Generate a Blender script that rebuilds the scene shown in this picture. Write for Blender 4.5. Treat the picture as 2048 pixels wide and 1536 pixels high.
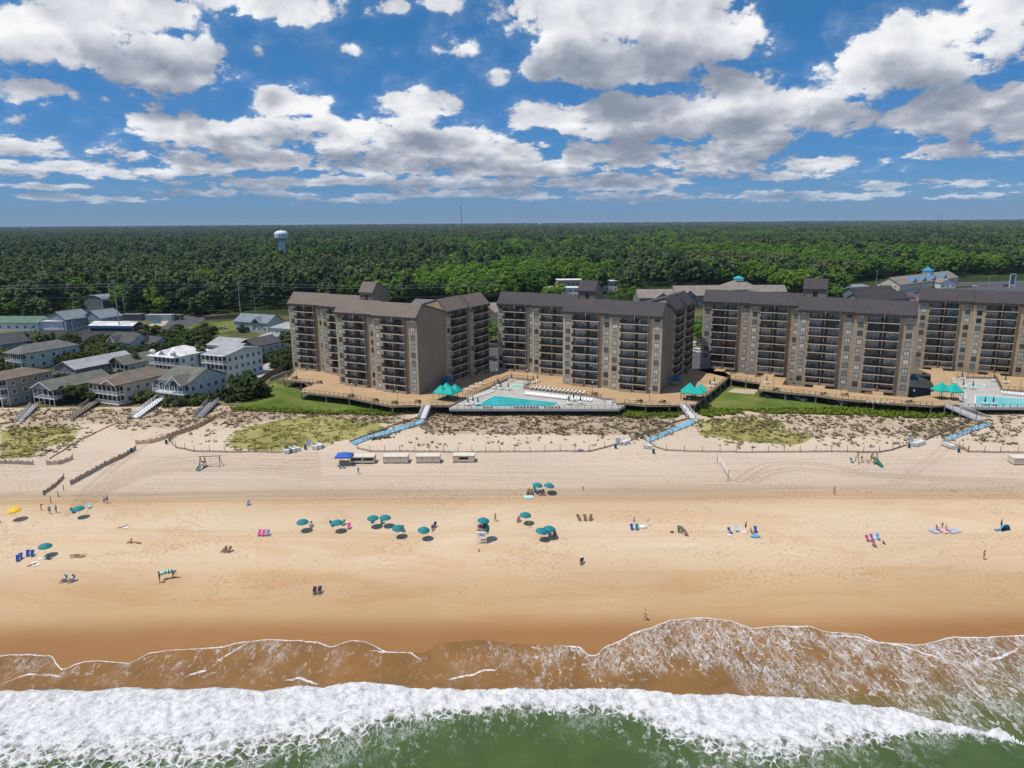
import bpy, bmesh, math, random
import numpy as np
from mathutils import Vector, Matrix
from mathutils.geometry import tessellate_polygon

rnd = random.Random(7)
scene = bpy.context.scene
for _o in list(bpy.data.objects):
    bpy.data.objects.remove(_o)

# ------------------------------------------------------------------ camera
FPX = 1420.0                                   # focal length in photograph pixels (2048 wide)
PITCH = math.atan(322 / FPX); ROLL = math.atan(15 / 2048); CAMZ = 58.0
_f = np.array([0, math.cos(PITCH), -math.sin(PITCH)])
_r0 = np.array([1.0, 0, 0]); _u0 = np.array([0, math.sin(PITCH), math.cos(PITCH)])
_r = _r0 * math.cos(ROLL) - _u0 * math.sin(ROLL); _u = _u0 * math.cos(ROLL) + _r0 * math.sin(ROLL)
cam_d = bpy.data.cameras.new('camera'); cam = bpy.data.objects.new('camera', cam_d)
scene.collection.objects.link(cam)
cam.matrix_world = Matrix(((_r[0], _u[0], -_f[0], 0), (_r[1], _u[1], -_f[1], 0), (_r[2], _u[2], -_f[2], CAMZ), (0, 0, 0, 1)))
cam_d.sensor_width = 36.0; cam_d.lens = 36.0 * FPX / 2048
cam_d.clip_start = 0.5; cam_d.clip_end = 120000
scene.camera = cam

# ------------------------------------------------------------------ exposure
vs = scene.view_settings
vs.view_transform = 'Standard'; vs.look = 'None'; vs.gamma = 1.0; vs.exposure = 0.0; vs.use_curve_mapping = False
cy = scene.cycles
cy.use_denoising = True; cy.denoiser = 'OPENIMAGEDENOISE'; cy.denoising_input_passes = 'RGB_ALBEDO_NORMAL'
cy.max_bounces = 6; cy.diffuse_bounces = 2; cy.glossy_bounces = 2; cy.transmission_bounces = 3; cy.transparent_max_bounces = 6
cy.volume_bounces = 0

# ------------------------------------------------------------------ sun
SUN_EL = math.radians(68); SUN_A = math.radians(17)      # from the left, a little from the camera's side
sdir = Vector((-math.cos(SUN_A) * math.cos(SUN_EL), -math.sin(SUN_A) * math.cos(SUN_EL), math.sin(SUN_EL)))
sl = bpy.data.lights.new('sun', 'SUN'); sl.energy = 3.9; sl.angle = math.radians(0.53); sl.color = (1.0, 0.94, 0.85)
so = bpy.data.objects.new('sun', sl); scene.collection.objects.link(so)
so.rotation_euler = sdir.to_track_quat('Z', 'Y').to_euler(); so.location = (0, 0, 200)

# ------------------------------------------------------------------ picture measurements -> world
def ray(x, y):
    return _f * FPX + _r * (x - 1024) - _u * (y - 768)
def P(x, y, z=0.0):
    d = ray(x, y); t = (z - CAMZ) / d[2]
    return Vector((d[0] * t, d[1] * t, z))
_prof_y = [-400, 40, 66, 78, 84, 90, 100, 130, 160, 172, 186, 194, 205, 60000]
_prof_z = [-9, -2.6, -1.1, -0.35, 0.25, 0.75, 1.5, 2.9, 3.5, 3.9, 4.5, 4.75, 4.6, 4.6]
def gz(y):
    return float(np.interp(y, _prof_y, _prof_z))
def G(x, y, h=0.0):
    """ground point seen h metres below the picture point"""
    z = 4.0
    for _ in range(12):
        p = P(x, y, z + h); z = gz(p.y)
    return Vector((p.x, p.y, z))

# ------------------------------------------------------------------ sky with clouds
world = bpy.data.worlds.new('World'); scene.world = world; world.use_nodes = True
def px_sky(x, y):
    d = ray(x, y); return math.atan2(d[0], d[1]), d[2] / math.hypot(d[0], d[1])
CLOUDS = [  # centre x, y and half sizes in photograph pixels, strength
 (110, 70, 210, 85, 1.2), (330, 120, 150, 78, 1.2), (60, 175, 120, 40, 0.95), (540, 8, 190, 40, 1.0), (240, 20, 200, 60, 1.1),
 (700, 98, 42, 26, 0.85), (520, 100, 26, 22, 0.8), (924, 92, 74, 42, 1.0), (1000, 154, 34, 24, 0.9), (892, 6, 56, 20, 0.9), (802, 14, 26, 16, 0.8),
 (1250, 30, 330, 82, 1.25), (1400, 60, 200, 80, 1.1), (1240, 125, 210, 62, 1.2), (1160, 80, 120, 60, 0.9),
 (1860, 100, 230, 98, 1.25), (1990, 60, 150, 110, 1.15), (1930, 225, 190, 80, 1.15), (1720, 150, 130, 60, 0.95), (2040, 240, 130, 90, 1.0),
 (1450, 185, 130, 66, 1.05), (1300, 235, 300, 62, 1.15), (1600, 225, 170, 60, 1.1), (1120, 235, 150, 46, 0.95), (1480, 265, 160, 44, 0.9),
 (580, 212, 100, 44, 1.0), (840, 222, 92, 50, 1.0), (370, 262, 170, 50, 1.0), (640, 265, 220, 50, 1.05), (880, 285, 190, 46, 1.0), (300, 235, 90, 30, 0.9), (1010, 305, 130, 40, 0.9),
 (350, 318, 150, 30, 0.9), (560, 320, 190, 34, 0.95), (780, 330, 200, 34, 0.95), (1000, 335, 190, 34, 0.95), (1240, 310, 210, 40, 1.0), (1450, 310, 160, 36, 0.9), (1640, 328, 120, 22, 0.85), (1770, 325, 50, 14, 0.7), (1880, 300, 130, 24, 0.85),
 (40, 300, 90, 36, 0.75), (120, 335, 120, 22, 0.7), (230, 350, 150, 18, 0.65), (620, 362, 260, 17, 0.8), (900, 365, 220, 18, 0.8), (1260, 365, 260, 22, 0.85), (1420, 350, 130, 20, 0.8), (1560, 352, 110, 14, 0.65), (1950, 368, 150, 14, 0.8), (1690, 390, 160, 12, 0.6),
 (500, 388, 260, 9, 0.55), (860, 392, 300, 10, 0.65), (1150, 393, 250, 11, 0.7), (1420, 392, 200, 10, 0.6), (1900, 393, 180, 9, 0.6), (100, 372, 170, 9, 0.5), (150, 395, 200, 10, .8), (700, 400, 200, 8, .75), (1300, 398, 180, 9, .8), (1750, 372, 130, 12, .75), (330, 345, 150, 16, .85), (60, 340, 120, 20, .85), (1000, 385, 160, 10, .8), (420, 205, 40, 18, 0.6), (210, 195, 26, 12, 0.6), (20, 240, 60, 20, 0.7),
]
def build_sky():
    nt = world.node_tree; nt.nodes.clear()
    grp = bpy.data.node_groups.new('cloud_cover', 'ShaderNodeTree')
    grp.interface.new_socket('Vector', in_out='INPUT', socket_type='NodeSocketVector')
    grp.interface.new_socket('Value', in_out='OUTPUT', socket_type='NodeSocketFloat')
    N = grp.nodes; L = grp.links
    gi = N.new('NodeGroupInput'); go = N.new('NodeGroupOutput')
    def vm(op, a, b=None):
        n = N.new('ShaderNodeVectorMath'); n.operation = op
        for i, v in enumerate((a, b)):
            if v is None: continue
            if isinstance(v, tuple): n.inputs[i].default_value = v
            else: L.new(v, n.inputs[i])
        return n
    def mm(op, a, b=0.0, c=None):
        n = N.new('ShaderNodeMath'); n.operation = op
        for i, v in enumerate((a, b, c)):
            if v is None: continue
            if isinstance(v, (int, float)): n.inputs[i].default_value = v
            else: L.new(v, n.inputs[i])
        return n.outputs[0]
    vec = gi.outputs[0]
    sx = N.new('ShaderNodeSeparateXYZ'); L.new(vec, sx.inputs[0])
    cov = None
    for cx, cyy, rx, ry, s in CLOUDS:
        a, e = px_sky(cx, cyy); a2, _ = px_sky(cx + rx, cyy); _, e2 = px_sky(cx, cyy - ry)
        kx, ky = 1 / (a2 - a), 1 / (e2 - e)
        m = vm('MULTIPLY_ADD', vec, (kx, ky, 0)); m.inputs[2].default_value = (-a * kx, -e * ky, 0)
        l = vm('LENGTH', m.outputs[0])
        s = s * (0.62 if rx < 80 else 1.0); v = mm('MULTIPLY_ADD', l.outputs['Value'], -s, s)
        if cov is None: cov = v
        else:
            k = N.new('ShaderNodeMath'); k.operation = 'SMOOTH_MAX'; L.new(cov, k.inputs[0]); L.new(v, k.inputs[1]); k.inputs[2].default_value = 0.25
            cov = k.outputs[0]
    # clouds outside the part of the sky the picture shows
    side = mm('MULTIPLY', mm('SUBTRACT', mm('ABSOLUTE', sx.outputs[0]), 0.74), 6.0)
    high = mm('MULTIPLY', mm('SUBTRACT', sx.outputs[1], 0.34), 6.0)
    cov = mm('MAXIMUM', cov, mm('MINIMUM', mm('MAXIMUM', side, high), 0.1))
    cov = mm('MINIMUM', cov, 0.8)
    L.new(cov, go.inputs[0])

    def detail_group(name, det, vdet, vamp, amp, rough):
        nonlocal N, L
        g_ = bpy.data.node_groups.new(name, 'ShaderNodeTree')
        g_.interface.new_socket('Vector', in_out='INPUT', socket_type='NodeSocketVector')
        g_.interface.new_socket('Value', in_out='OUTPUT', socket_type='NodeSocketFloat')
        N = g_.nodes; L = g_.links
        gi = N.new('NodeGroupInput'); go = N.new('NodeGroupOutput')
        sx = N.new('ShaderNodeSeparateXYZ'); L.new(gi.outputs[0], sx.inputs[0])
        hh = mm('ADD', mm('MAXIMUM', sx.outputs[1], 0.0), 0.065)
        q = N.new('ShaderNodeCombineXYZ')
        L.new(mm('MULTIPLY', sx.outputs[0], 3.4), q.inputs[0]); L.new(mm('MULTIPLY', mm('LOGARITHM', hh, math.e), 1.35), q.inputs[1])
        nz = N.new('ShaderNodeTexNoise'); nz.noise_dimensions = '2D'; nz.inputs['Scale'].default_value = 2.9; nz.inputs['Detail'].default_value = det
        nz.inputs['Roughness'].default_value = rough; L.new(q.outputs[0], nz.inputs['Vector'])
        n2 = N.new('ShaderNodeTexNoise'); n2.noise_dimensions = '2D'; n2.inputs['Scale'].default_value = 10.5; n2.inputs['Detail'].default_value = max(det - 2.5, 1.0)
        n2.inputs['Roughness'].default_value = 0.6; L.new(q.outputs[0], n2.inputs['Vector'])
        lowk = N.new('ShaderNodeMapRange'); L.new(sx.outputs[1], lowk.inputs[0]); lowk.inputs[1].default_value = 0.17; lowk.inputs[2].default_value = 0.03; lowk.inputs[3].default_value = 0.12; lowk.inputs[4].default_value = 1.25
        low = mm('MULTIPLY', mm('SUBTRACT', n2.outputs[0], 0.5), lowk.outputs[0])
        wsc = vm('SCALE', nz.outputs[1]); wsc.inputs[3].default_value = 0.30
        vo = N.new('ShaderNodeTexVoronoi'); vo.voronoi_dimensions = '2D'; vo.feature = 'F1'; vo.inputs['Scale'].default_value = 6.0
        vo.inputs['Detail'].default_value = vdet; vo.inputs['Roughness'].default_value = 0.5
        L.new(vm('ADD', q.outputs[0], wsc.outputs[0]).outputs[0], vo.inputs['Vector'])
        L.new(mm('ADD', mm('ADD', low, mm('MULTIPLY', mm('SUBTRACT', nz.outputs[0], 0.5), amp)), mm('MULTIPLY', mm('SUBTRACT', 0.46, vo.outputs['Distance']), vamp)), go.inputs[0])
        return g_
    det_g = detail_group('cloud_detail', 8.0, 2.0, 0.48, 1.85, 0.64)
    det_s = detail_group('cloud_lumps', 3.2, 0.0, 0.42, 1.75, 0.57)

    N = nt.nodes; L = nt.links
    tc = N.new('ShaderNodeTexCoord'); sx = N.new('ShaderNodeSeparateXYZ'); L.new(tc.outputs['Generated'], sx.inputs[0])
    az = N.new('ShaderNodeMath'); az.operation = 'ARCTAN2'; L.new(sx.outputs[0], az.inputs[0]); L.new(sx.outputs[1], az.inputs[1])
    hyp = mm('SQRT', mm('MAXIMUM', mm('SUBTRACT', 1.0, mm('MULTIPLY', sx.outputs[2], sx.outputs[2])), 0.0004))
    el = mm('DIVIDE', sx.outputs[2], hyp)
    cv = N.new('ShaderNodeCombineXYZ'); L.new(az.outputs[0], cv.inputs[0]); L.new(el, cv.inputs[1])
    k = mm('ADD', mm('MAXIMUM', el, 0.0), 0.075)
    def dens(da, de, tree=None):
        g = N.new('ShaderNodeGroup'); g.node_tree = tree
        if da == 0 and de == 0: L.new(cv.outputs[0], g.inputs[0])
        else:
            o = N.new('ShaderNodeCombineXYZ'); L.new(mm('MULTIPLY', k, da), o.inputs[0]); L.new(mm('MULTIPLY', k, de), o.inputs[1])
            a = vm('ADD', cv.outputs[0], o.outputs[0]); L.new(a.outputs[0], g.inputs[0])
        return g.outputs[0]
    cov0 = dens(0, 0, grp); det0 = dens(0, 0, det_g); s0 = dens(0, 0, det_s); s1 = dens(-0.035, 0.075, det_s); cov2 = dens(-0.05, 0.22, grp)
    d0 = mm('ADD', mm('ADD', cov0, det0), 0.07)
    def ramp(v, a, b, lo=0.0, hi=1.0):
        n = N.new('ShaderNodeMapRange'); n.interpolation_type = 'SMOOTHSTEP'; L.new(v, n.inputs[0])
        n.inputs[1].default_value = a; n.inputs[2].default_value = b; n.inputs[3].default_value = lo; n.inputs[4].default_value = hi
        return n.outputs[0]
    alpha = ramp(d0, 0.03, 0.32)
    veil = mm('MULTIPLY', ramp(mm('ADD', mm('MULTIPLY', cov0, 0.55), det0), -0.55, 0.5), 0.20)      # thin haze round the clouds
    alpha = mm('MAXIMUM', alpha, veil)
    alpha = mm('MULTIPLY', alpha, ramp(el, -0.002, 0.075, 0.30, 1.0))
    lump = mm('SUBTRACT', s0, s1)
    broad = mm('SUBTRACT', mm('MINIMUM', cov0, 0.8), mm('MAXIMUM', cov2, -0.4))
    grain = mm('MULTIPLY', mm('SUBTRACT', det0, s0), 1.05)
    lit = mm('ADD', mm('ADD', mm('MULTIPLY', lump, 0.62), mm('MULTIPLY', broad, 0.62)), mm('ADD', grain, 0.36))
    thick = ramp(d0, 0.20, 1.10, 0.24, -0.22)
    lit = mm('ADD', lit, thick)
    cr = N.new('ShaderNodeValToRGB'); L.new(lit, cr.inputs[0])
    e = cr.color_ramp.elements
    e[0].position = 0.05; e[0].color = (0.26, 0.30, 0.38, 1); e[1].position = 0.95; e[1].color = (0.95, 0.96, 0.97, 1)
    x = e.new(0.34); x.color = (0.42, 0.45, 0.53, 1)
    x = e.new(0.62); x.color = (0.70, 0.72, 0.77, 1)
    sky = N.new('ShaderNodeTexSky'); sky.sky_type = 'NISHITA'; sky.sun_disc = False
    sky.sun_elevation = SUN_EL; sky.sun_rotation = math.atan2(sdir.x, sdir.y)
    sky.altitude = 0; sky.air_density = 1.0; sky.dust_density = 0.15; sky.ozone_density = 3.0
    tint = N.new('ShaderNodeValToRGB'); L.new(mm('MULTIPLY', mm('MAXIMUM', el, 0.0), 2.0), tint.inputs[0])
    e = tint.color_ramp.elements
    e[0].position = 0.0; e[0].color = (0.31, 0.52, 1.06, 1); e[1].position = 0.55; e[1].color = (0.27, 0.74, 1.06, 1)
    x = e.new(0.16); x.color = (0.24, 0.55, 1.02, 1)
    tm = N.new('ShaderNodeMix'); tm.data_type = 'RGBA'; tm.blend_type = 'MULTIPLY'; tm.inputs[0].default_value = 1.0
    L.new(sky.outputs[0], tm.inputs[6]); L.new(tint.outputs[0], tm.inputs[7])
    sc = N.new('ShaderNodeVectorMath'); sc.operation = 'SCALE'; L.new(tm.outputs[2], sc.inputs[0]); sc.inputs[3].default_value = 0.085
    mx = N.new('ShaderNodeMix'); mx.data_type = 'RGBA'; L.new(alpha, mx.inputs[0]); L.new(sc.outputs[0], mx.inputs[6]); L.new(cr.outputs[0], mx.inputs[7])
    bgd = N.new('ShaderNodeBackground'); L.new(mx.outputs[2], bgd.inputs[0]); bgd.inputs[1].default_value = 1.0
    wo = N.new('ShaderNodeOutputWorld'); L.new(bgd.outputs[0], wo.inputs[0])
build_sky()
world.cycles.sampling_method = 'MANUAL'; world.cycles.sample_map_resolution = 512

# ================================================================== helpers
class MB:
    """collects faces of one mesh"""
    def __init__(s): s.v = []; s.f = []; s.m = []
    def add(s, vs_, fs, mi=0, M=None):
        b = len(s.v)
        s.v += [tuple(M @ Vector(p)) for p in vs_] if M else [tuple(p) for p in vs_]
        s.f += [tuple(i + b for i in q) for q in fs]; s.m += [mi] * len(fs)
    def box(s, x0, y0, z0, x1, y1, z1, mi=0, M=None):
        s.add([(x0, y0, z0), (x1, y0, z0), (x1, y1, z0), (x0, y1, z0), (x0, y0, z1), (x1, y0, z1), (x1, y1, z1), (x0, y1, z1)],
              [(0, 3, 2, 1), (4, 5, 6, 7), (0, 1, 5, 4), (1, 2, 6, 5), (2, 3, 7, 6), (3, 0, 4, 7)], mi, M)
    def rod(s, a, b, r0, r1=None, n=6, mi=0, M=None, cap=True):
        a = Vector(a); b = Vector(b); r1 = r0 if r1 is None else r1
        w = (b - a).normalized(); t = Vector((0, 0, 1)) if abs(w.z) < .9 else Vector((1, 0, 0))
        u = w.cross(t).normalized(); v = w.cross(u)
        vs_ = []
        for c, r in ((a, r0), (b, r1)):
            for i in range(n):
                an = 2 * math.pi * (i + .5) / n; vs_.append(c + u * (r * math.cos(an)) + v * (r * math.sin(an)))
        fs = [(i, (i + 1) % n, n + (i + 1) % n, n + i) for i in range(n)]
        if cap: fs += [tuple(range(n - 1, -1, -1)), tuple(range(n, 2 * n))]
        s.add(vs_, fs, mi, M)
    def prism(s, poly, z0, z1, mi=0, M=None):
        """poly: ccw xy outline"""
        n = len(poly)
        vs_ = [(x, y, z0) for x, y in poly] + [(x, y, z1) for x, y in poly]
        s.add(vs_, [(i, (i + 1) % n, n + (i + 1) % n, n + i) for i in range(n)], mi, M)
        tri = tessellate_polygon([[Vector((x, y, 0)) for x, y in poly]])
        s.add(vs_, [tuple(i + n for i in t) for t in tri] + [tuple(reversed(t)) for t in tri], mi, M)
    def profile(s, prof, u0, u1, mi=0, M=None):
        """prof: outline in the (y, z) plane swept along x from u0 to u1"""
        n = len(prof)
        vs_ = [(u0, y, z) for y, z in prof] + [(u1, y, z) for y, z in prof]
        fs = [(i, (i + 1) % n, n + (i + 1) % n, n + i) for i in range(n)]
        tri = tessellate_polygon([[Vector((y, z, 0)) for y, z in prof]])
        s.add(vs_, fs + [tuple(t) for t in tri] + [tuple(i + n for i in reversed(t)) for t in tri], mi, M)
    def lathe(s, prof, n=12, mi=0, M=None):
        vs_ = []; fs = []
        for r, z in prof:
            for i in range(n):
                a = 2 * math.pi * i / n; vs_.append((r * math.cos(a), r * math.sin(a), z))
        for k in range(len(prof) - 1):
            for i in range(n):
                fs.append((k * n + i, k * n + (i + 1) % n, (k + 1) * n + (i + 1) % n, (k + 1) * n + i))
        s.add(vs_, fs, mi, M)
    def mesh(s, name, mats, smooth=False, fix=True):
        me = bpy.data.meshes.new(name); me.from_pydata(s.v, [], s.f)
        for m in mats: me.materials.append(m)
        if len(mats) > 1: me.polygons.foreach_set('material_index', s.m)
        if fix:
            bm = bmesh.new(); bm.from_mesh(me); bmesh.ops.recalc_face_normals(bm, faces=bm.faces); bm.to_mesh(me); bm.free()
        if smooth: me.polygons.foreach_set('use_smooth', [True] * len(me.polygons))
        me.update(); return me
    def obj(s, name, mats, parent=None, loc=None, rz=0.0, smooth=False):
        return link(name, s.mesh(name, mats if isinstance(mats, (list, tuple)) else [mats], smooth), parent, loc, rz)

def link(name, me, parent=None, loc=None, rz=0.0, scale=None):
    o = bpy.data.objects.new(name, me); scene.collection.objects.link(o)
    if parent is not None: o.parent = parent
    if loc is not None: o.location = loc
    if rz: o.rotation_euler = (0, 0, rz)
    if scale is not None: o.scale = scale
    return o
def tag(o, label, cat, group=None, kind=None):
    o['label'] = label; o['category'] = cat
    if group: o['group'] = group
    if kind: o['kind'] = kind
    return o
def thing(name, label, cat, loc=(0, 0, 0), rz=0.0, group=None):
    o = bpy.data.objects.new(name, None); scene.collection.objects.link(o); o.empty_display_size = .3
    o.location = loc; o.rotation_euler = (0, 0, rz)
    return tag(o, label, cat, group)
def struct(o): o['kind'] = 'structure'; return o
def dup(root, loc, rz=0.0, label=None, group=None, scale=None):
    def cp(o, par):
        c = o.copy(); scene.collection.objects.link(c)
        if par is not None: c.parent = par
        for ch in o.children: cp(ch, c)
        return c
    c = cp(root, None); c.location = loc; c.rotation_euler = (0, 0, rz)
    if scale: c.scale = (scale,) * 3
    if label: c['label'] = label
    if group: c['group'] = group
    return c
def recolor(o, child, m, slot=0):
    """give the named part (or the thing itself) its own material"""
    for c in [o] + list(o.children):
        if c.type == 'MESH' and (child is None or c.name.split('.')[0] == child):
            c.material_slots[slot].link = 'OBJECT'; c.material_slots[slot].material = m
def frame(origin, ux, uy):
    """matrix whose x axis runs along ux, y along uy (2-d directions)"""
    return Matrix(((ux[0], uy[0], 0, origin[0]), (ux[1], uy[1], 0, origin[1]), (0, 0, 1, origin[2] if len(origin) > 2 else 0), (0, 0, 0, 1)))

# ------------------------------------------------------------------ materials
class NT:
    """small node-graph helper"""
    def __init__(s, name):
        s.mat = bpy.data.materials.new(name); s.mat.use_nodes = True; s.nt = s.mat.node_tree; s.nt.nodes.clear()
        s.out = s.n('ShaderNodeOutputMaterial'); s.p = s.n('ShaderNodeBsdfPrincipled'); s.l(s.p.outputs[0], s.out.inputs[0])
        s.co = None
    def n(s, t): return s.nt.nodes.new(t)
    def l(s, a, b): s.nt.links.new(a, b)
    def set(s, sock, v):
        if v is None: return
        if hasattr(v, 'is_output'): s.l(v, sock)
        elif isinstance(v, (tuple, list)) and len(v) == 3 and sock.type == 'RGBA': sock.default_value = (*v, 1)
        else: sock.default_value = v
    def geo(s): return s.n('ShaderNodeNewGeometry').outputs['Position']
    def objco(s): return s.n('ShaderNodeTexCoord').outputs['Object']
    def rand(s): return s.n('ShaderNodeObjectInfo').outputs['Random']
    def attr(s, name): a = s.n('ShaderNodeAttribute'); a.attribute_name = name; return a.outputs['Fac']
    def math(s, op, a, b=0.0, c=None):
        n = s.n('ShaderNodeMath'); n.operation = op
        for i, v in enumerate((a, b, c)): s.set(n.inputs[i], v)
        return n.outputs[0]
    def mapv(s, v, sc=(1, 1, 1), rot=(0, 0, 0), loc=(0, 0, 0)):
        n = s.n('ShaderNodeMapping'); s.l(v, n.inputs[0]); n.inputs['Scale'].default_value = sc; n.inputs['Rotation'].default_value = rot; n.inputs['Location'].default_value = loc
        return n.outputs[0]
    def noise(s, v, sc, det=4, ro=.55, dist=0.0, col=False):
        n = s.n('ShaderNodeTexNoise'); s.l(v, n.inputs['Vector']); n.inputs['Scale'].default_value = sc; n.inputs['Detail'].default_value = det
        n.inputs['Roughness'].default_value = ro; n.inputs['Distortion'].default_value = dist
        return n.outputs[1 if col else 0]
    def vor(s, v, sc, feat='F1', det=0.0, out='Distance'):
        n = s.n('ShaderNodeTexVoronoi'); n.feature = feat; s.l(v, n.inputs['Vector']); n.inputs['Scale'].default_value = sc; n.inputs['Detail'].default_value = det
        return n.outputs[out]
    def wave(s, v, sc, dist=0.0, det=2, direc='X', prof='SIN'):
        n = s.n('ShaderNodeTexWave'); s.l(v, n.inputs['Vector']); n.inputs['Scale'].default_value = sc; n.inputs['Distortion'].default_value = dist
        n.inputs['Detail'].default_value = det; n.bands_direction = direc; n.wave_profile = prof; return n.outputs[1]
    def rng(s, v, a, b, lo=0.0, hi=1.0, smooth=True):
        n = s.n('ShaderNodeMapRange'); n.interpolation_type = 'SMOOTHSTEP' if smooth else 'LINEAR'
        for i, x in enumerate((v, a, b, lo, hi)): s.set(n.inputs[i], x)
        return n.outputs[0]
    def mix(s, f, a, b, mode='MIX'):
        n = s.n('ShaderNodeMix'); n.data_type = 'RGBA'; n.blend_type = mode
        s.set(n.inputs[0], f); s.set(n.inputs[6], a); s.set(n.inputs[7], b); return n.outputs[2]
    def ramp(s, f, stops):
        n = s.n('ShaderNodeValToRGB'); s.l(f, n.inputs[0]); e = n.color_ramp.elements
        e[0].position, e[0].color = stops[0][0], (*stops[0][1], 1); e[1].position, e[1].color = stops[-1][0], (*stops[-1][1], 1)
        for p, c in stops[1:-1]: x = e.new(p); x.color = (*c, 1)
        return n.outputs[0]
    def bump(s, h, st=.5, d=.1):
        n = s.n('ShaderNodeBump'); s.l(h, n.inputs['Height']); n.inputs['Strength'].default_value = st; n.inputs['Distance'].default_value = d
        s.l(n.outputs[0], s.p.inputs['Normal'])
    def sepz(s, v, i=2): n = s.n('ShaderNodeSeparateXYZ'); s.l(v, n.inputs[0]); return n.outputs[i]
    def done(s, col, rough=.7, metal=0.0, spec=None):
        s.set(s.p.inputs['Base Color'], col); s.set(s.p.inputs['Roughness'], rough); s.set(s.p.inputs['Metallic'], metal)
        if spec is not None: s.p.inputs['Specular IOR Level'].default_value = spec
        return s.mat

_mats = {}
def flat(name, col, rough=.7, var=.12, sc=1.5, metal=0.0, spec=None, streak=False):
    """plain paint, cloth or plastic with soft uneven weathering"""
    if name in _mats: return _mats[name]
    t = NT(name); v = t.objco()
    if streak: v = t.mapv(v, (1, 1, .15))
    n = t.noise(v, sc, 4, .6)
    k = t.rng(n, .25, .75, 1 - var, 1 + var)
    c = t.mix(1.0, col, None, 'MULTIPLY'); t.l(k, c.node.inputs[7])
    _mats[name] = t.done(c, rough, metal, spec); return _mats[name]
def shingle(name, col, row=.25, var=.3):
    t = NT(name); v = t.objco()
    n1 = t.noise(v, .35, 3); n2 = t.noise(t.mapv(v, (1.2, 1.2, 5)), 2.0, 3, .7)
    w = t.wave(v, 2.2, 0.4, 1, 'Z', 'SAW')
    k = t.math('ADD', t.rng(n1, .3, .7, 1 - var * .5, 1 + var * .5), t.math('MULTIPLY', t.math('SUBTRACT', n2, .5), var * 1.6))
    k = t.math('MULTIPLY', k, t.rng(w, 0, .3, .82, 1))
    c = t.mix(1.0, col, None, 'MULTIPLY'); t.l(k, c.node.inputs[7]); t.bump(n2, .3, .05)
    return t.done(c, .9)
def siding(name, col, pitch=.2):
    t = NT(name); v = t.objco(); z = t.sepz(v)
    fr = t.math('FRACT', t.math('DIVIDE', z, pitch)); n = t.noise(t.mapv(v, (1, 1, .3)), .8, 4, .6)
    k = t.math('MULTIPLY', t.rng(n, .25, .75, .9, 1.06), t.rng(fr, 0, .16, .8, 1))
    c = t.mix(1.0, col, None, 'MULTIPLY'); t.l(k, c.node.inputs[7]); return t.done(c, .6)
def glass(name, col, rough=.08):
    t = NT(name); r = t.rand(); n = t.noise(t.objco(), .7, 2)
    c = t.mix(t.rng(n, .35, .65), col, tuple(x * 1.9 + .004 for x in col)); return t.done(c, rough, 0.0, .6)

# ================================================================== terrain, sand, sea
def hash2(ix, iy, seed):
    h = (ix.astype(np.int64) * 374761393 + iy.astype(np.int64) * 668265263 + seed * 2147483647 * 31) & 0xFFFFFFFF
    h = ((h ^ (h >> 13)) * 1274126177) & 0xFFFFFFFF
    return ((h ^ (h >> 16)) & 0xFFFF) / 65535.0
def vnoise(x, y, seed=0):
    ix = np.floor(x); iy = np.floor(y); fx = x - ix; fy = y - iy
    fx = fx * fx * (3 - 2 * fx); fy = fy * fy * (3 - 2 * fy)
    a = hash2(ix, iy, seed); b = hash2(ix + 1, iy, seed); c = hash2(ix, iy + 1, seed); d = hash2(ix + 1, iy + 1, seed)
    return (a * (1 - fx) + b * fx) * (1 - fy) + (c * (1 - fx) + d * fx) * fy
def fbm(x, y, oct=4, seed=0, ro=.5):
    s = 0; a = 1; t = 0
    for o in range(oct):
        s = s + a * vnoise(x * 2 ** o + 17.3 * o, y * 2 ** o - 9.1 * o, seed + o); t += a; a *= ro
    return s / t
def grid_obj(name, X, Y, Z, mats, attrs=None, smooth=True):
    """X, Y, Z: (rows, cols) arrays"""
    r, c = X.shape
    co = np.stack([X, Y, Z], -1).reshape(-1, 3).astype(np.float32)
    i = np.arange(r * c).reshape(r, c)
    q = np.stack([i[:-1, :-1], i[:-1, 1:], i[1:, 1:], i[1:, :-1]], -1).reshape(-1, 4)
    me = bpy.data.meshes.new(name); me.vertices.add(len(co)); me.vertices.foreach_set('co', co.ravel())
    me.loops.add(q.size); me.loops.foreach_set('vertex_index', q.ravel().astype(np.int32))
    me.polygons.add(len(q)); me.polygons.foreach_set('loop_start', np.arange(0, q.size, 4, dtype=np.int32))
    me.update(calc_edges=True)
    for k, a in (attrs or {}).items():
        at = me.attributes.new(k, 'FLOAT', 'POINT'); at.data.foreach_set('value', np.asarray(a, np.float32).ravel())
    me.polygons.foreach_set('use_smooth', np.full(len(q), smooth))
    for m in mats: me.materials.append(m)
    return link(name, me)
def tri_mesh(name, co, q, mat, smooth=False):
    """co (n,3), q (m,4) quads"""
    me = bpy.data.meshes.new(name); me.vertices.add(len(co)); me.vertices.foreach_set('co', np.asarray(co, np.float32).ravel())
    q = np.asarray(q, np.int32); k = q.shape[1]
    me.loops.add(q.size); me.loops.foreach_set('vertex_index', q.ravel())
    me.polygons.add(len(q)); me.polygons.foreach_set('loop_start', np.arange(0, q.size, k, dtype=np.int32))
    me.update(calc_edges=True); me.materials.append(mat)
    if smooth: me.polygons.foreach_set('use_smooth', np.full(len(q), True))
    return me
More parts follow.
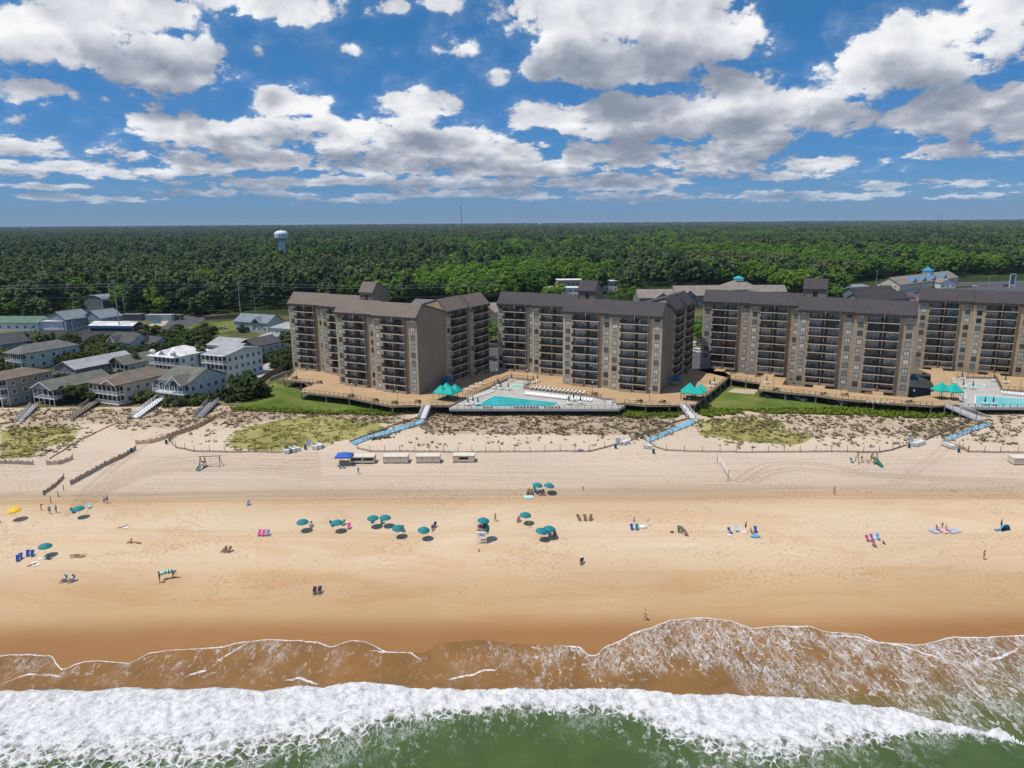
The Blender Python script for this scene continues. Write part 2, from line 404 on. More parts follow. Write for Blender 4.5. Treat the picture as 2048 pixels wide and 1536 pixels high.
def inpoly(x, y, poly):
    x = np.asarray(x); y = np.asarray(y); r = np.zeros(x.shape, bool); n = len(poly)
    for i in range(n):
        x0, y0 = poly[i]; x1, y1 = poly[(i + 1) % n]
        if y0 == y1: continue
        c = ((y0 > y) != (y1 > y)) & (x < (x1 - x0) * (y - y0) / (y1 - y0) + x0); r ^= c
    return r
def gpoly(pts, h=0.0): return [(p.x, p.y) for p in (G(a, b, h) for a, b in pts)]

# ---- sand of beach and dune
def sand_material():
    t = NT('sand'); v = t.geo(); y = t.sepz(v, 1)
    wob = t.math('MULTIPLY', t.math('SUBTRACT', t.noise(t.mapv(v, (.022, .06, 1)), 1.0, 4, .6), .5), 16.0)
    yw = t.math('ADD', y, wob)
    wob2 = t.math('MULTIPLY', t.math('SUBTRACT', t.noise(t.mapv(v, (.012, .05, 1)), 1.0, 3, .5), .5), 7.0)
    ys = t.math('ADD', y, wob2)
    dry = t.ramp(t.rng(ys, 60, 200, 0, 1, False), [
        (0.0, (.28, .130, .034)), (.165, (.29, .132, .035)), (.225, (.33, .165, .052)), (.262, (.47, .305, .152)), (.30, (.54, .385, .230)), (.345, (.60, .450, .295)),
        (.42, (.63, .490, .340)), (.47, (.63, .495, .350)), (.525, (.57, .425, .275)), (.545, (.50, .345, .205)), (.557, (.51, .375, .245)), (.570, (.45, .355, .255)), (.595, (.53, .43, .325)), (.66, (.56, .46, .362)), (.76, (.58, .475, .375)), (.80, (.60, .50, .39)), (1.0, (.54, .43, .31))])
    wetm = t.math('MULTIPLY', t.rng(yw, 102, 112, 1, 0), t.rng(y, 122, 110, 0, 1))
    c = t.mix(t.math('MULTIPLY', wetm, .55), dry, (.49, .325, .178))
    pt = t.noise(t.mapv(v, (.030, .10, 1)), 1.0, 5, .62, .6)
    c = t.mix(t.math('MULTIPLY', t.rng(pt, .50, .60), t.math('MULTIPLY', t.rng(y, 92, 98), t.rng(y, 140, 128))), c, t.mix(1.0, c, (.95, .89, .81), 'MULTIPLY'))
    c = t.mix(t.math('MULTIPLY', t.rng(pt, .44, .36), t.math('MULTIPLY', t.rng(y, 92, 98), t.rng(y, 140, 128))), c, t.mix(1.0, c, (1.05, 1.08, 1.14), 'MULTIPLY'))
    wet2 = t.math('MULTIPLY', t.rng(t.math('ADD', y, t.math('MULTIPLY', wob, .35)), 96.5, 90, 0, 1), .75)
    c = t.mix(wet2, c, (.285, .130, .036))
    # raked and driven-over streaks along the beach, footprints, litter
    st = t.noise(t.mapv(v, (.05, 1.3, 1), (0, 0, .02)), 1.0, 5, .65)
    up = t.math('MULTIPLY', t.rng(y, 130, 138), t.rng(y, 172, 160))
    c = t.mix(1.0, c, t.ramp(t.math('ADD', t.math('MULTIPLY', t.math('SUBTRACT', st, .5), t.math('MULTIPLY_ADD', up, .8, .25)), .5), [(.3, (.86, .85, .84)), (.5, (1, 1, 1)), (.72, (1.07, 1.06, 1.05))]), 'MULTIPLY')
    fp = t.noise(v, 1.6, 5, .72); fm = t.noise(v, .07, 3, .6)
    foot = t.math('MULTIPLY', t.rng(fp, .50, .36), t.rng(fm, .44, .62))
    foot = t.math('MULTIPLY', foot, t.rng(y, 94, 108))
    c = t.mix(t.math('MULTIPLY', foot, .80), c, t.mix(1.0, c, (.66, .60, .55), 'MULTIPLY'))
    dots = t.rng(t.vor(t.mapv(v, (1, .8, 1)), 1.15), .20, .10); dm = t.rng(t.noise(v, .11, 4, .65), .46, .58)
    c = t.mix(t.math('MULTIPLY', t.math('MULTIPLY', dots, dm), t.math('MULTIPLY', t.rng(y, 95, 103), .75)), c, t.mix(1.0, c, (.52, .45, .40), 'MULTIPLY'))
    dots2 = t.rng(t.vor(v, 2.4), .22, .08); band = t.math('MULTIPLY', t.rng(y, 132, 136), t.rng(y, 143, 139.5))
    c = t.mix(t.math('MULTIPLY', t.math('MULTIPLY', dots2, t.rng(t.noise(v, .25, 3, .6), .40, .60)), t.math('MULTIPLY', band, .75)), c, t.mix(1.0, c, (.50, .44, .40), 'MULTIPLY'))
    big = t.noise(v, .035, 4, .6); c = t.mix(1.0, c, t.ramp(big, [(.3, (.93, .92, .91)), (.7, (1.05, 1.05, 1.05))]), 'MULTIPLY')
    # tyre tracks turning from the dune crossing
    tr = t.attr('track'); c = t.mix(t.math('MULTIPLY', tr, .62), c, t.mix(1.0, c, (.62, .56, .50), 'MULTIPLY'))
    # low cover on the dune
    vg = t.attr('veg'); vn = t.noise(v, .55, 5, .7)
    c = t.mix(t.rng(t.math('ADD', vg, t.math('SUBTRACT', vn, .5)), .45, .85, 0, .55), c, (.16, .115, .065))
    mg = t.attr('meadow'); mn = t.noise(v, .35, 6, .7)
    mcol = t.ramp(t.noise(v, .16, 4, .6), [(.33, (.15, .15, .035)), (.5, (.27, .245, .060)), (.68, (.38, .345, .13))])
    c = t.mix(t.rng(t.math('ADD', mg, t.math('MULTIPLY', t.math('SUBTRACT', mn, .5), .9)), .35, .7, 0, .88), c, mcol)
    h = t.math('ADD', fp, t.math('MULTIPLY', st, .8))
    t.bump(t.math('MULTIPLY', h, t.rng(y, 88, 110, .15, 1)), .45, .2)
    ro = t.rng(y, 84, 98, .28, .92)
    return t.done(c, ro, 0, .25)
MEADOWS = [gpoly(p) for p in (
    [(470, 862), (560, 838), (640, 832), (745, 842), (775, 860), (740, 874), (660, 884), (575, 900), (520, 903), (455, 890)],
    [(0, 862), (60, 852), (130, 850), (160, 862), (150, 880), (90, 895), (60, 915), (0, 920)],
    [(1405, 842), (1480, 836), (1560, 842), (1575, 862), (1640, 872), (1600, 890), (1500, 884), (1400, 872)])]
SCRUB = [(gpoly(p), d) for p, d in (
    ([(430, 808), (560, 818), (700, 826), (820, 828), (815, 850), (745, 850), (640, 832), (545, 842), (470, 858), (430, 840)], 1.0),
    ([(855, 822), (1000, 820), (1180, 821), (1330, 838), (1345, 850), (1260, 872), (850, 868), (845, 840)], 1.15),
    ([(850, 868), (1250, 872), (1230, 890), (860, 896), (760, 888)], .10),
    ([(1400, 838), (1500, 826), (1700, 832), (1900, 838), (1935, 850), (1840, 872), (1640, 878), (1560, 868), (1400, 872)], .85),
    ([(1640, 872), (1880, 868), (1790, 890), (1500, 896), (1400, 888)], .2),
    ([(1935, 820), (2048, 822), (2048, 895), (1910, 885), (1990, 850)], .8),
    ([(0, 806), (150, 812), (250, 822), (420, 818), (440, 842), (340, 862), (230, 850), (120, 850), (0, 865)], .9),
    ([(300, 850), (440, 838), (470, 880), (400, 892), (330, 880)], .10),
    ([(0, 865), (120, 848), (175, 862), (140, 900), (0, 925)], .45),
    ([(740, 872), (845, 830), (860, 850), (720, 890)], 1.2), ([(1260, 872), (1350, 835), (1390, 842), (1290, 885)], 1.2), ([(1790, 880), (1935, 830), (1985, 845), (1890, 880)], 1.2))]
def build_beach():
    xs = np.concatenate([[-1500, -900, -600, -420, -300, -230, -190], np.arange(-165, 165.1, .55), [190, 230, 300, 420, 600, 900, 1500]])
    ys = np.concatenate([[-60, 20, 45, 60, 66, 70], np.arange(73, 202.1, .42), [204, 208]])
    X, Y = np.meshgrid(xs, ys)
    Z = np.interp(Y, _prof_y, _prof_z)
    amp = np.interp(Y, [88, 100, 150, 163, 172, 188, 196, 200], [0, .05, .07, .16, .40, .45, .12, 0.0])
    Z = Z + (fbm(X * .16, Y * .22, 4, 3) - .5) * 2 * amp + (fbm(X * .9, Y * .9, 3, 9) - .5) * np.interp(Y, [95, 110, 190, 198], [0, .10, .16, 0])
    # scarp lines along the beach
    Z = Z + .18 * np.tanh((Y - 139.5 - 1.2 * (fbm(X * .05, Y * 0, 3, 5) - .5)) / .5) * (np.abs(Y - 139.5) < 6) * np.clip(1 - np.abs(Y - 139.5) / 6, 0, 1)
    veg = np.zeros_like(X); mead = np.zeros_like(X)
    near = (Y > 150) & (np.abs(X) < 170)
    for p, d in SCRUB: veg[near & inpoly(X, Y, p)] = np.maximum(veg[near & inpoly(X, Y, p)], min(d, 1) * .75)
    for p in MEADOWS: mead[near & inpoly(X, Y, p)] = 1.0
    def soften(a):
        for _ in range(14):
            a = (a + np.roll(a, 1, 0) + np.roll(a, -1, 0) + np.roll(a, 1, 1) + np.roll(a, -1, 1)) / 5
        return a
    veg = soften(veg); mead = soften(mead)
    track = np.zeros_like(X)
    def curve(pts, wid=.35, amp_=1.0, pair=1.7):
        q = [G(*p) for p in pts]; q = np.array([(p.x, p.y) for p in q])
        # Catmull-Rom resample
        out = []
        for i in range(len(q) - 1):
            p0, p1, p2, p3 = q[max(i - 1, 0)], q[i], q[i + 1], q[min(i + 2, len(q) - 1)]
            for s in np.linspace(0, 1, 14, endpoint=False):
                out.append(.5 * ((2 * p1) + (p2 - p0) * s + (2 * p0 - 5 * p1 + 4 * p2 - p3) * s * s + (3 * p1 - p0 - 3 * p2 + p3) * s ** 3))
        out = np.array(out)
        m = (X > out[:, 0].min() - 3) & (X < out[:, 0].max() + 3) & (Y > out[:, 1].min() - 3) & (Y < out[:, 1].max() + 3)
        xx = X[m]; yy = Y[m]
        if not len(xx): return
        dd = np.full(xx.shape, 99.0)
        for a, b in zip(out[:-1], out[1:]):
            ab = b - a; L2 = (ab ** 2).sum() + 1e-9
            s = np.clip(((xx - a[0]) * ab[0] + (yy - a[1]) * ab[1]) / L2, 0, 1)
            dd = np.minimum(dd, np.hypot(xx - a[0] - s * ab[0], yy - a[1] - s * ab[1]))
        g = np.exp(-((dd - pair / 2) / wid) ** 2) * amp_
        track[m] = np.maximum(track[m], g)
    for k in range(7):
        o = k * 13
        curve([(135 + o * .25, 1028 - o * .1), (175 + o * .7, 990 - o * .15), (235 + o * .9, 950 - o * .02), (310 + o * 1.2, 922 + o * .22), (430 + o * 1.2, 908 + o * .45), (640, 908 + o * .62)], .42, .5 + .5 * rnd.random(), 1.5)
    curve([(330, 868), (300, 880), (265, 905), (240, 925), (190, 968), (150, 1010)], .5, .8)
    curve([(1480, 962), (1510, 940), (1545, 928), (1620, 926), (1680, 935), (1760, 950), (2048, 962)], .45, .8)
    curve([(1510, 962), (1540, 945), (1600, 938), (1700, 948), (2048, 968)], .45, .7)
    curve([(1790, 968), (1840, 935), (1880, 905), (1895, 885)], .45, .5)
    curve([(0, 998), (300, 992), (700, 986), (1100, 985), (1600, 986), (2048, 984)], .6, .55)
    curve([(0, 1004), (300, 999), (700, 994), (1100, 992), (1600, 992), (2048, 992)], .6, .45)
    curve([(380, 970), (700, 955), (1100, 960), (1500, 975), (2048, 972)], .4, .35)
    curve([(0, 1076), (120, 1060), (400, 1068), (800, 1070), (1300, 1068), (2048, 1072)], .5, .25)
    Z = Z - track * .09
    o = grid_obj('beach', X, Y, Z, [sand_material()], {'veg': veg, 'meadow': mead, 'track': track}); struct(o)
    return X, Y, Z
_bX, _bY, _bZ = build_beach()
_xs = _bX[0]; _ys = _bY[:, 0]
def hz(x, y):
    """real height of the ground"""
    if y > 203 or y < _ys[0]: return gz(y)
    i = min(max(np.searchsorted(_xs, x) - 1, 0), len(_xs) - 2); j = min(max(np.searchsorted(_ys, y) - 1, 0), len(_ys) - 2)
    a = (x - _xs[i]) / (_xs[i + 1] - _xs[i]); b = (y - _ys[j]) / (_ys[j + 1] - _ys[j])
    return float((_bZ[j, i] * (1 - a) + _bZ[j, i + 1] * a) * (1 - b) + (_bZ[j + 1, i] * (1 - a) + _bZ[j + 1, i + 1] * a) * b)
def GS(x, y, h=0.0):
    """point on the modelled sand"""
    p = G(x, y, h)
    for _ in range(6):
        q = P(x, y, hz(p.x, p.y) + h); p = Vector((q.x, q.y, hz(q.x, q.y)))
    return p

# ---- the land behind
def ground_material():
    t = NT('ground'); v = t.geo(); y = t.sepz(v, 1)
    n = t.noise(v, .03, 5, .62); n2 = t.noise(v, .4, 4, .65)
    c = t.ramp(t.math('ADD', n, t.math('MULTIPLY', t.math('SUBTRACT', n2, .5), .4)), [(.3, (.045, .06, .018)), (.48, (.08, .095, .03)), (.6, (.20, .165, .09)), (.75, (.36, .29, .19))])
    far = t.ramp(t.noise(v, .004, 5, .6), [(.35, (.018, .030, .010)), (.55, (.032, .055, .014)), (.8, (.05, .075, .02))])
    return t.done(t.mix(t.rng(y, 380, 470), c, far), .95, 0, .1)
def sheet(name, pts, mat, z, kind='structure'):
    mb = MB(); n = len(pts); vs_ = [(x, y, z) for x, y in pts]
    tri = tessellate_polygon([[Vector((x, y, 0)) for x, y in pts]])
    mb.add(vs_, [tuple(t) for t in tri])
    o = mb.obj(name, mat)
    if o.data.polygons and o.data.polygons[0].normal.z < 0:
        o.data.flip_normals()
    o['kind'] = kind; return o
sheet('ground', [(-60000, 203.5), (60000, 203.5), (60000, 70000), (-60000, 70000)], ground_material(), 4.58)

def lawn_material():
    t = NT('lawn'); v = t.geo(); n = t.noise(v, .09, 4, .6); n2 = t.noise(v, 1.6, 5, .7)
    c = t.ramp(t.math('ADD', n, t.math('MULTIPLY', t.math('SUBTRACT', n2, .5), .45)), [(.28, (.065, .105, .018)), (.46, (.105, .155, .030)), (.60, (.17, .185, .048)), (.82, (.29, .24, .095))])
    t.bump(n2, .6, .1); return t.done(c, .95, 0, .1)
M_lawn = lawn_material()
def asphalt(name, col, var=.25):
    t = NT(name); v = t.geo(); n = t.noise(v, .25, 5, .65); n2 = t.noise(v, 3.0, 4, .7)
    k = t.math('ADD', t.rng(n, .3, .7, 1 - var, 1 + var), t.math('MULTIPLY', t.math('SUBTRACT', n2, .5), .3))
    c = t.mix(1.0, col, None, 'MULTIPLY'); t.l(k, c.node.inputs[7]); return t.done(c, .9)
M_asph = asphalt('asphalt', (.075, .077, .08)); M_asphd = asphalt('dark_asphalt', (.035, .036, .038)); M_conc = asphalt('concrete', (.42, .40, .37), .12)
M_gravel = asphalt('sandy_gravel', (.46, .38, .27), .15)
GZ = 4.6
def flat_poly(name, px, mat, z): return sheet(name, [(p.x, p.y) for p in (P(a, b, z) for a, b in px)], mat, z)
flat_poly('lawn', [(462, 818), (548, 764), (640, 790), (720, 800), (800, 812), (835, 816), (836, 823), (760, 829), (690, 828), (610, 820), (545, 816)], M_lawn, 4.77)
flat_poly('lawn', [(1380, 824), (1462, 762), (1520, 770), (1560, 788), (1700, 806), (1840, 815), (1925, 816), (1915, 832), (1860, 834), (1700, 824), (1560, 816), (1490, 822)], M_lawn, 4.77)
flat_poly('lawn', [(350, 652), (480, 640), (470, 660), (430, 672), (350, 665)], M_lawn, 4.63)
flat_poly('lawn', [(110, 668), (215, 655), (215, 668), (160, 680), (115, 678)], M_lawn, 4.63)
flat_poly('lawn', [(1395, 700), (1420, 690), (1420, 705), (1395, 712)], M_lawn, 4.63)
flat_poly('lawn', [(966, 690), (1000, 688), (1000, 704), (966, 706)], M_lawn, 4.63)
# parking under and between the blocks, side roads
flat_poly('parking_lot', [(592, 770), (640, 772), (1370, 808), (1400, 812), (1462, 764), (1530, 780), (2048, 812), (2048, 700), (1400, 702), (960, 700), (590, 735)], M_asphd, 4.64)
flat_poly('parking_lot', [(940, 742), (940, 700), (1010, 696), (1015, 742)], M_asph, 4.69)
flat_poly('parking_lot', [(1375, 745), (1375, 700), (1430, 696), (1430, 745)], M_asph, 4.69)
flat_poly('parking_lot', [(1370, 665), (1450, 660), (1440, 640), (1370, 642)], M_asph, 4.69)
flat_poly('road', [(-60, 672), (60, 662), (130, 652), (215, 644), (300, 668), (250, 682), (-60, 700)], M_asphd, 4.64)
flat_poly('road', [(285, 662), (330, 650), (345, 634), (410, 630), (408, 642), (370, 655), (330, 668), (300, 675)], M_asph, 4.67)
flat_poly('forecourt', [(258, 660), (330, 640), (352, 642), (300, 662)], M_gravel, 4.66)
flat_poly('road', [(960, 694), (1440, 690), (1440, 682), (960, 686)], M_conc, 4.66)
flat_poly('driveway', [(505, 745), (540, 722), (560, 712), (575, 716), (530, 752), (508, 764)], M_conc, 4.66)
flat_poly('driveway', [(440, 752), (500, 744), (505, 760), (480, 775), (446, 772)], M_gravel, 4.65)
flat_poly('parking_lot', [(1680, 600), (1760, 570), (1900, 578), (2048, 566), (2200, 570), (2200, 590), (1830, 640), (1700, 640)], M_asph, 4.66)
flat_poly('highway', [(1900, 565), (2048, 561), (2300, 557), (2300, 566), (2048, 569), (1890, 573)], M_asph, 4.68)
flat_poly('sand_patch', [(1455, 784), (1468, 776.5), (1517, 779), (1508, 789)], M_gravel, 4.80)

# ---- sea
def wline(pts, z=.3):
    q = sorted([(p.x, p.y) for p in (P(a, b, z) for a, b in pts)]); return np.array(q)
SW = wline([(-60, 1320), (0, 1312), (60, 1310), (104, 1312), (112, 1328), (128, 1336), (150, 1326), (200, 1320), (262, 1326), (300, 1306), (350, 1301), (440, 1297), (480, 1288), (530, 1284), (600, 1284), (640, 1287), (662, 1297), (700, 1285), (735, 1287), (770, 1304), (850, 1306), (862, 1298), (880, 1290), (960, 1282), (1040, 1290), (1110, 1292), (1165, 1296), (1170, 1310), (1196, 1310), (1204, 1298), (1240, 1284), (1264, 1272), (1300, 1262), (1340, 1248), (1400, 1243), (1460, 1248), (1505, 1262), (1570, 1257), (1620, 1259), (1650, 1267), (1680, 1270), (1730, 1274), (1752, 1288), (1850, 1291), (1890, 1278), (1940, 1278), (2048, 1275), (2110, 1280)], .5)
BT = wline([(-60, 1384), (0, 1382), (60, 1381), (100, 1379), (140, 1381), (180, 1384), (250, 1374), (300, 1379), (380, 1379), (440, 1375), (520, 1382), (600, 1372), (650, 1376), (700, 1367), (740, 1365), (800, 1375), (860, 1381), (960, 1384), (1050, 1382), (1180, 1384), (1250, 1381), (1300, 1385), (1360, 1390), (1440, 1391), (1560, 1393), (1640, 1404), (1700, 1410), (1800, 1424), (1850, 1440), (1900, 1453), (1960, 1466), (2000, 1462), (2030, 1478), (2060, 1490), (2110, 1500)], .2)
BB = wline([(-60, 1575), (0, 1570), (250, 1560), (420, 1545), (500, 1528), (560, 1510), (640, 1494), (700, 1482), (760, 1462), (830, 1446), (920, 1430), (1020, 1423), (1100, 1426), (1180, 1424), (1240, 1432), (1290, 1448), (1330, 1474), (1400, 1500), (1470, 1516), (1540, 1528), (1600, 1520), (1660, 1502), (1740, 1488), (1800, 1474), (1840, 1470), (1900, 1466), (1960, 1478), (2000, 1484), (2030, 1484), (2060, 1494), (2110, 1503)], .2)
LINES = [wline(p, .4) for p in ([(0, 1362), (40, 1350), (90, 1344), (130, 1350)], [(350, 1362), (380, 1345), (415, 1338), (430, 1318), (455, 1297)], [(735, 1306), (770, 1304), (820, 1306), (848, 1322)],
    [(1470, 1270), (1490, 1280), (1505, 1264)], [(1640, 1272), (1790, 1290), (1830, 1300), (1900, 1323), (1962, 1330)], [(1962, 1330), (2000, 1312), (2048, 1292)], [(1160, 1328), (1180, 1312), (1200, 1310)], [(890, 1352), (950, 1345), (990, 1338), (1020, 1312), (1035, 1302)], [(560, 1360), (600, 1352), (640, 1362)], [(430, 1322), (470, 1305), (500, 1290)])]
def sea_material():
    t = NT('sea_water'); v = t.geo()
    foam = t.attr('foam'); lace = t.attr('lace'); tint = t.attr('tint'); line = t.attr('line')
    base = t.ramp(tint, [(0.0, (.245, .128, .045)), (.30, (.21, .115, .040)), (.52, (.150, .115, .036)), (.72, (.088, .108, .032)), (1.0, (.062, .104, .034))])
    n0 = t.noise(v, .16, 4, .6); base = t.mix(1.0, base, t.ramp(n0, [(.28, (.80, .82, .86)), (.72, (1.20, 1.17, 1.10))]), 'MULTIPLY')
    w1 = t.noise(v, .7, 4, .6, 0.0, True)
    sub = t.n('ShaderNodeVectorMath'); sub.operation = 'MULTIPLY_ADD'; t.l(w1, sub.inputs[0]); sub.inputs[1].default_value = (1.5, 1.9, 0); t.l(v, sub.inputs[2])
    wv = sub.outputs[0]
    def ridge(sc, w, seed, det=3):
        n = t.noise(t.mapv(wv, (*sc, 1), (0, 0, .12), (seed, seed * 2.3, 0)), 1.0, det, .55, .35)
        return t.rng(t.math('ABSOLUTE', t.math('SUBTRACT', n, .5)), 0, w, 1, 0)
    thin = ridge((.62, .20), .034, 3.1); thin2 = t.math('MAXIMUM', ridge((1.25, .42), .050, 7.7), t.math('MULTIPLY', ridge((2.6, 1.0), .07, 11.3, 2), .7))
    pat = t.noise(t.mapv(v, (.22, .12, 1)), 1.0, 4, .6)
    brk = t.noise(v, 1.1, 4, .6)
    m1 = t.math('MULTIPLY', thin, t.rng(t.math('ADD', brk, t.math('MULTIPLY', lace, .5)), .58, .86))
    m2 = t.math('MULTIPLY', thin2, t.math('MULTIPLY', t.rng(t.math('ADD', pat, t.math('MULTIPLY', lace, .42)), .60, .84), .75))
    fl = t.math('MULTIPLY', t.math('MAXIMUM', m1, m2), t.rng(lace, 0.02, .5))
    film = t.math('MULTIPLY', t.rng(t.noise(t.mapv(wv, (1.2, .45, 1)), 1.6, 6, .7), .42, .8), t.math('MULTIPLY', lace, .09))
    f1 = t.noise(wv, .95, 8, .64); f2 = t.noise(v, 3.4, 6, .65)
    ff = t.math('ADD', t.math('MULTIPLY', t.math('SUBTRACT', f1, .5), 1.15), foam)
    e3 = t.vor(t.mapv(wv, (.85, .85, 1)), 1.0, 'DISTANCE_TO_EDGE')
    web = t.math('MULTIPLY', t.rng(e3, 0.0, .10, .42, 0), t.rng(foam, .06, .45))
    ff = t.math('ADD', ff, web)
    fm = t.rng(ff, .36, .68)
    ln = t.math('MULTIPLY', t.rng(t.math('ADD', line, t.math('MULTIPLY', t.math('SUBTRACT', f2, .5), .9)), .42, .8), 1.0)
    tot = t.math('MAXIMUM', t.math('MAXIMUM', fm, ln), t.math('MAXIMUM', t.math('MULTIPLY', fl, .80), film))
    white = t.ramp(t.math('ADD', t.math('MULTIPLY', f2, .4), t.math('MULTIPLY', f1, .6)), [(.36, (.34, .36, .37)), (.455, (.54, .55, .56)), (.56, (.74, .74, .74))])  # darker greys paint shadows within the foam into its colour
    c = t.mix(tot, base, white)
    hb = t.math('ADD', t.math('MULTIPLY', t.noise(v, .8, 5, .6), .6), t.math('MULTIPLY', t.math('MULTIPLY', fm, t.math('ADD', f1, t.math('MULTIPLY', f2, .5))), 1.6))
    t.bump(hb, .55, .25)
    ro = t.rng(tot, 0, .6, .22, .9)
    return t.done(c, ro, 0, .14)
def build_sea():
    xs = np.concatenate([[-2500, -900, -400, -220, -140, -100], np.arange(-82, 82.1, .24), [100, 140, 220, 400, 900, 2500]])
    s = np.concatenate([np.arange(0, 29, .22), [29.5, 31, 34, 38, 44, 52, 65, 85, 120, 200, 400, 900, 2500]])
    fx = np.arange(-90, 90, .1); fy = np.interp(fx, SW[:, 0], SW[:, 1]); k = np.hanning(17); fy = np.convolve(np.pad(fy, 8, 'edge'), k / k.sum(), 'valid')
    yt = np.interp(xs, fx, fy) + .55 * (fbm(xs * .45, xs * 0, 4, 4) - .5)
    X = np.repeat(xs[None], len(s), 0); Y = yt[None] - s[:, None]
    bt = np.interp(X, BT[:, 0], BT[:, 1]) + .55 * (fbm(X * .7, X * 0, 4, 21, .6) - .5); bb = np.interp(X, BB[:, 0], BB[:, 1]) + 1.2 * (fbm(X * .45, X * 0, 3, 31, .6) - .5)
    W = np.maximum(bt - bb, .4)
    b = (Y - bb) / W
    taper = np.interp(X, [40, 56, 60], [1, .8, .25])
    foam = np.clip(np.interp(b, [-.45, -.1, .12, .4, .9, 1.0], [-.05, .20, .50, .74, .98, 1.05]), -.1, 1.05)
    left = np.clip((-X - 6) / 30, 0, 1)
    foam = foam - .08 * left * (b < .6)
    foam[b > 1.0] = -.6
    sw = b > 1.0
    sfrac = np.clip((Y - bt) / np.maximum(yt[None] - bt, .5), 0, 1)
    # how lacy the run-up is along the shore
    lx = np.interp(X, [-75, -50, -35, -20, -8, 5, 14, 25, 45, 60, 80], [.40, .40, .46, .36, .32, .52, .78, .85, .78, .92, .92])
    ly = np.interp(sfrac, [0, .15, .5, .85, 1], [.55, .62, .75, .85, .7])
    lace = np.where(sw, lx * ly, 0)
    mid = np.exp(-((X - 22) / 9) ** 2) * (sfrac < .45) * np.clip((.45 - sfrac) * 4, 0, 1); lace = lace * (1 - .75 * mid)
    lace = np.where((~sw) & (b < .1), np.clip(.46 + b * .22, 0, .5), lace)
    line = np.exp(-((yt[None] - Y) / (.07 + .34 * fbm(X * .3, X * 0, 3, 43))) ** 2) * np.interp(X, [-75, -18, -14, 5, 8, 80], [.95, .95, .25, .25, 1, 1])
    for q in LINES:
        m = (X > q[0, 0]) & (X < q[-1, 0]); tt = np.clip((X - q[0, 0]) / (q[-1, 0] - q[0, 0]), 0, 1); yy = np.interp(X, q[:, 0], q[:, 1]) + 1.1 * (fbm(X * .5, X * 0, 4, 41) - .5); wl = .10 + .30 * fbm(X * .35, X * 0, 3, 42); line = np.where(m, np.maximum(line, (.55 + .5 * np.sin(np.pi * tt)) * np.exp(-((Y - yy) / wl) ** 2)), line)
    # brown over the sand, green in deeper water
    depth = np.interp(Y, [67, 75, 82, 88, 93], [1.0, .70, .34, .14, 0.0])
    tint = np.where(sw, np.clip(depth * np.interp(X, [-20, 10, 45, 70], [.35, .55, .85, 1.1]), 0, .85), np.interp(b, [-.3, .1, 1.0], [1.0, .92, .7]))
    tint = np.clip(tint + (fbm(X * .12, Y * .12, 4, 8) - .5) * .35, 0, 1)
    bed = np.interp(Y, _prof_y, _prof_z)
    Z = np.maximum(.05, bed + .05)
    rise = np.clip(b, 0, 1) ** .6 * np.clip((1.02 - b) / .10, 0, 1)
    amp = np.clip(foam, 0, 1)
    Z = Z + np.where(b <= 1.02, rise * .85 * taper, 0) + amp * ((fbm(X * 1.1, Y * 1.1, 5, 12, .62) - .5) * .95) * np.clip((1.05 - b) * 6, 0, 1)
    Z = Z + (1 - amp) * (~sw) * (fbm(X * .22, Y * .35, 3, 16) - .5) * .35
    Z = np.where(sw, np.maximum(Z, bed + .05) + line * .05, Z)
    o = grid_obj('sea', X, Y, Z, [sea_material()], {'foam': foam, 'lace': lace, 'tint': tint, 'line': line}); struct(o)
build_sea()

# ================================================================== the four condominium blocks
DZ = 7.3; FH = 2.62; NF = 9
def panel_wall(name, col):
    t = NT(name); v = t.objco(); z = t.sepz(v)
    fr = t.math('FRACT', t.math('DIVIDE', t.math('ADD', z, 30.0 * FH), FH))
    n = t.noise(t.mapv(v, (.5, .5, .12)), 1.0, 4, .6); n2 = t.noise(v, 4, 3, .6)
    k = t.math('MULTIPLY', t.rng(n, .25, .75, .86, 1.10), t.rng(n2, .3, .7, .95, 1.05))
    c = t.mix(1.0, col, None, 'MULTIPLY'); t.l(k, c.node.inputs[7])
    c = t.mix(t.rng(fr, .975, .985), c, tuple(x * 1.5 for x in col))
    return t.done(c, .85)
def ribbed(name, col, pitch, axis='X', var=.12, spec=.4, rough=.55, seam=.62):
    t = NT(name); v = t.objco()
    fr = t.math('FRACT', t.math('DIVIDE', t.math('ADD', t.sepz(v, 0), t.sepz(v, 1)) if axis == 'XY' else t.sepz(v, {'X': 0, 'Y': 1}[axis]), pitch))
    n = t.noise(t.mapv(v, (.4, .4, .2)), 1.0, 4, .65)
    k = t.math('MULTIPLY', t.rng(n, .25, .75, 1 - var, 1 + var), t.math('MULTIPLY', t.rng(fr, 0, .14, seam, 1), t.rng(fr, .86, 1.0, 1.0, 1.18)))
    c = t.mix(1.0, col, None, 'MULTIPLY'); t.l(k, c.node.inputs[7])
    t.bump(t.rng(fr, 0, .2), .4, .08); return t.done(c, rough, 0, spec)
M_wall = [panel_wall('tan_panel_wall', (.46, .365, .262)), panel_wall('tan_panel_wall', (.52, .418, .292)), panel_wall('brown_panel_wall', (.42, .330, .243)), panel_wall('tan_panel_wall', (.48, .382, .270))]
M_gable = [ribbed('ribbed_brown_wall', (.25, .205, .155), .6, 'Y'), ribbed('ribbed_grey_brown_wall', (.22, .19, .155), .6, 'Y')]
M_roof1 = [ribbed('seamed_metal_roof', (.185, .155, .130), .8, 'X', .1, .15, .7, .35), ribbed('seamed_dark_roof', (.075, .067, .073), .8, 'X', .1, .15, .7, .30)]
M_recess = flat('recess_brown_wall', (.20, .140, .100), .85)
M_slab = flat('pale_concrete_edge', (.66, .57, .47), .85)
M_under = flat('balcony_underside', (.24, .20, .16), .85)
M_bfloor = flat('balcony_floor', (.085, .070, .060), .9)
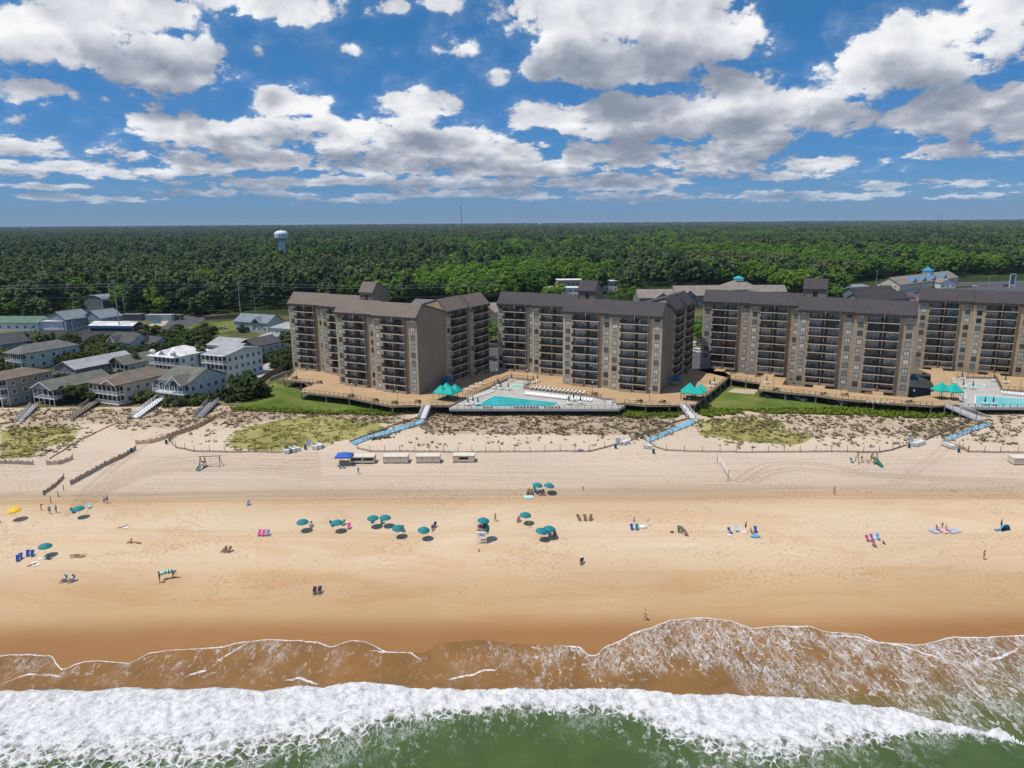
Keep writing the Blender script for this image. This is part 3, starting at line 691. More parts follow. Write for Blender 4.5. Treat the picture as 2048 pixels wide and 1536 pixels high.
M_rail = flat('dark_bronze_rail', (.022, .020, .019), .5)
M_frame = flat('dark_window_frame', (.022, .024, .028), .45)
M_spand = flat('grey_panel', (.34, .34, .31), .7)
M_fascia = flat('dark_fascia', (.05, .042, .038), .6)
M_patio = flat('patio_wall', (.40, .31, .22), .85)
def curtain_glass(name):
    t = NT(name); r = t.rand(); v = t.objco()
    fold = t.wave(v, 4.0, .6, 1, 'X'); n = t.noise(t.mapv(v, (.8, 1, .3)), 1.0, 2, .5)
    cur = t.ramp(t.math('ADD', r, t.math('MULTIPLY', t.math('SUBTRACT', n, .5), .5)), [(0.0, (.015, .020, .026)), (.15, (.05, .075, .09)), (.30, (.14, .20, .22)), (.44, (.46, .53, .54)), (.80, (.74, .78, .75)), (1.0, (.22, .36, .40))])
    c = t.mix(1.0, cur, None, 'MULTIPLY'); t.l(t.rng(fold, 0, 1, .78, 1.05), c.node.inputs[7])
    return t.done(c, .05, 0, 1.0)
M_glass = curtain_glass('curtained_glass')
def window_meshes(w=1.5, h=1.55):
    a = MB(); f = .10
    a.box(-w / 2, -.05, 0, w / 2, .05, f); a.box(-w / 2, -.05, h - f, w / 2, .05, h); a.box(-w / 2, -.05, f, -w / 2 + f, .05, h - f); a.box(w / 2 - f, -.05, f, w / 2, .05, h - f)
    a.box(-.05, -.045, f, .05, .05, h - f)
    b = MB(); b.box(-w / 2 + f, -.015, f, w / 2 - f, .03, h - f)
    c = MB(); c.box(-w / 2, -.035, -.78, w / 2, .05, -.02)
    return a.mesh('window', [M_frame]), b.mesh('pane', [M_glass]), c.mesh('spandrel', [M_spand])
ME_win = window_meshes()
BW = 8.5; REC = 1.0; PRO = 1.05
def balcony_meshes():
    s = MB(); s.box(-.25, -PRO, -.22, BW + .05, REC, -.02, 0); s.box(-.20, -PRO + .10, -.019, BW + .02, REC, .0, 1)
    r = MB()
    r.box(-.20, -PRO + .02, 1.0, BW, -PRO + .08, 1.07); r.box(-.20, -PRO + .03, .10, BW, -PRO + .07, .15)
    for k in range(54): u = -.16 + k * .16; r.box(u, -PRO + .035, .15, u + .06, -PRO + .065, 1.0)
    for k in range(7):
        y = -PRO + .08 + k * .17; r.box(-.20, y, .10, -.15, y + .07, 1.0)
    r.box(-.20, -PRO + .08, 1.0, -.15, 0, 1.07)
    d = MB(); d.box(BW / 2 - .09, -PRO + .12, .0, BW / 2 + .09, REC, FH - .22)
    # full-height fin at the right balcony end, added to shade the wall beside it
    e = MB(); e.box(BW - .14, -PRO + .03, 0, BW + .02, 0, FH - .22)
    a = MB(); b = MB(); w = 3.35; h = 2.12; f = .08
    a.box(0, -.06, 0, w, .02, f); a.box(0, -.06, h - f, w, .02, h)
    for i in range(4): u = i * (w - f) / 3; a.box(u, -.06, f, u + f, .02, h - f)
    for i in range(3): u = i * (w - f) / 3; b.box(u + f, -.03, f, u + (w - f) / 3, .01, h - f)
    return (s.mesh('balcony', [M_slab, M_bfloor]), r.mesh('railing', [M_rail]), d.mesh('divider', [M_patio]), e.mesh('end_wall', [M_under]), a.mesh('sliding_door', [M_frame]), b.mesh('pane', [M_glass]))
ME_bal = balcony_meshes()
def patio_mesh():
    p = MB(); p.box(0, -PRO - .1, 0, BW * .42, -PRO + .1, .75); p.box(BW * .55, -PRO - .1, 0, BW, -PRO + .1, .75)
    p.box(BW * .40, -PRO - .45, 0, BW * .46, -PRO - .1, .85); p.box(BW - .15, -PRO - .1, 0, BW + .15, 0, .85)
    return p.mesh('patio_wall', [M_patio])
ME_patio = patio_mesh()
def roof_profile(depth, over=.65):
    # steep front slope, long gentle back slope
    return [(-over, 22.75), (-over, 23.55), (3.1, 27.35), (depth + .3, 23.75), (depth + .3, 23.45), (3.1, 27.0), (.1, 23.45), (.1, 22.75)]
BAYS = []
def condo(label, corner, phi, lens, look, right=True, tower=None, detail_right=True):
    root = thing('condo_block', label, 'apartment building', (corner[0], corner[1], DZ), phi, 'brown nine-storey beachfront condo blocks')
    mw, mg, mr = M_wall[look[0]], M_gable[look[1]], M_roof1[look[2]]
    def module(M, L, depth, pl, facade=True, cap=True, z0=-2.7):
        u0 = pl; u1 = pl + BW
        top = lambda y: 23.45 + (3.45 * y / 3.1 if y < 3.1 else 3.45 * (depth - y) / (depth - 3.1))
        prof = lambda y0: [(y0, z0), (depth, z0), (depth, 23.4), (3.1, 26.8), (y0, top(y0) - .05)]
        w = MB(); w.profile(prof(0), 0, u0); w.profile(prof(0), u1, L)
        wall = w.obj('wall', [mw], root); wall.matrix_local = M
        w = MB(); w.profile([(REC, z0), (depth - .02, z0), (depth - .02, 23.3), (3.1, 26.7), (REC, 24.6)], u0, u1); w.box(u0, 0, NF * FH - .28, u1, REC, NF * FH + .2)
        x = w.obj('bay_wall', [M_recess], root); x.matrix_local = M
        g = MB(); g.profile(prof(.03), L, L + .05); x = g.obj('end_wall', [mg], root); x.matrix_local = M
        r = MB(); r.profile(roof_profile(depth), -.12, L + .12); x = r.obj('roof', [mr], root); x.matrix_local = M
        fa = MB(); fa.box(-.12, -.70, 22.7, L + .12, -.652, 23.5); x2 = fa.obj('fascia', [M_fascia], x); 
        if not facade: return
        rz = math.atan2(M[1][0], M[0][0])
        def put(name, me, par, u, y, z, local=False):
            o = link(name, me, par)
            if local: o.location = (u, y, z)
            else: o.location = M @ Vector((u, y, z)); o.rotation_euler = (0, 0, rz)
            return o
        wins = [u0 * .47] + [u1 + (L - u1) * .62]
        for k in range(NF):
            z = k * FH
            for wu in wins:
                o = put('window', ME_win[0], root, wu, 0, z + .82); put('pane', ME_win[1], o, 0, 0, 0, True); put('spandrel', ME_win[2], o, 0, 0, 0, True)
            if k > 0: b = put('balcony', ME_bal[0], root, u0, 0, z)
            else: b = put('patio_wall', ME_patio, root, u0, 0, .0)
            if k > 0: put('railing', ME_bal[1], b, 0, 0, 0, True)
            put('divider', ME_bal[2], b, 0, 0, 0, True)
            put('end_wall', ME_bal[3], b, 0, 0, 0, True)
            for du in (.12, BW - 3.35 - .12):
                d = put('sliding_door', ME_bal[4], b, du, REC, .02, True); put('pane', ME_bal[5], d, 0, 0, 0, True)
    outs = [14.7, 13.0, 1.7, 0.0]
    x = -sum(lens)
    for L, oy in zip(lens, outs):
        pl = (L - BW) * .47
        module(Matrix.Translation((x, oy, 0)), L, 16.0, pl); BAYS.append((corner, phi, x + pl, oy))
        x += L
    if right:
        y = 16.2
        for L, ox in ((13.6, 0.0), (12.8, .9)):
            M = Matrix(((0, -1, 0, ox), (1, 0, 0, y), (0, 0, 1, 0), (0, 0, 0, 1)))
            module(M, L, 15.0, (L - BW) * .6, detail_right); y += L
    if tower:
        px, py, w, d = tower                       # left front eave of the lift tower in the picture
        best = None
        for oy in np.arange(14, 34, .5):           # stands behind the stepped front wing
            for lx in np.arange(-40, -8, .5):
                p = Vector((corner[0], corner[1], DZ)) + Vector((lx * math.cos(phi) - oy * math.sin(phi), lx * math.sin(phi) + oy * math.cos(phi), 28.4))
                q = p - Vector((0, 0, CAMZ)); dep = q.dot(Vector(_f)); qx = 1024 + FPX * q.dot(Vector(_r)) / dep; qy = 768 - FPX * q.dot(Vector(_u)) / dep
                e = (qx - px) ** 2 + (qy - py) ** 2 + .4 * (oy - 20) ** 2
                if best is None or e < best[0]: best = (e, lx, oy)
        _, lx, oy = best; M = Matrix.Translation((lx, oy, 0))
        a = MB(); a.profile([(0, 20), (d, 20), (d, 28.6), (2.3, 31.5), (0, 28.9)], 0, w); o = a.obj('lift_tower', [mg], root); o.matrix_local = M
        a = MB(); a.profile([(-.35, 28.3), (-.35, 28.8), (2.3, 32.0), (d + .2, 28.9), (d + .2, 28.6), (2.3, 31.6)], -.15, w + .15); a.obj('roof', [mr], o)
        a = MB(); a.box(w * .42, -.05, 25.6, w * .62, .0, 27.9); a.obj('louvre', [M_frame], o)
    return root
R27 = math.radians(-27)
C1 = condo('nine-storey condo block with the palest roof, leftmost, next to the beach houses', (-28.2, 209.6), R27, [16.2, 16.2, 16.0, 16.3], (0, 0, 0), True, (718, 589, 5.6, 9.0))
C2 = condo('tan nine-storey condo block directly behind the rectangular pool, between two teal tent groups', (44.6, 208.3), math.radians(-24.5), [13.8, 15.3, 15.8, 16.1], (1, 1, 1), True, (1156, 585.5, 6.0, 8.5))
C3 = condo('browner nine-storey condo block standing above the deck with cars parked beneath', (118.6, 206.6), R27, [16.2, 16.3, 16.2, 16.3], (2, 1, 1), False, (1606, 580.5, 7.2, 8.5))
C4 = condo('nine-storey condo block cut off by the right edge of the photo', (194.0, 205.5), R27, [16.4, 16.4, 16.2, 16.3], (3, 1, 1), False)

# ================================================================== boardwalk, pools and what stands on them
M_deck = (lambda t: t.done(t.mix(1.0, t.ramp(t.noise(t.geo(), .12, 4, .6), [(.3, (.41, .280, .160)), (.7, (.49, .345, .205))]), t.ramp(t.noise(t.mapv(t.geo(), (3, .5, 1), (0, 0, .45)), 1.2, 4, .7), [(.3, (.90, .89, .88)), (.7, (1.06, 1.06, 1.06))]), 'MULTIPLY'), .85, 0, .2))(NT('tan_deck_boards'))
M_deckedge = flat('weathered_deck_edge', (.30, .26, .21), .85)
M_post = flat('weathered_post', (.30, .27, .23), .9)
M_rail2 = flat('brown_rail', (.085, .065, .05), .7)
M_pooldeck = asphalt('pale_pool_deck', (.44, .42, .39), .10)
M_white = flat('white_plastic', (.80, .80, .79), .45, .04)
M_whitep = flat('white_paint', (.76, .77, .77), .6, .07)
M_grey = flat('weathered_grey_wood', (.40, .40, .41), .85, .15, 2.0)
M_teal = flat('teal_canvas', (.008, .43, .37), .8, .06)
M_teald = flat('dark_teal_canvas', (.006, .09, .11), .8, .08)
M_tealu = flat('teal_umbrella_cloth', (.004, .20, .23), .75, .10)
M_bluec = flat('blue_canvas', (.012, .13, .27), .8, .08)
M_black = flat('black_metal', (.02, .02, .022), .5)
M_mulch = flat('dark_mulch', (.030, .024, .020), .95)
M_planter = flat('planter_wood', (.36, .25, .16), .85)
M_leaf0 = flat('planter_leaves', (.06, .10, .03), .9, .4)
M_railcap = flat('pale_rail_cap', (.62, .63, .65), .7)
def loc2w(corner, phi, x, y): return (corner[0] + x * math.cos(phi) - y * math.sin(phi), corner[1] + x * math.sin(phi) + y * math.cos(phi))
def D(px, py, z=DZ): p = P(px, py, z); return (p.x, p.y)
K3 = ((118.6, 206.6), R27); K4 = ((194.0, 205.5), R27)
front_a = [(567, 759.5), (633.8, 766), (603, 778), (600.5, 784), (650, 789.5), (696, 794.5), (740, 803.5), (784.7, 812), (831.6, 810.5), (880, 811), (899, 811)]
pool_edge = [(899, 811), (930, 795), (1016.7, 756), (1026.5, 755.5), (1065.5, 759), (1060.7, 767.3), (1047, 774.5), (1074, 777.5), (1183, 790.5), (1203, 795.5), (1229, 797), (1233, 806), (1249, 806)]
front_b = [(1249, 806), (1292, 810.5), (1340, 810.3), (1392, 808.5), (1461.5, 752)]
back_a = [(1440, 737), (1385, 738), (1320, 768), (1290, 765), (1120, 745), (1000, 733), (990, 744), (975, 746), (930, 750), (890, 758), (845, 772), (690, 756), (660, 746), (597, 733), (582, 752)]
front_c = [(1461.5, 757), (1521.5, 766), (1517.6, 778.3), (1571, 784.5), (1631, 790), (1684, 798), (1747.6, 803), (1816, 809), (1865, 811.5), (1919, 809)]
pool2_edge = [(1919, 809), (1913.5, 753), (1991, 755), (2003, 778), (2110, 785)]
def deck(label, outline, posts_along, z=DZ, mat=None, edge=None, th=.5):
    root = thing('boardwalk_deck', label, 'boardwalk deck', (*outline[0], 0))
    ox, oy = outline[0]; pts = [(x - ox, y - oy) for x, y in outline]
    mb = MB(); mb.prism(pts, z - .12, z, 0); mb.obj('deck_boards', mat or M_deck, root)
    cx = sum(p[0] for p in pts) / len(pts); cyy = sum(p[1] for p in pts) / len(pts)
    mb = MB(); n = len(pts)
    for i in range(n):                              # rim beam under the edge
        a = Vector((*pts[i], 0)); b = Vector((*pts[(i + 1) % n], 0)); d = (b - a)
        if d.length < .3: continue
        d.normalize(); nn = Vector((-d.y, d.x, 0)) * .06
        mb.add([a + nn + Vector((0, 0, z - th)), b + nn + Vector((0, 0, z - th)), b - nn + Vector((0, 0, z - th)), a - nn + Vector((0, 0, z - th)),
                a + nn + Vector((0, 0, z - .122)), b + nn + Vector((0, 0, z - .122)), b - nn + Vector((0, 0, z - .122)), a - nn + Vector((0, 0, z - .122))],
               [(0, 3, 2, 1), (4, 5, 6, 7), (0, 1, 5, 4), (1, 2, 6, 5), (2, 3, 7, 6), (3, 0, 4, 7)])
    mb.obj('rim_beam', edge or M_deckedge, root)
    m = MB(); m.box(-.19, -.19, 0, .19, .19, z - .13 - 4.6); pm = m.mesh('support_post', [M_post]); k = 0
    for line in posts_along:
        for a, b in zip(line[:-1], line[1:]):
            a = Vector(a); b = Vector(b); L = (b - a).length; c = max(1, round(L / 6.5))
            nrm = Vector((-(b - a).y, (b - a).x)).normalized()
            if nrm.y < 0: nrm = -nrm
            for i in range(c):
                q = a + (b - a) * (i / c)
                for s in ((.45, 5.2) if k % 2 == 0 else (.45,)):
                    if k > 95: break
                    r = q + nrm * s; link('support_post', pm, root, (r.x - ox, r.y - oy, 4.6)); k += 1
    return root
fa = [D(*p) for p in front_a]; fb = [D(*p) for p in front_b]; fc = [D(*p) for p in front_c]
deck('tan boardwalk deck on posts around the two blocks left of the lawn', fa + [D(*p) for p in pool_edge[1:-1]] + fb + [D(*p) for p in back_a], [fa[:2], fa[3:9], fb[:4], fb[3:]])
dk3 = [loc2w(*K3, *q) for q in ((1.0, -5.2), (-16.3, -5.2), (-16.3, -3.2), (-35.2, -3.2), (-35.2, 8.3), (-48.8, 8.3), (-48.8, 9.9), (-66.5, 9.9))]
dk4 = [loc2w(*K4, *q) for q in ((-30, 8.3), (-48.9, 8.3), (-48.9, 9.9), (-63.5, 9.9))]
deck('tan boardwalk deck with cars parked under it, around the two blocks right of the lawn', fc + [D(*p) for p in pool2_edge[1:]] + dk4 + [D(1862, 748), D(1862, 790)] + dk3 + [D(1440, 737)], [fc[:2], fc[2:]])
def bridge(K, x, y0, w=3.4):
    mb = MB(); mb.box(-w / 2, 0, -.14, w / 2, 4.9, 0); p = loc2w(*K, x, y0 - 4.95)
    o = mb.obj('entry_bridge', M_deck, None, (*p, DZ + .004), K[1]); return o
for i, (K, x, y0, nm) in enumerate([(K3, -57.5, 14.7, 'furthest left bay'), (K3, -41, 13.0, 'second bay from the left'), (K3, -24.5, 1.7, 'third bay from the left'), (K3, -8.3, 0, 'rightmost bay'), (K4, -57.5, 14.7, 'second last'), (K4, -41, 13.0, 'last')]):
    tag(bridge(K, x, y0), f'short tan entry bridge to the {nm} of the browner block' if K is K3 else f'short tan entry bridge, {nm} before the right edge of the photo', 'bridge', 'entry bridges to the ground-floor patios')
def railing(name, label, pts, z, h=1.05, mat=None, cap=None, step=1.75, bal=.0, group='railings of the boardwalk and pools', cat='railing', zf=None):
    """pts: world xy; zf(i) optional heights"""
    root = thing(name, label, cat, (*pts[0], z), 0, group); ox, oy = pts[0]
    rails = MB(); pm = MB(); pm.box(-.05, -.05, -.1, .05, .05, h + .02); pmesh = pm.mesh('post', [mat or M_rail2]); cnt = 0
    zs = zf or [z] * len(pts)
    for i in range(len(pts) - 1):
        a = Vector((pts[i][0] - ox, pts[i][1] - oy, zs[i] - z)); b = Vector((pts[i + 1][0] - ox, pts[i + 1][1] - oy, zs[i + 1] - z)); L = (b - a).length
        d = (b - a) / max(L, 1e-6); n = Vector((-d.y, d.x, 0)).normalized() * .035
        for zz, t in ((h, .07), (h * .5, .04), (.12, .05)):
            q = [a + n, b + n, b - n, a - n]
            rails.add([p + Vector((0, 0, zz - t)) for p in q] + [p + Vector((0, 0, zz)) for p in q], [(0, 3, 2, 1), (4, 5, 6, 7), (0, 1, 5, 4), (1, 2, 6, 5), (2, 3, 7, 6), (3, 0, 4, 7)], 1 if (cap and zz == h) else 0)
        if bal:
            for k in range(int(L / bal)):
                p = a + d * (k + .5) * bal; rails.box(p.x - .02, p.y - .02, p.z + .1, p.x + .02, p.y + .02, p.z + h - .05, 0)
        c = max(1, round(L / step))
        for k in range(c + (1 if i == len(pts) - 2 else 0)):
            if cnt > 98: break
            p = a + (b - a) * (k / c); link('post', pmesh, root, p); cnt += 1
    rails.obj('rails', [mat or M_rail2, cap or mat or M_rail2], root)
    return root
def inset(pts, d=.15): return pts
railing('deck_railing', 'brown railing of the upper left deck edge near the beach houses', fa[:2], DZ, bal=.0)
railing('deck_railing', 'long brown railing on the seaward deck edge of the leftmost block', fa[3:9], DZ)
railing('deck_railing', 'brown railing beside the left ramp, in front of the four teal tents', [D(862, 811), fa[-1]], DZ)
railing('deck_railing', 'brown railing between the wide stair and the middle ramp', fb[:3], DZ)
railing('deck_railing', 'slanting dark railing above the left side of the lawn', fb[3:], DZ)
railing('deck_railing', 'brown railing above the notch at the back of the lawn', fc[:2], DZ)
railing('deck_railing', 'long brown railing above the parked cars', fc[2:8], DZ)
railing('deck_railing', 'brown railing left of the right-hand ramp', fc[7:9], DZ)
pe = [D(*p) for p in pool_edge]
railing('pool_fence', 'brown wall and railing behind the diagonal lounger row of the rectangular pool', pe[1:5], 6.75, 1.6, bal=.5)
railing('pool_fence', 'railing behind the front lounger row on the right of the small round pool', pe[5:10], 6.75, 1.6, bal=.5)
p2 = [D(*p) for p in pool2_edge]
railing('pool_fence', 'railing along the landward side of the right-hand pools', p2[1:5], 6.75, 1.5)

# pool terraces
PZ = 6.75
pd1 = [(899, 818.6), (1238, 818.6), (1250, 812), (1249, 805), (1233, 803), (1229, 795), (1203, 793), (1183, 788), (1074, 776), (1046, 773), (1061, 765), (1066, 757), (1026, 753), (1016, 754), (929, 793), (899, 812)]
pd1w = [D(a, b, PZ) for a, b in pd1]
deck('pale grey pool terrace holding the rectangular pool', pd1w, [], PZ, M_pooldeck, M_grey, .55)
pd2 = [(1920, 815.5), (2110, 816.5), (2110, 783), (2003, 776), (1991, 753), (1913, 751), (1918, 806)]
pd2w = [D(a, b, PZ) for a, b in pd2]
deck('pale pool terrace at the right edge with the turquoise pool', pd2w, [], PZ, M_pooldeck, M_grey, .55)
railing('pool_fence', 'dark fence along the seaward edge of the rectangular pool terrace', [D(a, b, PZ) for a, b in ((902, 818.3), (1237, 818.3), (1249, 811))], PZ, 1.15, M_black, step=1.9)
railing('pool_fence', 'dark fence along the seaward edge of the right-hand pool terrace', [D(a, b, PZ) for a, b in ((1922, 815.2), (2105, 816.2))], PZ, 1.15, M_black, step=1.9)
def pool(label, pts, water, z=PZ, inner=.35):
    c = Vector((sum(p[0] for p in pts) / len(pts), sum(p[1] for p in pts) / len(pts)))
    root = thing('swimming_pool', label, 'swimming pool', (c.x, c.y, z))
    loc = [Vector(p) - c for p in pts]; n = len(loc); mb = MB(); out = [p * (1 + inner / p.length) for p in loc]
    vs_ = [(*p, .0) for p in out] + [(*p, .12) for p in out] + [(*p, .12) for p in loc] + [(*p, .0) for p in loc]
    fs = []
    for i in range(n):
        j = (i + 1) % n; fs += [(i, j, n + j, n + i), (n + i, n + j, 2 * n + j, 2 * n + i), (2 * n + i, 2 * n + j, 3 * n + j, 3 * n + i)]
    mb.add(vs_, fs); mb.obj('coping', M_white, root)
    mb = MB(); mb.add([(*p, .05) for p in loc], [tuple(range(n))]); o = mb.obj('water', water, root)
    return root
def pool_water(name, a, b):
    t = NT(name); v = t.geo(); n = t.noise(v, .9, 4, .7, 1.0); l = t.vor(t.mapv(v, (1, 2.2, 1)), .9, 'DISTANCE_TO_EDGE')
    c = t.mix(t.rng(n, .35, .68), a, b); c = t.mix(t.rng(l, 0, .12, .35, 0), c, (.25, .75, .72)); t.bump(n, .3, .05); return t.done(c, .12, 0, .3)
M_pw1 = pool_water('pool_water', (.008, .33, .37), (.03, .50, .50)); M_pw2 = pool_water('light_pool_water', (.14, .56, .60), (.24, .68, .70)); M_pw3 = pool_water('wading_pool_water', (.36, .62, .52), (.46, .70, .58))
pool('rectangular turquoise pool in front of the tan block', [D(*p, PZ) for p in ((990.3, 791.8), (1118.6, 805.8), (1107, 813.4), (946, 813.4))], M_pw1)
def oval(px, py, rx, ry, n=18): return [D(px + rx * math.cos(2 * math.pi * i / n), py - ry * math.sin(2 * math.pi * i / n), PZ) for i in range(n)]
pool('small pale green oval wading pool behind the rectangular pool', oval(1036, 774, 15.5, 4.0), M_pw3)
pool('light turquoise pool cut by the right edge', [D(*p, PZ) for p in ((1953, 791.5), (2105, 802), (2105, 813), (1965, 813), (1951, 806))], M_pw2)
pool('shallow oval wading pool behind the right-hand pool', oval(1950, 771.5, 19, 3.6), M_pw3)

# ---- pieces
def lounger_proto():
    s = MB(); s.box(-.32, -.98, .30, .32, .35, .36); s.add([(-.32, .35, .30), (.32, .35, .30), (.32, .98, .78), (-.32, .98, .78), (-.32, .33, .36), (.32, .33, .36), (.32, .94, .84), (-.32, .94, .84)], [(0, 3, 2, 1), (4, 5, 6, 7), (0, 1, 5, 4), (1, 2, 6, 5), (2, 3, 7, 6), (3, 0, 4, 7)])
    for x in (-.29, .24):
        for y in (-.85, .15, .62): s.box(x, y, 0, x + .05, y + .06, .30 if y < .5 else .5)
    return s.mesh('sun_lounger', [M_white])
ME_lounge = lounger_proto()
ORD = ['first', 'second', 'third', 'fourth', 'fifth', 'sixth', 'seventh', 'eighth', 'ninth', 'tenth', 'eleventh', 'twelfth', 'thirteenth', 'fourteenth', 'fifteenth', 'sixteenth', 'seventeenth', 'eighteenth', 'nineteenth', 'twentieth', 'twenty-first', 'twenty-second', 'twenty-third', 'twenty-fourth']
def lounger_row(a, b, n, z, rz, text, group):
    A = Vector(D(*a, z)); B = Vector(D(*b, z))
    for i in range(n):
        p = A + (B - A) * (i / max(n - 1, 1)); o = link('sun_lounger', ME_lounge, None, (p.x, p.y, z), rz + rnd.uniform(-.05, .05))
        o.scale = (.80, 1, 1); tag(o, f'white sun lounger, {ORD[i]} from the left {text}', 'sun lounger', group)
lounger_row((939, 798.5), (985, 783.5), 12, PZ, math.radians(63), 'in the diagonal row left of the rectangular pool', 'loungers left of the rectangular pool')
lounger_row((1051, 789.5), (1132, 798.5), 20, PZ, math.radians(-20), 'in the long row just behind the rectangular pool', 'loungers behind the rectangular pool')
lounger_row((1143, 799.5), (1181, 803), 7, PZ, math.radians(-25), 'in the short row right of the rectangular pool', 'loungers right of the rectangular pool')
lounger_row((1064, 776.3), (1166.4, 787.3), 14, DZ, math.radians(-35), 'in the back row on the tan boardwalk', 'loungers on the boardwalk')
lounger_row((968, 815.4), (982, 815.4), 3, PZ, math.radians(178), 'by the seaward fence at the left pool end', 'loungers along the seaward pool fence')
lounger_row((1029, 815.4), (1074, 815.4), 8, PZ, math.radians(178), 'of eight by the seaward fence at mid pool', 'loungers along the seaward pool fence')
lounger_row((1091, 815.4), (1118, 815.4), 5, PZ, math.radians(178), 'by the seaward fence at the right pool end', 'loungers along the seaward pool fence')
lounger_row((2006, 788), (2047, 792), 7, PZ, math.radians(-10), 'behind the pool at the right edge', 'loungers at the right-hand pool')
lounger_row((1923, 785), (1930, 800), 8, PZ, math.radians(80), 'in the tight stack beside the two teal tents', 'stacked loungers by the right-hand tents')
lounger_row((1905, 758), (1908, 767), 5, DZ, math.radians(70), 'in the small cluster behind the two teal tents', 'loungers behind the right-hand tents')
lounger_row((1736, 806), (1777, 808), 5, DZ, math.radians(170), 'leaning by the railing of the browner block', 'chairs by the railing of the browner block')
# tables with folded umbrellas
def table_meshes():
    t = MB(); t.lathe([(0, .70), (.60, .70), (.62, .73), (.60, .76), (0, .76)], 14); t.lathe([(.05, 0.04), (.05, .70)], 6); t.lathe([(0, 0), (.3, 0), (.28, .05), (0, .05)], 10)
    c = MB(); c.rod((0, 0, .78), (0, 0, 2.75), .025, .02, 6, 1); c.lathe([(.03, 1.05), (.24, 1.10), (.22, 1.6), (.11, 2.45), (.02, 2.7)], 8, 0)
    ch = MB(); ch.box(-.25, -.25, .40, .25, .22, .45); ch.add([(-.25, .20, .45), (.25, .20, .45), (.25, .34, .95), (-.25, .34, .95), (-.25, .25, .45), (.25, .25, .45), (.25, .39, .95), (-.25, .39, .95)], [(0, 3, 2, 1), (4, 5, 6, 7), (0, 1, 5, 4), (1, 2, 6, 5), (2, 3, 7, 6), (3, 0, 4, 7)])
    for x in (-.24, .20):
        for y in (-.24, .18): ch.box(x, y, 0, x + .05, y + .05, .40)
        ch.box(x, -.25, .62, x + .05, .28, .66); ch.box(x, -.25, .45, x + .05, -.20, .64)
    return t.mesh('patio_table', [M_white]), c.mesh('folded_umbrella', [M_teald, M_white]), ch.mesh('patio_chair', [M_white])
ME_tab, ME_fold, ME_chair = table_meshes()
TABLES = [(935, 782, DZ, 'on the boardwalk nearest the four teal tents'), (947, 777, DZ, 'second along the boardwalk beside the diagonal fence'), (964, 770, DZ, 'farthest along the boardwalk beside the diagonal fence'),
 (996.7, 773.5, PZ, 'just left of the wading pool, hindmost of three'), (989, 778, PZ, 'at the top end of the diagonal lounger row'), (1001.6, 780, PZ, 'behind the back left corner of the rectangular pool'), (1016.7, 781, PZ, 'below the wading pool, nearest the pool corner'), (1023, 762.5, PZ, 'in the back corner of the wading pool fence'),
 (1067, 767.5, DZ, 'right of the wading pool fence, nearer one'), (1075, 764, DZ, 'right of the wading pool fence, farther one'), (936, 812, PZ, 'in the front left pool corner, leftmost'), (946, 809, PZ, 'in the front left pool corner, middle'), (956, 811.5, PZ, 'in the front left pool corner, rightmost'),
 (1137.6, 809, PZ, 'right of the pool, leftmost of three'), (1147, 803, PZ, 'right of the pool, rearmost of three'), (1161, 808, PZ, 'right of the pool, rightmost of three'), (1419.3, 775.5, DZ, 'behind the middle tents, nearer one'), (1428, 769, DZ, 'behind the middle tents, farther one'), (1533, 768, DZ, 'above the notch of the lawn'),
 (1923.4, 759.5, PZ, 'back left corner of the right-hand wading pool'), (1926, 777, PZ, 'between the tent pair and the right-hand wading pool'), (1945, 778.5, PZ, 'in front of the right-hand wading pool'), (1987, 763, PZ, 'back right corner of the right-hand wading pool'), (2010, 767, DZ, 'right of the right-hand wading pool'), (1969, 811, PZ, 'seaward of the right-hand pool, left one'), (1985.6, 811, PZ, 'seaward of the right-hand pool, right one')]
for i, (a, b, z, txt) in enumerate(TABLES):
    x, y = D(a, b, z)
    o = link('patio_table', ME_tab, None, (x, y, z)); tag(o, f'round white patio table {txt}', 'table', 'round patio tables of the pools')
    o = link('folded_umbrella', ME_fold, None, (x, y, z)); tag(o, f'folded teal umbrella at the table {txt}', 'umbrella', 'folded patio umbrellas')
    for k, side in ((0, 'left'), (1, 'right')):
        an = (3.0 if k == 0 else .2) + rnd.uniform(-.3, .3); o = link('patio_chair', ME_chair, None, (x + .85 * math.cos(an), y + .85 * math.sin(an), z), an - math.pi / 2)
        tag(o, f'white chair {side} of the table {txt}', 'chair', 'white chairs at the patio tables')
# teal pyramid tents
def tent_meshes(w=3.5):
    h = w / 2; c = MB(); z0, z1 = 2.35, 4.45
    c.add([(-h, -h, z0), (h, -h, z0), (h, h, z0), (-h, h, z0), (0, 0, z1), (-h, -h, z0 - .28), (h, -h, z0 - .28), (h, h, z0 - .28), (-h, h, z0 - .28)],
          [(0, 1, 4), (1, 2, 4), (2, 3, 4), (3, 0, 4), (0, 5, 6, 1), (1, 6, 7, 2), (2, 7, 8, 3), (3, 8, 5, 0)])
    p = MB(); p.rod((0, 0, 0), (0, 0, z0), .06, .06, 6)
    return c.mesh('canopy', [M_teal], fix=False), p.mesh('leg', [M_black])
ME_tent = tent_meshes()
def tent(px, py, label, rz, mat=None, w=1.0, group='teal pyramid tents on the boardwalk'):
    x, y = D(px, py, DZ + 4.45 * w); root = thing('pyramid_tent', label, 'shade tent', (x, y, DZ), rz, group); root.scale = (w, w, w)
    c = link('canopy', ME_tent[0], root)
    if mat: c.material_slots[0].link = 'OBJECT'; c.material_slots[0].material = mat
    for sx in (-1, 1):
        for sy in (-1, 1): link('leg', ME_tent[1], root, (sx * 1.68, sy * 1.68, 0))
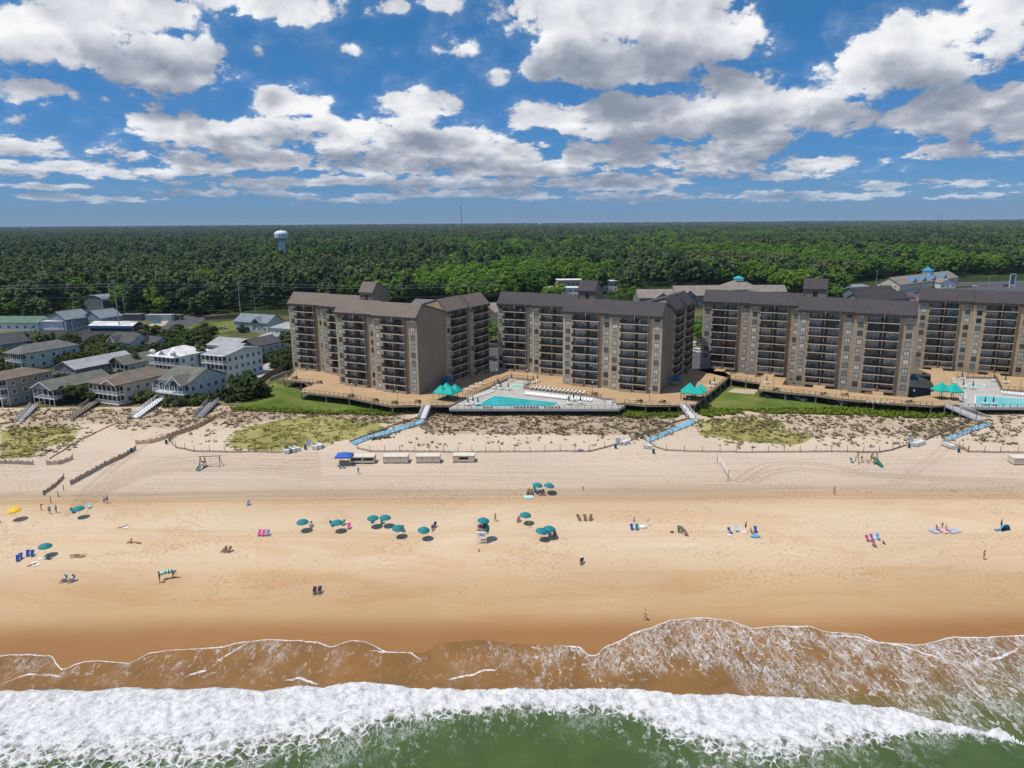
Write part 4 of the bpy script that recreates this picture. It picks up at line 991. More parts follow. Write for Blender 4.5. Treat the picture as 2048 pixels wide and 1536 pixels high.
for px, py, nm in ((881.4, 769.5, 'leftmost of the group of four beside the leftmost block'), (892.6, 765.0, 'hindmost of the group of four beside the leftmost block'), (899, 771.5, 'foremost of the group of four beside the leftmost block'), (909.7, 767.6, 'rightmost of the group of four beside the leftmost block')):
    tent(px, py, f'teal pyramid tent, {nm}', math.radians(-25))
for px, py, nm in ((1374.7, 769.2, 'front left of the four above the middle ramp'), (1380.4, 764.8, 'back left of the four above the middle ramp'), (1396, 770.8, 'front right of the four above the middle ramp'), (1402.5, 766.5, 'back right of the four above the middle ramp')):
    tent(px, py, f'teal pyramid tent, {nm}', math.radians(-12))
tent(1884.7, 763.4, 'teal pyramid tent above the right-hand ramp, left of the pair', math.radians(8), None, 1.12)
tent(1908.7, 765.0, 'teal pyramid tent beside the right-hand pool, right of the pair', math.radians(8), None, 1.12)
for px, py, nm in ((893, 751.5, 'leftmost block'), (1352.5, 748.5, 'tan block'), (1828.6, 747, 'browner block')):
    tent(px, py, f'shaded blue tent in the corner behind the gable of the {nm}', math.radians(-27), M_bluec, .8, 'blue tents in the shade of the blocks')
# lamp posts
def lamp_meshes():
    p = MB(); p.rod((0, 0, 0), (0, 0, 3.3), .06, .045, 6); p.lathe([(.12, 0), (.12, .25), (.05, .3)], 8); p.rod((0, 0, 3.28), (0, 0, 3.34), .16, .16, 8)
    h = MB(); h.lathe([(.10, 3.34), (.22, 3.55), (.20, 3.75), (.06, 3.85), (0, 3.86)], 8)
    return p.mesh('lamp_post', [M_black]), h.mesh('lamp_head', [M_railcap])
ME_lamp = lamp_meshes()
for px, py, nm in ((593.6, 759, 'on the upper left deck near the beach houses'), (704.7, 791, 'on the deck below the second bay of the leftmost block'), (795.4, 806.5, 'on the deck in front of the gable end of the leftmost block'), (995, 761.5, 'behind the diagonal pool fence'), (1054.8, 762, 'behind the wading pool'), (1184.5, 788, 'behind the right end of the back lounger row'), (1299, 801.5, 'in front of the right end of the tan block'), (1493.7, 761, 'at the back of the lawn notch'), (1546.4, 778.5, 'at the corner above the parked cars'), (1681.7, 789, 'in front of the middle of the browner block'), (1825.3, 806, 'right of the browner block near the ramp'), (2039, 781, 'at the right edge behind the pool')):
    x, y = D(px, py); o = link('lamp_post', ME_lamp[0], None, (x, y, DZ)); tag(o, f'black lamp post {nm}', 'lamp post', 'lamp posts of the boardwalk'); link('lamp_head', ME_lamp[1], o)
# planters with small shrubs along the deck
def planter_mesh():
    p = MB(); p.box(-.9, -.45, 0, .9, .45, .55); q = MB()
    for i in range(26):
        c = Vector((rnd.uniform(-.8, .8), rnd.uniform(-.35, .35), rnd.uniform(.5, .95))); u = Vector((rnd.uniform(-1, 1), rnd.uniform(-1, 1), rnd.uniform(-.2, 1))).normalized() * .22; w = u.cross(Vector((0.3, .2, 1))).normalized() * .18
        q.add([c - u - w, c + u - w, c + u + w, c - u + w], [(0, 1, 2, 3)])
    return p.mesh('planter', [M_planter]), q.mesh('plants', [M_leaf0], fix=False)
ME_pl = planter_mesh()
for px, py, nm in ((575, 753, 'by the far left deck corner'), (590, 758, 'by the upper left lamp post'), (639, 767, 'at the inner corner of the left notch'), (617, 771, 'on the left notch edge'), (598, 781, 'at the lower left deck corner'), (703, 794, 'at the railing joint of the leftmost block'), (751, 803, 'by the railing below the third bay'), (789, 808, 'by the railing below the gable end'), (836, 806, 'at the head of the left ramp'), (1189, 790.5, 'behind the right end of the loungers'), (1279, 805, 'by the railing below the tan block'), (1325, 806, 'left of the middle ramp'), (1551, 781, 'by the railing above the parked cars'), (1578, 762, 'upper of two beside the projecting wing'), (1584, 771, 'lower of two beside the projecting wing'), (1516, 754, 'by the second entry bridge'), (1646, 790, 'by the railing, middle of the browner block'), (1690, 792, 'at the lamp post of the browner block'), (1817, 806, 'by the corner of the browner block'), (1737, 788, 'by the rightmost entry bridge'), (1466, 747, 'at the top of the slanting railing')):
    x, y = D(px, py); o = link('planter', ME_pl[0], None, (x, y, DZ), R27 + rnd.uniform(-.2, .2)); tag(o, f'low wooden planter {nm}', 'planter', 'planters on the boardwalk'); link('plants', ME_pl[1], o)

# ---- ramps from the boardwalk to the sand
def ramp(label, top, bot, zt=DZ, mat=None, railm=None, name='boardwalk_ramp', zb=None, railh=1.05, cat='ramp', cap=None, deckm=None):
    """top, bot: pairs of picture points (left, right) of the upper and lower edge"""
    T = [Vector((*D(*p, zt), zt)) for p in top]; B = []
    for p in bot:
        g = GS(*p, .25); B.append(Vector((g.x, g.y, (zb if zb else g.z + .25))))
    o = T[0]; root = thing(name, label, cat, o, 0, 'ramps from the decks to the sand')
    L = lambda v: v - o
    mb = MB(); dn = Vector((0, 0, -.18)); q = [L(T[0]), L(T[1]), L(B[1]), L(B[0])]
    mb.add(q + [v + dn for v in q], [(0, 1, 2, 3), (7, 6, 5, 4), (0, 4, 5, 1), (1, 5, 6, 2), (2, 6, 7, 3), (3, 7, 4, 0)]); mb.obj('walkway', deckm or mat or M_grey, root)
    for s in (0, 1):
        a, b = L(T[s]), L(B[s]); r = MB(); n = max(2, round((b - a).length / 1.9)); up = Vector((0, 0, railh))
        for zz, t in ((railh, .09), (railh * .66, .06), (railh * .33, .06)):
            w = Vector((.05, 0, 0)); z0 = Vector((0, 0, zz - t)); z1 = Vector((0, 0, zz))
            r.add([a - w + z0, a + w + z0, b + w + z0, b - w + z0, a - w + z1, a + w + z1, b + w + z1, b - w + z1], [(0, 3, 2, 1), (4, 5, 6, 7), (0, 1, 5, 4), (1, 2, 6, 5), (2, 3, 7, 6), (3, 0, 4, 7)], 1 if zz == railh else 0)
        for k in range(n + 1):
            p = a + (b - a) * k / n; gzv = hz(p.x + o.x, p.y + o.y) - o.z
            r.box(p.x - .06, p.y - .06, min(gzv, p.z) - .2, p.x + .06, p.y + .06, p.z + railh, 0)
        r.obj('handrail', [railm or mat or M_grey, cap or railm or mat or M_grey], root)
    return root
M_rampf = flat('pale_ramp_boards', (.60, .58, .58), .85, .08)
ramp('pale grey ramp down to the sand in front of the leftmost block', ((847.5, 810.8), (861.5, 810.8)), ((837, 837), (851.5, 837)), deckm=M_rampf, railm=M_grey, cap=M_railcap)
ramp('pale grey ramp down from the four middle tents', ((1358.5, 809.5), (1371.5, 809.5)), ((1377.5, 836), (1391.5, 836)), deckm=M_rampf, railm=M_grey, cap=M_railcap)
ramp('long grey ramp slanting right from the pair of teal tents', ((1890, 813), (1897, 806)), ((1951, 841), (1974, 838)), railm=M_grey, cap=M_railcap)
def stair(px, py):
    x, y = D(px, py, PZ); root = thing('deck_stair', 'grey stair with handrails at the right end of the pool terrace', 'stair', (x, y, PZ), R27)
    s = MB()
    for k in range(4): s.box(-1.2, -1.4 + k * .35, 0, 1.2, -1.4 + (k + 1) * .35 - .003, .14 * (k + 1))
    s.obj('steps', M_rampf, root)
    for sx in (-1.22, 1.22):
        r = MB(); r.rod((sx, -1.6, 1.0), (sx, .3, 1.75), .05); r.rod((sx, -1.6, .5), (sx, .3, 1.25), .04)
        for k in range(3): r.rod((sx, -1.55 + .85 * k, 0), (sx, -1.55 + .85 * k, 1.02 + .33 * k), .05)
        r.obj('handrail', M_grey, root)
stair(1219, 805)
for px, py, nm in ((842, 825, 'left'), (1374.5, 818, 'middle'), (1954, 832, 'right-hand')):
    g = GS(px - 3, py + 14); mb = MB(); mb.rod((0, 0, 0), (0, 0, 5.2), .09, .07, 6); mb.rod((0, 0, 5.0), (.7, -.2, 5.15), .04, .03, 5); o = mb.obj('ramp_light_pole', M_rail2, None, g)
    tag(o, f'slim dark light pole beside the {nm} ramp', 'pole', 'light poles of the ramps')
    h = MB(); h.box(.55, -.32, 5.06, .95, -.08, 5.2); h.obj('lamp_head', M_grey, o)

# ---- chairs left out on the balconies
_names = [f'{b} bay of the {k}' for k in ('leftmost block', 'tan block', 'browner block', 'block at the right edge') for b in ('first', 'second', 'third', 'fourth')]
for (cn, ph, x0, oy), nm in zip(BAYS, _names):
    for k in range(1, 9):
        for side, (u0, u1) in (('left', (.6, 3.6)), ('right', (4.9, 7.8))):
            if rnd.random() > .34: continue
            u = rnd.uniform(u0, u1); x, y = loc2w(cn, ph, x0 + u, oy - .15)
            o = link('balcony_chair', ME_chair, None, (x, y, DZ + k * FH), ph + rnd.uniform(-.6, .6)); o.scale = (1.15, 1.15, 1.1)
            m = rnd.choice([M_white, M_white, M_black, M_grey, M_planter]); o.material_slots[0].link = 'OBJECT'; o.material_slots[0].material = m
            c = {'white_plastic': 'white', 'black_metal': 'black', 'weathered_grey_wood': 'grey', 'planter_wood': 'tan'}[m.name.split('.')[0]]
            tag(o, f'{c} chair, {side} balcony, floor {k + 1}, {nm}', 'chair', 'chairs on the balconies')

# ================================================================== beach houses and the buildings behind
S_tan = siding('tan_siding', (.58, .49, .37)); S_teal = siding('pale_teal_siding', (.48, .58, .55)); S_blue = siding('pale_blue_siding', (.44, .56, .64)); S_bluew = siding('light_blue_siding', (.58, .72, .78))
S_grey = siding('grey_siding', (.44, .48, .50)); S_white = siding('white_siding', (.80, .81, .80)); S_dgrey = siding('dark_grey_siding', (.17, .19, .20)); S_cream = siding('cream_siding', (.66, .58, .46)); S_slate = siding('slate_blue_siding', (.22, .30, .34)); S_shake = siding('grey_shake', (.28, .26, .23))
R_brown = shingle('brown_shingle', (.17, .135, .105)); R_grey = shingle('grey_shingle', (.145, .145, .145)); R_dark = shingle('dark_shingle', (.075, .078, .082)); R_olive = shingle('olive_grey_shingle', (.15, .150, .125)); R_lgrey = shingle('light_grey_roof', (.34, .35, .36)); R_white = shingle('white_metal_roof', (.66, .66, .65)); R_tan = shingle('tan_grey_shingle', (.24, .21, .18)); R_green = shingle('green_metal_roof', (.10, .18, .12)); R_slate = shingle('slate_roof', (.20, .23, .26)); R_dbrown = shingle('dark_brown_roof', (.05, .043, .045)); R_bluem = flat('blue_dormer_roof', (.01, .22, .45), .5)
M_hglass = glass('house_glass', (.020, .028, .036)); M_trim = flat('white_trim', (.76, .77, .78), .5, .05); M_screen = flat('porch_screen', (.030, .032, .036), .6, .3)
M_brownwood = flat('brown_weathered_wood', (.20, .155, .115), .9)
def hw_meshes(w=1.1, h=1.35):
    a = MB(); f = .12
    a.box(-w / 2 - f, -.05, -f, w / 2 + f, .04, 0); a.box(-w / 2 - f, -.05, h, w / 2 + f, .04, h + f); a.box(-w / 2 - f, -.05, 0, -w / 2, .04, h); a.box(w / 2, -.05, 0, w / 2 + f, .04, h); a.box(-.03, -.04, 0, .03, .04, h)
    b = MB(); b.box(-w / 2, -.02, 0, w / 2, .02, h); return a.mesh('window', [M_trim]), b.mesh('pane', [M_hglass])
ME_hw = hw_meshes()
def roof_mb(kind, x0, x1, y0, y1, z, rise, ov=.45, th=.22):
    r = MB(); X0, X1, Y0, Y1 = x0 - ov, x1 + ov, y0 - ov, y1 + ov
    if kind == 'gable_u':
        m = (Y0 + Y1) / 2; r.profile([(Y0, z - .1), (m, z + rise), (Y1, z - .1), (Y1, z - .1 + th), (m, z + rise + th), (Y0, z - .1 + th)], X0, X1)
    elif kind == 'gable_v':
        m = (X0 + X1) / 2; M = Matrix(((0, 1, 0, 0), (1, 0, 0, 0), (0, 0, 1, 0), (0, 0, 0, 1)))
        r.profile([(X0, z - .1), (m, z + rise), (X1, z - .1), (X1, z - .1 + th), (m, z + rise + th), (X0, z - .1 + th)], Y0, Y1, 0, M)
    elif kind == 'hip':
        w, d = X1 - X0, Y1 - Y0; k = min(w, d) / 2
        if w > d: a, b = (X0 + k, (Y0 + Y1) / 2), (X1 - k, (Y0 + Y1) / 2)
        else: a, b = ((X0 + X1) / 2, Y0 + k), ((X0 + X1) / 2, Y1 - k)
        vs_ = [(X0, Y0, z), (X1, Y0, z), (X1, Y1, z), (X0, Y1, z), (*a, z + rise), (*b, z + rise), (X0, Y0, z - th), (X1, Y0, z - th), (X1, Y1, z - th), (X0, Y1, z - th)]
        fs = [(0, 1, 5, 4), (1, 2, 5), (2, 3, 4, 5), (3, 0, 4)] if w > d else [(0, 1, 4), (1, 2, 5, 4), (2, 3, 5), (3, 0, 4, 5)]
        r.add(vs_, fs + [(0, 6, 7, 1), (1, 7, 8, 2), (2, 8, 9, 3), (3, 9, 6, 0), (9, 8, 7, 6)])
    elif kind == 'flat':
        r.box(X0, Y0, z, X1, Y1, z + th + .1)
    elif kind == 'shed':
        r.profile([(Y0, z), (Y1, z + rise), (Y1, z + rise + th), (Y0, z + th)], X0, X1)
    elif kind == 'arch':
        n = 9; M = Matrix(((0, 1, 0, 0), (1, 0, 0, 0), (0, 0, 1, 0), (0, 0, 0, 1))); m = (X0 + X1) / 2; R = (X1 - X0) / 2
        up = [(m - R * math.cos(math.pi * i / n), z + rise * math.sin(math.pi * i / n)) for i in range(n + 1)]
        r.profile(up + [(x, zz + th) for x, zz in reversed(up)], Y0, Y1, 0, M)
    return r
def house(label, A, w, d, h, phi, roof, rise, wm, rm, porch=(), pd=2.4, rows=(1.0, 3.7), nf=3, ns=4, left=False, cat='house', gab=True, piles=0.0, name='beach_house', group='beach houses', xa=0, ln=None, zb=GZ):
    p = P(A[0], A[1], zb); root = thing(name, label, cat, (p.x, p.y, zb), phi, group)
    wl = MB(); wl.box(0, 0, piles, w, d, h)
    if roof == 'gable_u' and gab: wl.profile([(0, h), (d, h), (d / 2, h + rise * d / (d + .9))], 0, w)
    if roof == 'gable_v' and gab: wl.profile([(0, h), (w, h), (w / 2, h + rise * w / (w + .9))], 0, d, 0, Matrix(((0, 1, 0, 0), (1, 0, 0, 0), (0, 0, 1, 0), (0, 0, 0, 1))))
    if roof == 'shed': wl.profile([(0, h), (d, h), (d, h + rise)], 0, w)
    if roof == 'arch': wl.profile([(w / 2 - w / 2 * math.cos(math.pi * i / 9), h + rise * .97 * math.sin(math.pi * i / 9)) for i in range(10)], 0, d, 0, Matrix(((0, 1, 0, 0), (1, 0, 0, 0), (0, 0, 1, 0), (0, 0, 0, 1))))
    if piles:
        for i in range(5):
            for j in range(4): wl.box(w * i / 4 * .97, d * j / 3 * .97, 0, w * i / 4 * .97 + .25, d * j / 3 * .97 + .25, piles)
    wl.obj('wall', wm, root)
    rf = roof_mb(roof, 0, w, 0 - (pd if porch and max(porch) > h - 3.2 else 0) * (roof != 'gable_u'), d, h, rise).obj('roof', rm, root)
    tr = MB()
    for x in (0, w): tr.box(x - .09, -.03, piles, x + .09, .09, h)
    tr.box(w - .07, d - .08, piles, w + .03, d + .03, h); tr.obj('corner_trim', M_trim, root)
    def win(x, y, z, rz): o = link('window', ME_hw[0], root, (x, y, z), rz); link('pane', ME_hw[1], o)
    for z in rows:
        if z > h - 1.4: continue
        if not any(pz - .5 <= z <= pz + 2 for pz in porch):
            for i in range(nf): win(w * (i + .5) / nf, 0, z, 0)
        for i in range(ns):
            if left: win(0, d * (i + .5) / ns, z, -math.pi / 2)
            else: win(w, d * (i + .5) / ns, z, math.pi / 2)
    for pz in porch:
        b = MB(); b.box(-.1, -pd, pz - .22, w + .1, 0, pz); pr = b.obj('porch', M_trim, root)
        s = MB(); n = max(3, round(w / 2.2))
        for i in range(n): s.box(w * i / n + .35, -.04, pz + .1, w * (i + 1) / n - .2, -.0, pz + 2.15)
        s.obj('porch_door', M_screen, pr)
        r = MB(); r.box(-.08, -pd, pz + .95, w + .08, -pd + .08, pz + 1.03); r.box(-.08, -pd, pz + .95, 0, 0, pz + 1.03); r.box(w, -pd, pz + .95, w + .08, 0, pz + 1.03)
        for i in range(int(w / .34)): r.box(i * .34, -pd + .02, pz, i * .34 + .09, -pd + .06, pz + .95)
        for i in range(int(pd / .34)): r.box(w + .02, -pd + i * .34, pz, w + .06, -pd + i * .34 + .09, pz + .95)
        r.obj('porch_railing', M_trim, pr)
        c = MB()
        for i in range(n + 1): x = min(w * i / n, w - .14); c.box(x, -pd + .01, 0 if pz == min(porch) else pz - 2.6, x + .16, -pd + .17, pz + (2.5 if pz + 2.5 <= h + .4 else 0) + .02)
        c.obj('porch_post', M_trim, pr)
    root['_w'] = w; root['_d'] = d
    return root
PH = math.radians(-24)
h1 = house('three-storey house with screened porches and brown roof at the left edge', (-22, 806), 10.5, 14, 8.4, PH, 'hip', 1.8, S_shake, R_brown, (5.7, 2.9), 2.2, (.8, 3.6, 6.3))
h2 = house('low grey-roofed house with blue porch railing behind a dark shrub', (86, 803), 9.5, 17, 5.0, PH, 'gable_v', 2.3, S_slate, R_olive, (2.2,), 2.6, (.6, 3.0), 3, 4)
h3 = house('tan house with two tiers of white porches and brown roof', (197, 802), 12.2, 20, 6.6, PH, 'hip', 2.3, S_tan, R_brown, (3.5, .6), 2.6, (1.0, 3.9), 4, 6)
h4 = house('pale blue house with white balcony and an arched window in its front gable', (322, 799), 12.8, 15, 6.3, PH, 'gable_u', 3.2, S_blue, R_olive, (3.2, .5), 2.6, (.9, 3.7), 4, 5)
def gable_front(root, x0, x1, h, rise, wm, rm, y=-2.6, dep=6.0, arch=True):
    w = MB(); m = (x0 + x1) / 2; T = Matrix(((0, 1, 0, 0), (1, 0, 0, 0), (0, 0, 1, 0), (0, 0, 0, 1)))
    w.profile([(x0, h), (x1, h), (m, h + rise)], y, y + dep, 0, T); w.obj('front_gable', wm, root)
    r = MB(); r.profile([(x0 - .4, h - .15), (m, h + rise + .05), (x1 + .4, h - .15), (x1 + .4, h + .08), (m, h + rise + .28), (x0 - .4, h + .08)], y - .35, y + dep, 0, T); g = r.obj('roof', rm, root)
    t = MB(); t.profile([(x0 - .4, h - .18), (m, h + rise), (x1 + .4, h - .18), (x1 + .4, h + .12), (m, h + rise + .3), (x0 - .4, h + .12)], y - .40, y - .352, 0, T); t.obj('rake_trim', M_trim, g)
    if arch:
        a = MB(); n = 10; R = (x1 - x0) * .27
        a.add([(m - R * math.cos(math.pi * i / n), y - .03, h - .1 + R * math.sin(math.pi * i / n)) for i in range(n + 1)], [tuple(range(n + 1))]); a.obj('arched_window', M_hglass, root)
        b = MB(); k = 1.16
        for i in range(n):
            q = [(m - R * f * math.cos(math.pi * j / n), y - .06, h - .1 + R * f * math.sin(math.pi * j / n)) for j in (i, i + 1) for f in (1, k)]
            b.add(q, [(0, 1, 3, 2)])
        b.obj('arch_trim', M_trim, root)
gable_front(h4, 6.6, 12.4, 5.9, 2.6, S_blue, R_olive); gable_front(h2, .3, 9.2, 5.0, 2.1, S_slate, R_olive, -2.9, 3.0, False); gable_front(h3, 6.4, 12.0, 6.5, 1.4, S_tan, R_brown, -2.7, 5, False)
h8 = house('long low house with a light grey roof seen end-on', (112, 757), 11, 24, 4.0, PH, 'gable_v', 2.4, S_dgrey, R_lgrey, (), 2, (1.2,), 4, 5)
h9 = house('pale teal two-storey house with grey hip roof', (25, 737), 9.5, 21, 6.6, PH, 'hip', 2.6, S_teal, R_grey, (3.5,), 2.2, (.9, 3.9), 2, 5)
h11 = house('small house with a screened gable front among pines', (224, 745), 9, 13, 3.6, PH, 'gable_v', 2.6, S_grey, R_olive, (1.2,), 1.5, (1.2,), 4, 3)
h6 = house('white beach house with white metal roofs and two little cupolas', (311, 742), 13, 15, 6.4, PH, 'hip', 2.6, S_white, R_white, (3.4, .8), 2.4, (1.0, 3.9), 4, 4)
gable_front(h6, 4.2, 8.8, 6.2, 2.2, S_white, R_white, -1.4, 8, True)
for x in (.6, 11.2):
    c = MB(); c.box(x, -2.0, 6.6, x + 1.3, -.7, 8.0); o = c.obj('cupola', S_white, h6); r = roof_mb('hip', x, x + 1.3, -2.0, -.7, 8.0, .8, .25, .1); r.obj('roof', R_white, o)
h5 = house('light blue three-storey house with rooftop deck and white railings', (415, 757), 10, 17, 9.0, PH, 'gable_u', 1.5, S_bluew, R_lgrey, (6.2, 3.2), 2.0, (.8, 3.6, 6.6), 3, 6)
rr = MB()
for i in range(26): rr.box(.2 + i * .38, -1.9, 9.1, .28 + i * .38, -1.85, 10.0)
rr.box(.1, -1.92, 10.0, 10, -1.84, 10.08); rr.box(0, -2, 8.9, 10, .6, 9.08); rr.obj('roof_deck', M_trim, h5)
h7 = house('grey house with light roof and white roof deck behind the light blue one', (418, 722), 17, 13, 6.6, PH, 'gable_u', 2.2, S_grey, R_lgrey, (3.4,), 2.2, (1.0, 4.0), 5, 3)
h7b = house('blue-grey gabled house beside the brown leftmost condo block', (487, 722), 9, 12, 6.6, PH, 'gable_v', 2.6, S_grey, R_dark, (3.4,), 2.0, (1.0, 4.0), 3, 3)
hg = house('open white two-storey gazebo with hip roof left of the condo', (524, 700), 7, 7, 6.0, PH, 'hip', 1.8, S_white, R_lgrey, (3.0,), 1.6, (.8,), 2, 2, cat='gazebo', name='gazebo')
h19 = house('long pale grey house with a dormer, left of the leftmost condo block', (470, 662), 22, 12, 5.0, PH, 'gable_u', 3.4, S_grey, R_slate, (), 2, (1.2,), 6, 3)
gable_front(h19, 12, 18, 5.0, 2.6, S_grey, R_slate, -.6, 6, True)
h19b = house('pale hip-roofed house half hidden by the leftmost condo block', (541, 672), 14, 11, 4.2, PH, 'hip', 2.4, S_white, R_lgrey, (), 2, (1.2,), 5, 3)
h12 = house('dark-roofed house with pale blue gable among pines', (216, 702), 15, 11, 4.2, PH, 'gable_u', 3.4, S_blue, R_dark, (), 2, (1.2,), 4, 2)
gable_front(h12, 2.5, 7.5, 4.2, 2.5, S_blue, R_dark, -1.5, 6, False)
h12b = house('small dark-roofed cottage right of the pale blue gable', (284, 702), 8, 9, 3.4, PH, 'gable_u', 2.4, S_grey, R_dark, (), 2, (1.2,), 3, 2)
h13 = house('slate blue gabled house left of the tall pine', (101, 658), 13, 14, 5.4, PH, 'gable_v', 4.0, S_slate, R_slate, (), 2, (1.0, 3.6), 4, 3)
h14 = house('slate blue gabled house right of the tall pine', (170, 654), 13, 13, 5.2, PH, 'gable_v', 3.8, S_slate, R_slate, (), 2, (1.0, 3.4), 4, 3)
h15 = house('dark barn with an arched metal roof at the wood edge', (171, 622), 17, 20, 7.0, PH, 'arch', 3.2, S_dgrey, R_slate, (), 2, (1.2,), 5, 3, cat='barn', name='barn', group='buildings along the road')
h16 = house('white event tent with blue valances beside the road', (180, 662), 24, 9, 2.8, math.radians(-6), 'gable_u', 1.6, M_screen, R_white, (), 2, (), 0, 0, cat='tent', name='event_tent', group='buildings along the road')
b = MB(); b.box(-.5, -.52, 1.6, 24.5, -.47, 2.9); b.obj('valance', M_bluec, h16)
h17 = house('long white flat-roofed warehouse at the left edge', (48, 660), 22, 14, 4.4, math.radians(-4), 'flat', .3, S_white, R_white, (), 2, (1.5,), 0, 3, cat='warehouse', name='warehouse', group='buildings along the road')
h17b = house('white shop with a green roof at the left edge', (-40, 661), 32, 14, 3.8, math.radians(-3), 'gable_u', 2.8, S_white, R_green, (), 2, (1.2,), 7, 2, cat='shop', name='shop_building', group='buildings along the road')
h20 = house('blue-grey gable of a house cut by the left edge', (-22, 712), 9, 12, 5.2, PH, 'gable_v', 3.0, S_slate, R_dark, (), 2, (1.0,), 2, 3)
house('pale teal trailer beside the road', (292, 642), 15, 4.5, 3.2, math.radians(-3), 'flat', .1, S_teal, R_lgrey, (), 2, (), 0, 0, cat='trailer', name='trailer', group='sheds and trailers by the road')
house('low grey shed left of the pale teal trailer', (243, 641), 11, 6, 3.2, math.radians(-3), 'flat', .1, S_dgrey, R_grey, (), 2, (), 0, 0, cat='shed', name='shed', group='sheds and trailers by the road')
house('dark brown shed right of the pale teal trailer', (334, 640), 8, 4, 2.6, math.radians(-3), 'flat', .1, M_brownwood, R_brown, (), 2, (), 0, 0, cat='shed', name='shed', group='sheds and trailers by the road')
BGG = 'buildings behind the condo blocks'
house('grey-roofed house glimpsed above the right wing of the leftmost block', (822, 632), 18, 12, 6.5, R27, 'gable_u', 3.0, S_grey, R_grey, (), 2, (), 0, 0, name='house', group=BGG)
h = house('grey-roofed house with orange gables between the two left blocks', (955, 650), 22, 14, 6.5, math.radians(10), 'gable_u', 4.4, S_tan, R_tan, (), 2, (1.0, 3.6), 5, 2, name='house', group=BGG)
M_orange = flat('orange_lit_gable', (.72, .34, .12), .7); gable_front(h, 3.0, 9.0, 6.3, 3.2, M_orange, R_tan, -1.0, 5, False); gable_front(h, 11.5, 17, 2.6, 2.4, M_orange, R_tan, -3.0, 3, False)  # orange light on the dormers is put into the gable colour
house('white flat-roofed apartment row at the wood edge, upper row', (1116, 581), 28, 14, 8.0, math.radians(4), 'flat', .3, S_cream, R_white, (), 2, (1.0, 4.4), 8, 3, name='apartment_row', cat='apartments', group=BGG)
house('white flat-roofed apartment row, lower and nearer', (1088, 594), 34, 12, 6.5, math.radians(-4), 'flat', .3, S_white, R_white, (), 2, (1.0, 3.8), 8, 3, name='apartment_row', cat='apartments', group=BGG)
house('small white flat-roofed building right of the lift tower of the tan block', (1209, 583), 10, 10, 8.0, 0, 'flat', .3, S_white, R_white, (), 2, (1.0, 4.4), 3, 2, name='apartment_row', cat='apartments', group=BGG)
h = house('long tan-roofed building with front gables behind the gap, left part', (1278, 612), 34, 18, 5.0, math.radians(3), 'gable_u', 4.8, S_shake, R_tan, (), 2, (1.2,), 8, 2, name='shingled_building', cat='building', group=BGG); gable_front(h, 10, 20, 5.0, 3.4, S_shake, R_tan, -2, 8, False)
h = house('tan-roofed building with two small front gables behind the gap, right part', (1353, 612), 38, 20, 6.5, math.radians(3), 'gable_u', 5.6, S_shake, R_tan, (), 2, (1.2, 3.8), 8, 2, name='shingled_building', cat='building', group=BGG); gable_front(h, 3, 12, 6.4, 3.8, S_shake, R_tan, -3, 8, False); gable_front(h, 22, 33, 6.4, 4.2, S_shake, R_tan, -3, 8, False)
h = house('hip-roofed building crowned by a teal cupola', (1448, 598), 27, 22, 6.5, math.radians(2), 'hip', 6.0, S_grey, R_tan, (), 2, (1.2, 3.8), 7, 2, name='shingled_building', cat='building', group=BGG)
c = MB(); c.box(10.8, 8.5, 11.6, 16.2, 13.5, 13.6); o = c.obj('cupola', S_white, h); roof_mb('hip', 10.8, 16.2, 8.5, 13.5, 13.6, 1.8, .6).obj('roof', M_teal, o)
house('low tan-roofed wing right of the teal cupola', (1497, 598), 26, 14, 5.0, math.radians(-3), 'gable_u', 4.0, S_shake, R_tan, (), 2, (1.2,), 6, 2, name='shingled_building', cat='building', group=BGG)
a = P(1798, 585, GZ); bq = P(1915, 568, GZ); mo = math.atan2((bq - a).y, (bq - a).x); mL = (bq - a).length
h = house('long motel with grey roof, cream end gable and bright blue dormers', (1798, 585), mL, 17, 5.6, mo, 'gable_u', 5.0, S_cream, R_tan, (), 2, (1.0, 3.6), 16, 3, left=True, cat='motel', name='motel', group=BGG)
for f in (.22, .38, .54, .74): gable_front(h, mL * f, mL * f + 6.5, 7.0, 2.4, S_bluew, R_bluem, 1.0, 5, False)
c = MB(); c.box(mL * .60, 5.5, 9.5, mL * .60 + 6, 11.5, 13.0); o = c.obj('cupola', S_bluew, h); roof_mb('hip', mL * .60, mL * .60 + 6, 5.5, 11.5, 13.0, 3.0, .8).obj('roof', R_bluem, o)
house('grey-roofed restaurant left of the motel', (1694, 594), 26, 18, 5.0, math.radians(8), 'hip', 3.2, S_slate, R_slate, (), 2, (1.2,), 5, 2, left=True, cat='restaurant', name='restaurant_building', group=BGG)
house('long dark brown roof just behind the browner block, nearer ridge', (1722, 622), 42, 13, 5.6, math.radians(24), 'gable_u', 4.2, S_dgrey, R_dbrown, (), 2, (), 0, 0, cat='building', name='dark_roofed_building', group=BGG)
house('long dark brown roof just behind the browner block, farther ridge', (1712, 607), 38, 13, 5.6, math.radians(24), 'gable_u', 4.2, S_dgrey, R_dbrown, (), 2, (), 0, 0, cat='building', name='dark_roofed_building', group=BGG)
house('white snack building with round emblem gable right of the motel', (1880, 577), 12, 10, 4.4, 0, 'gable_v', 3.0, S_white, R_tan, (), 2, (1.2,), 3, 1, cat='shop', name='shop_building', group=BGG)

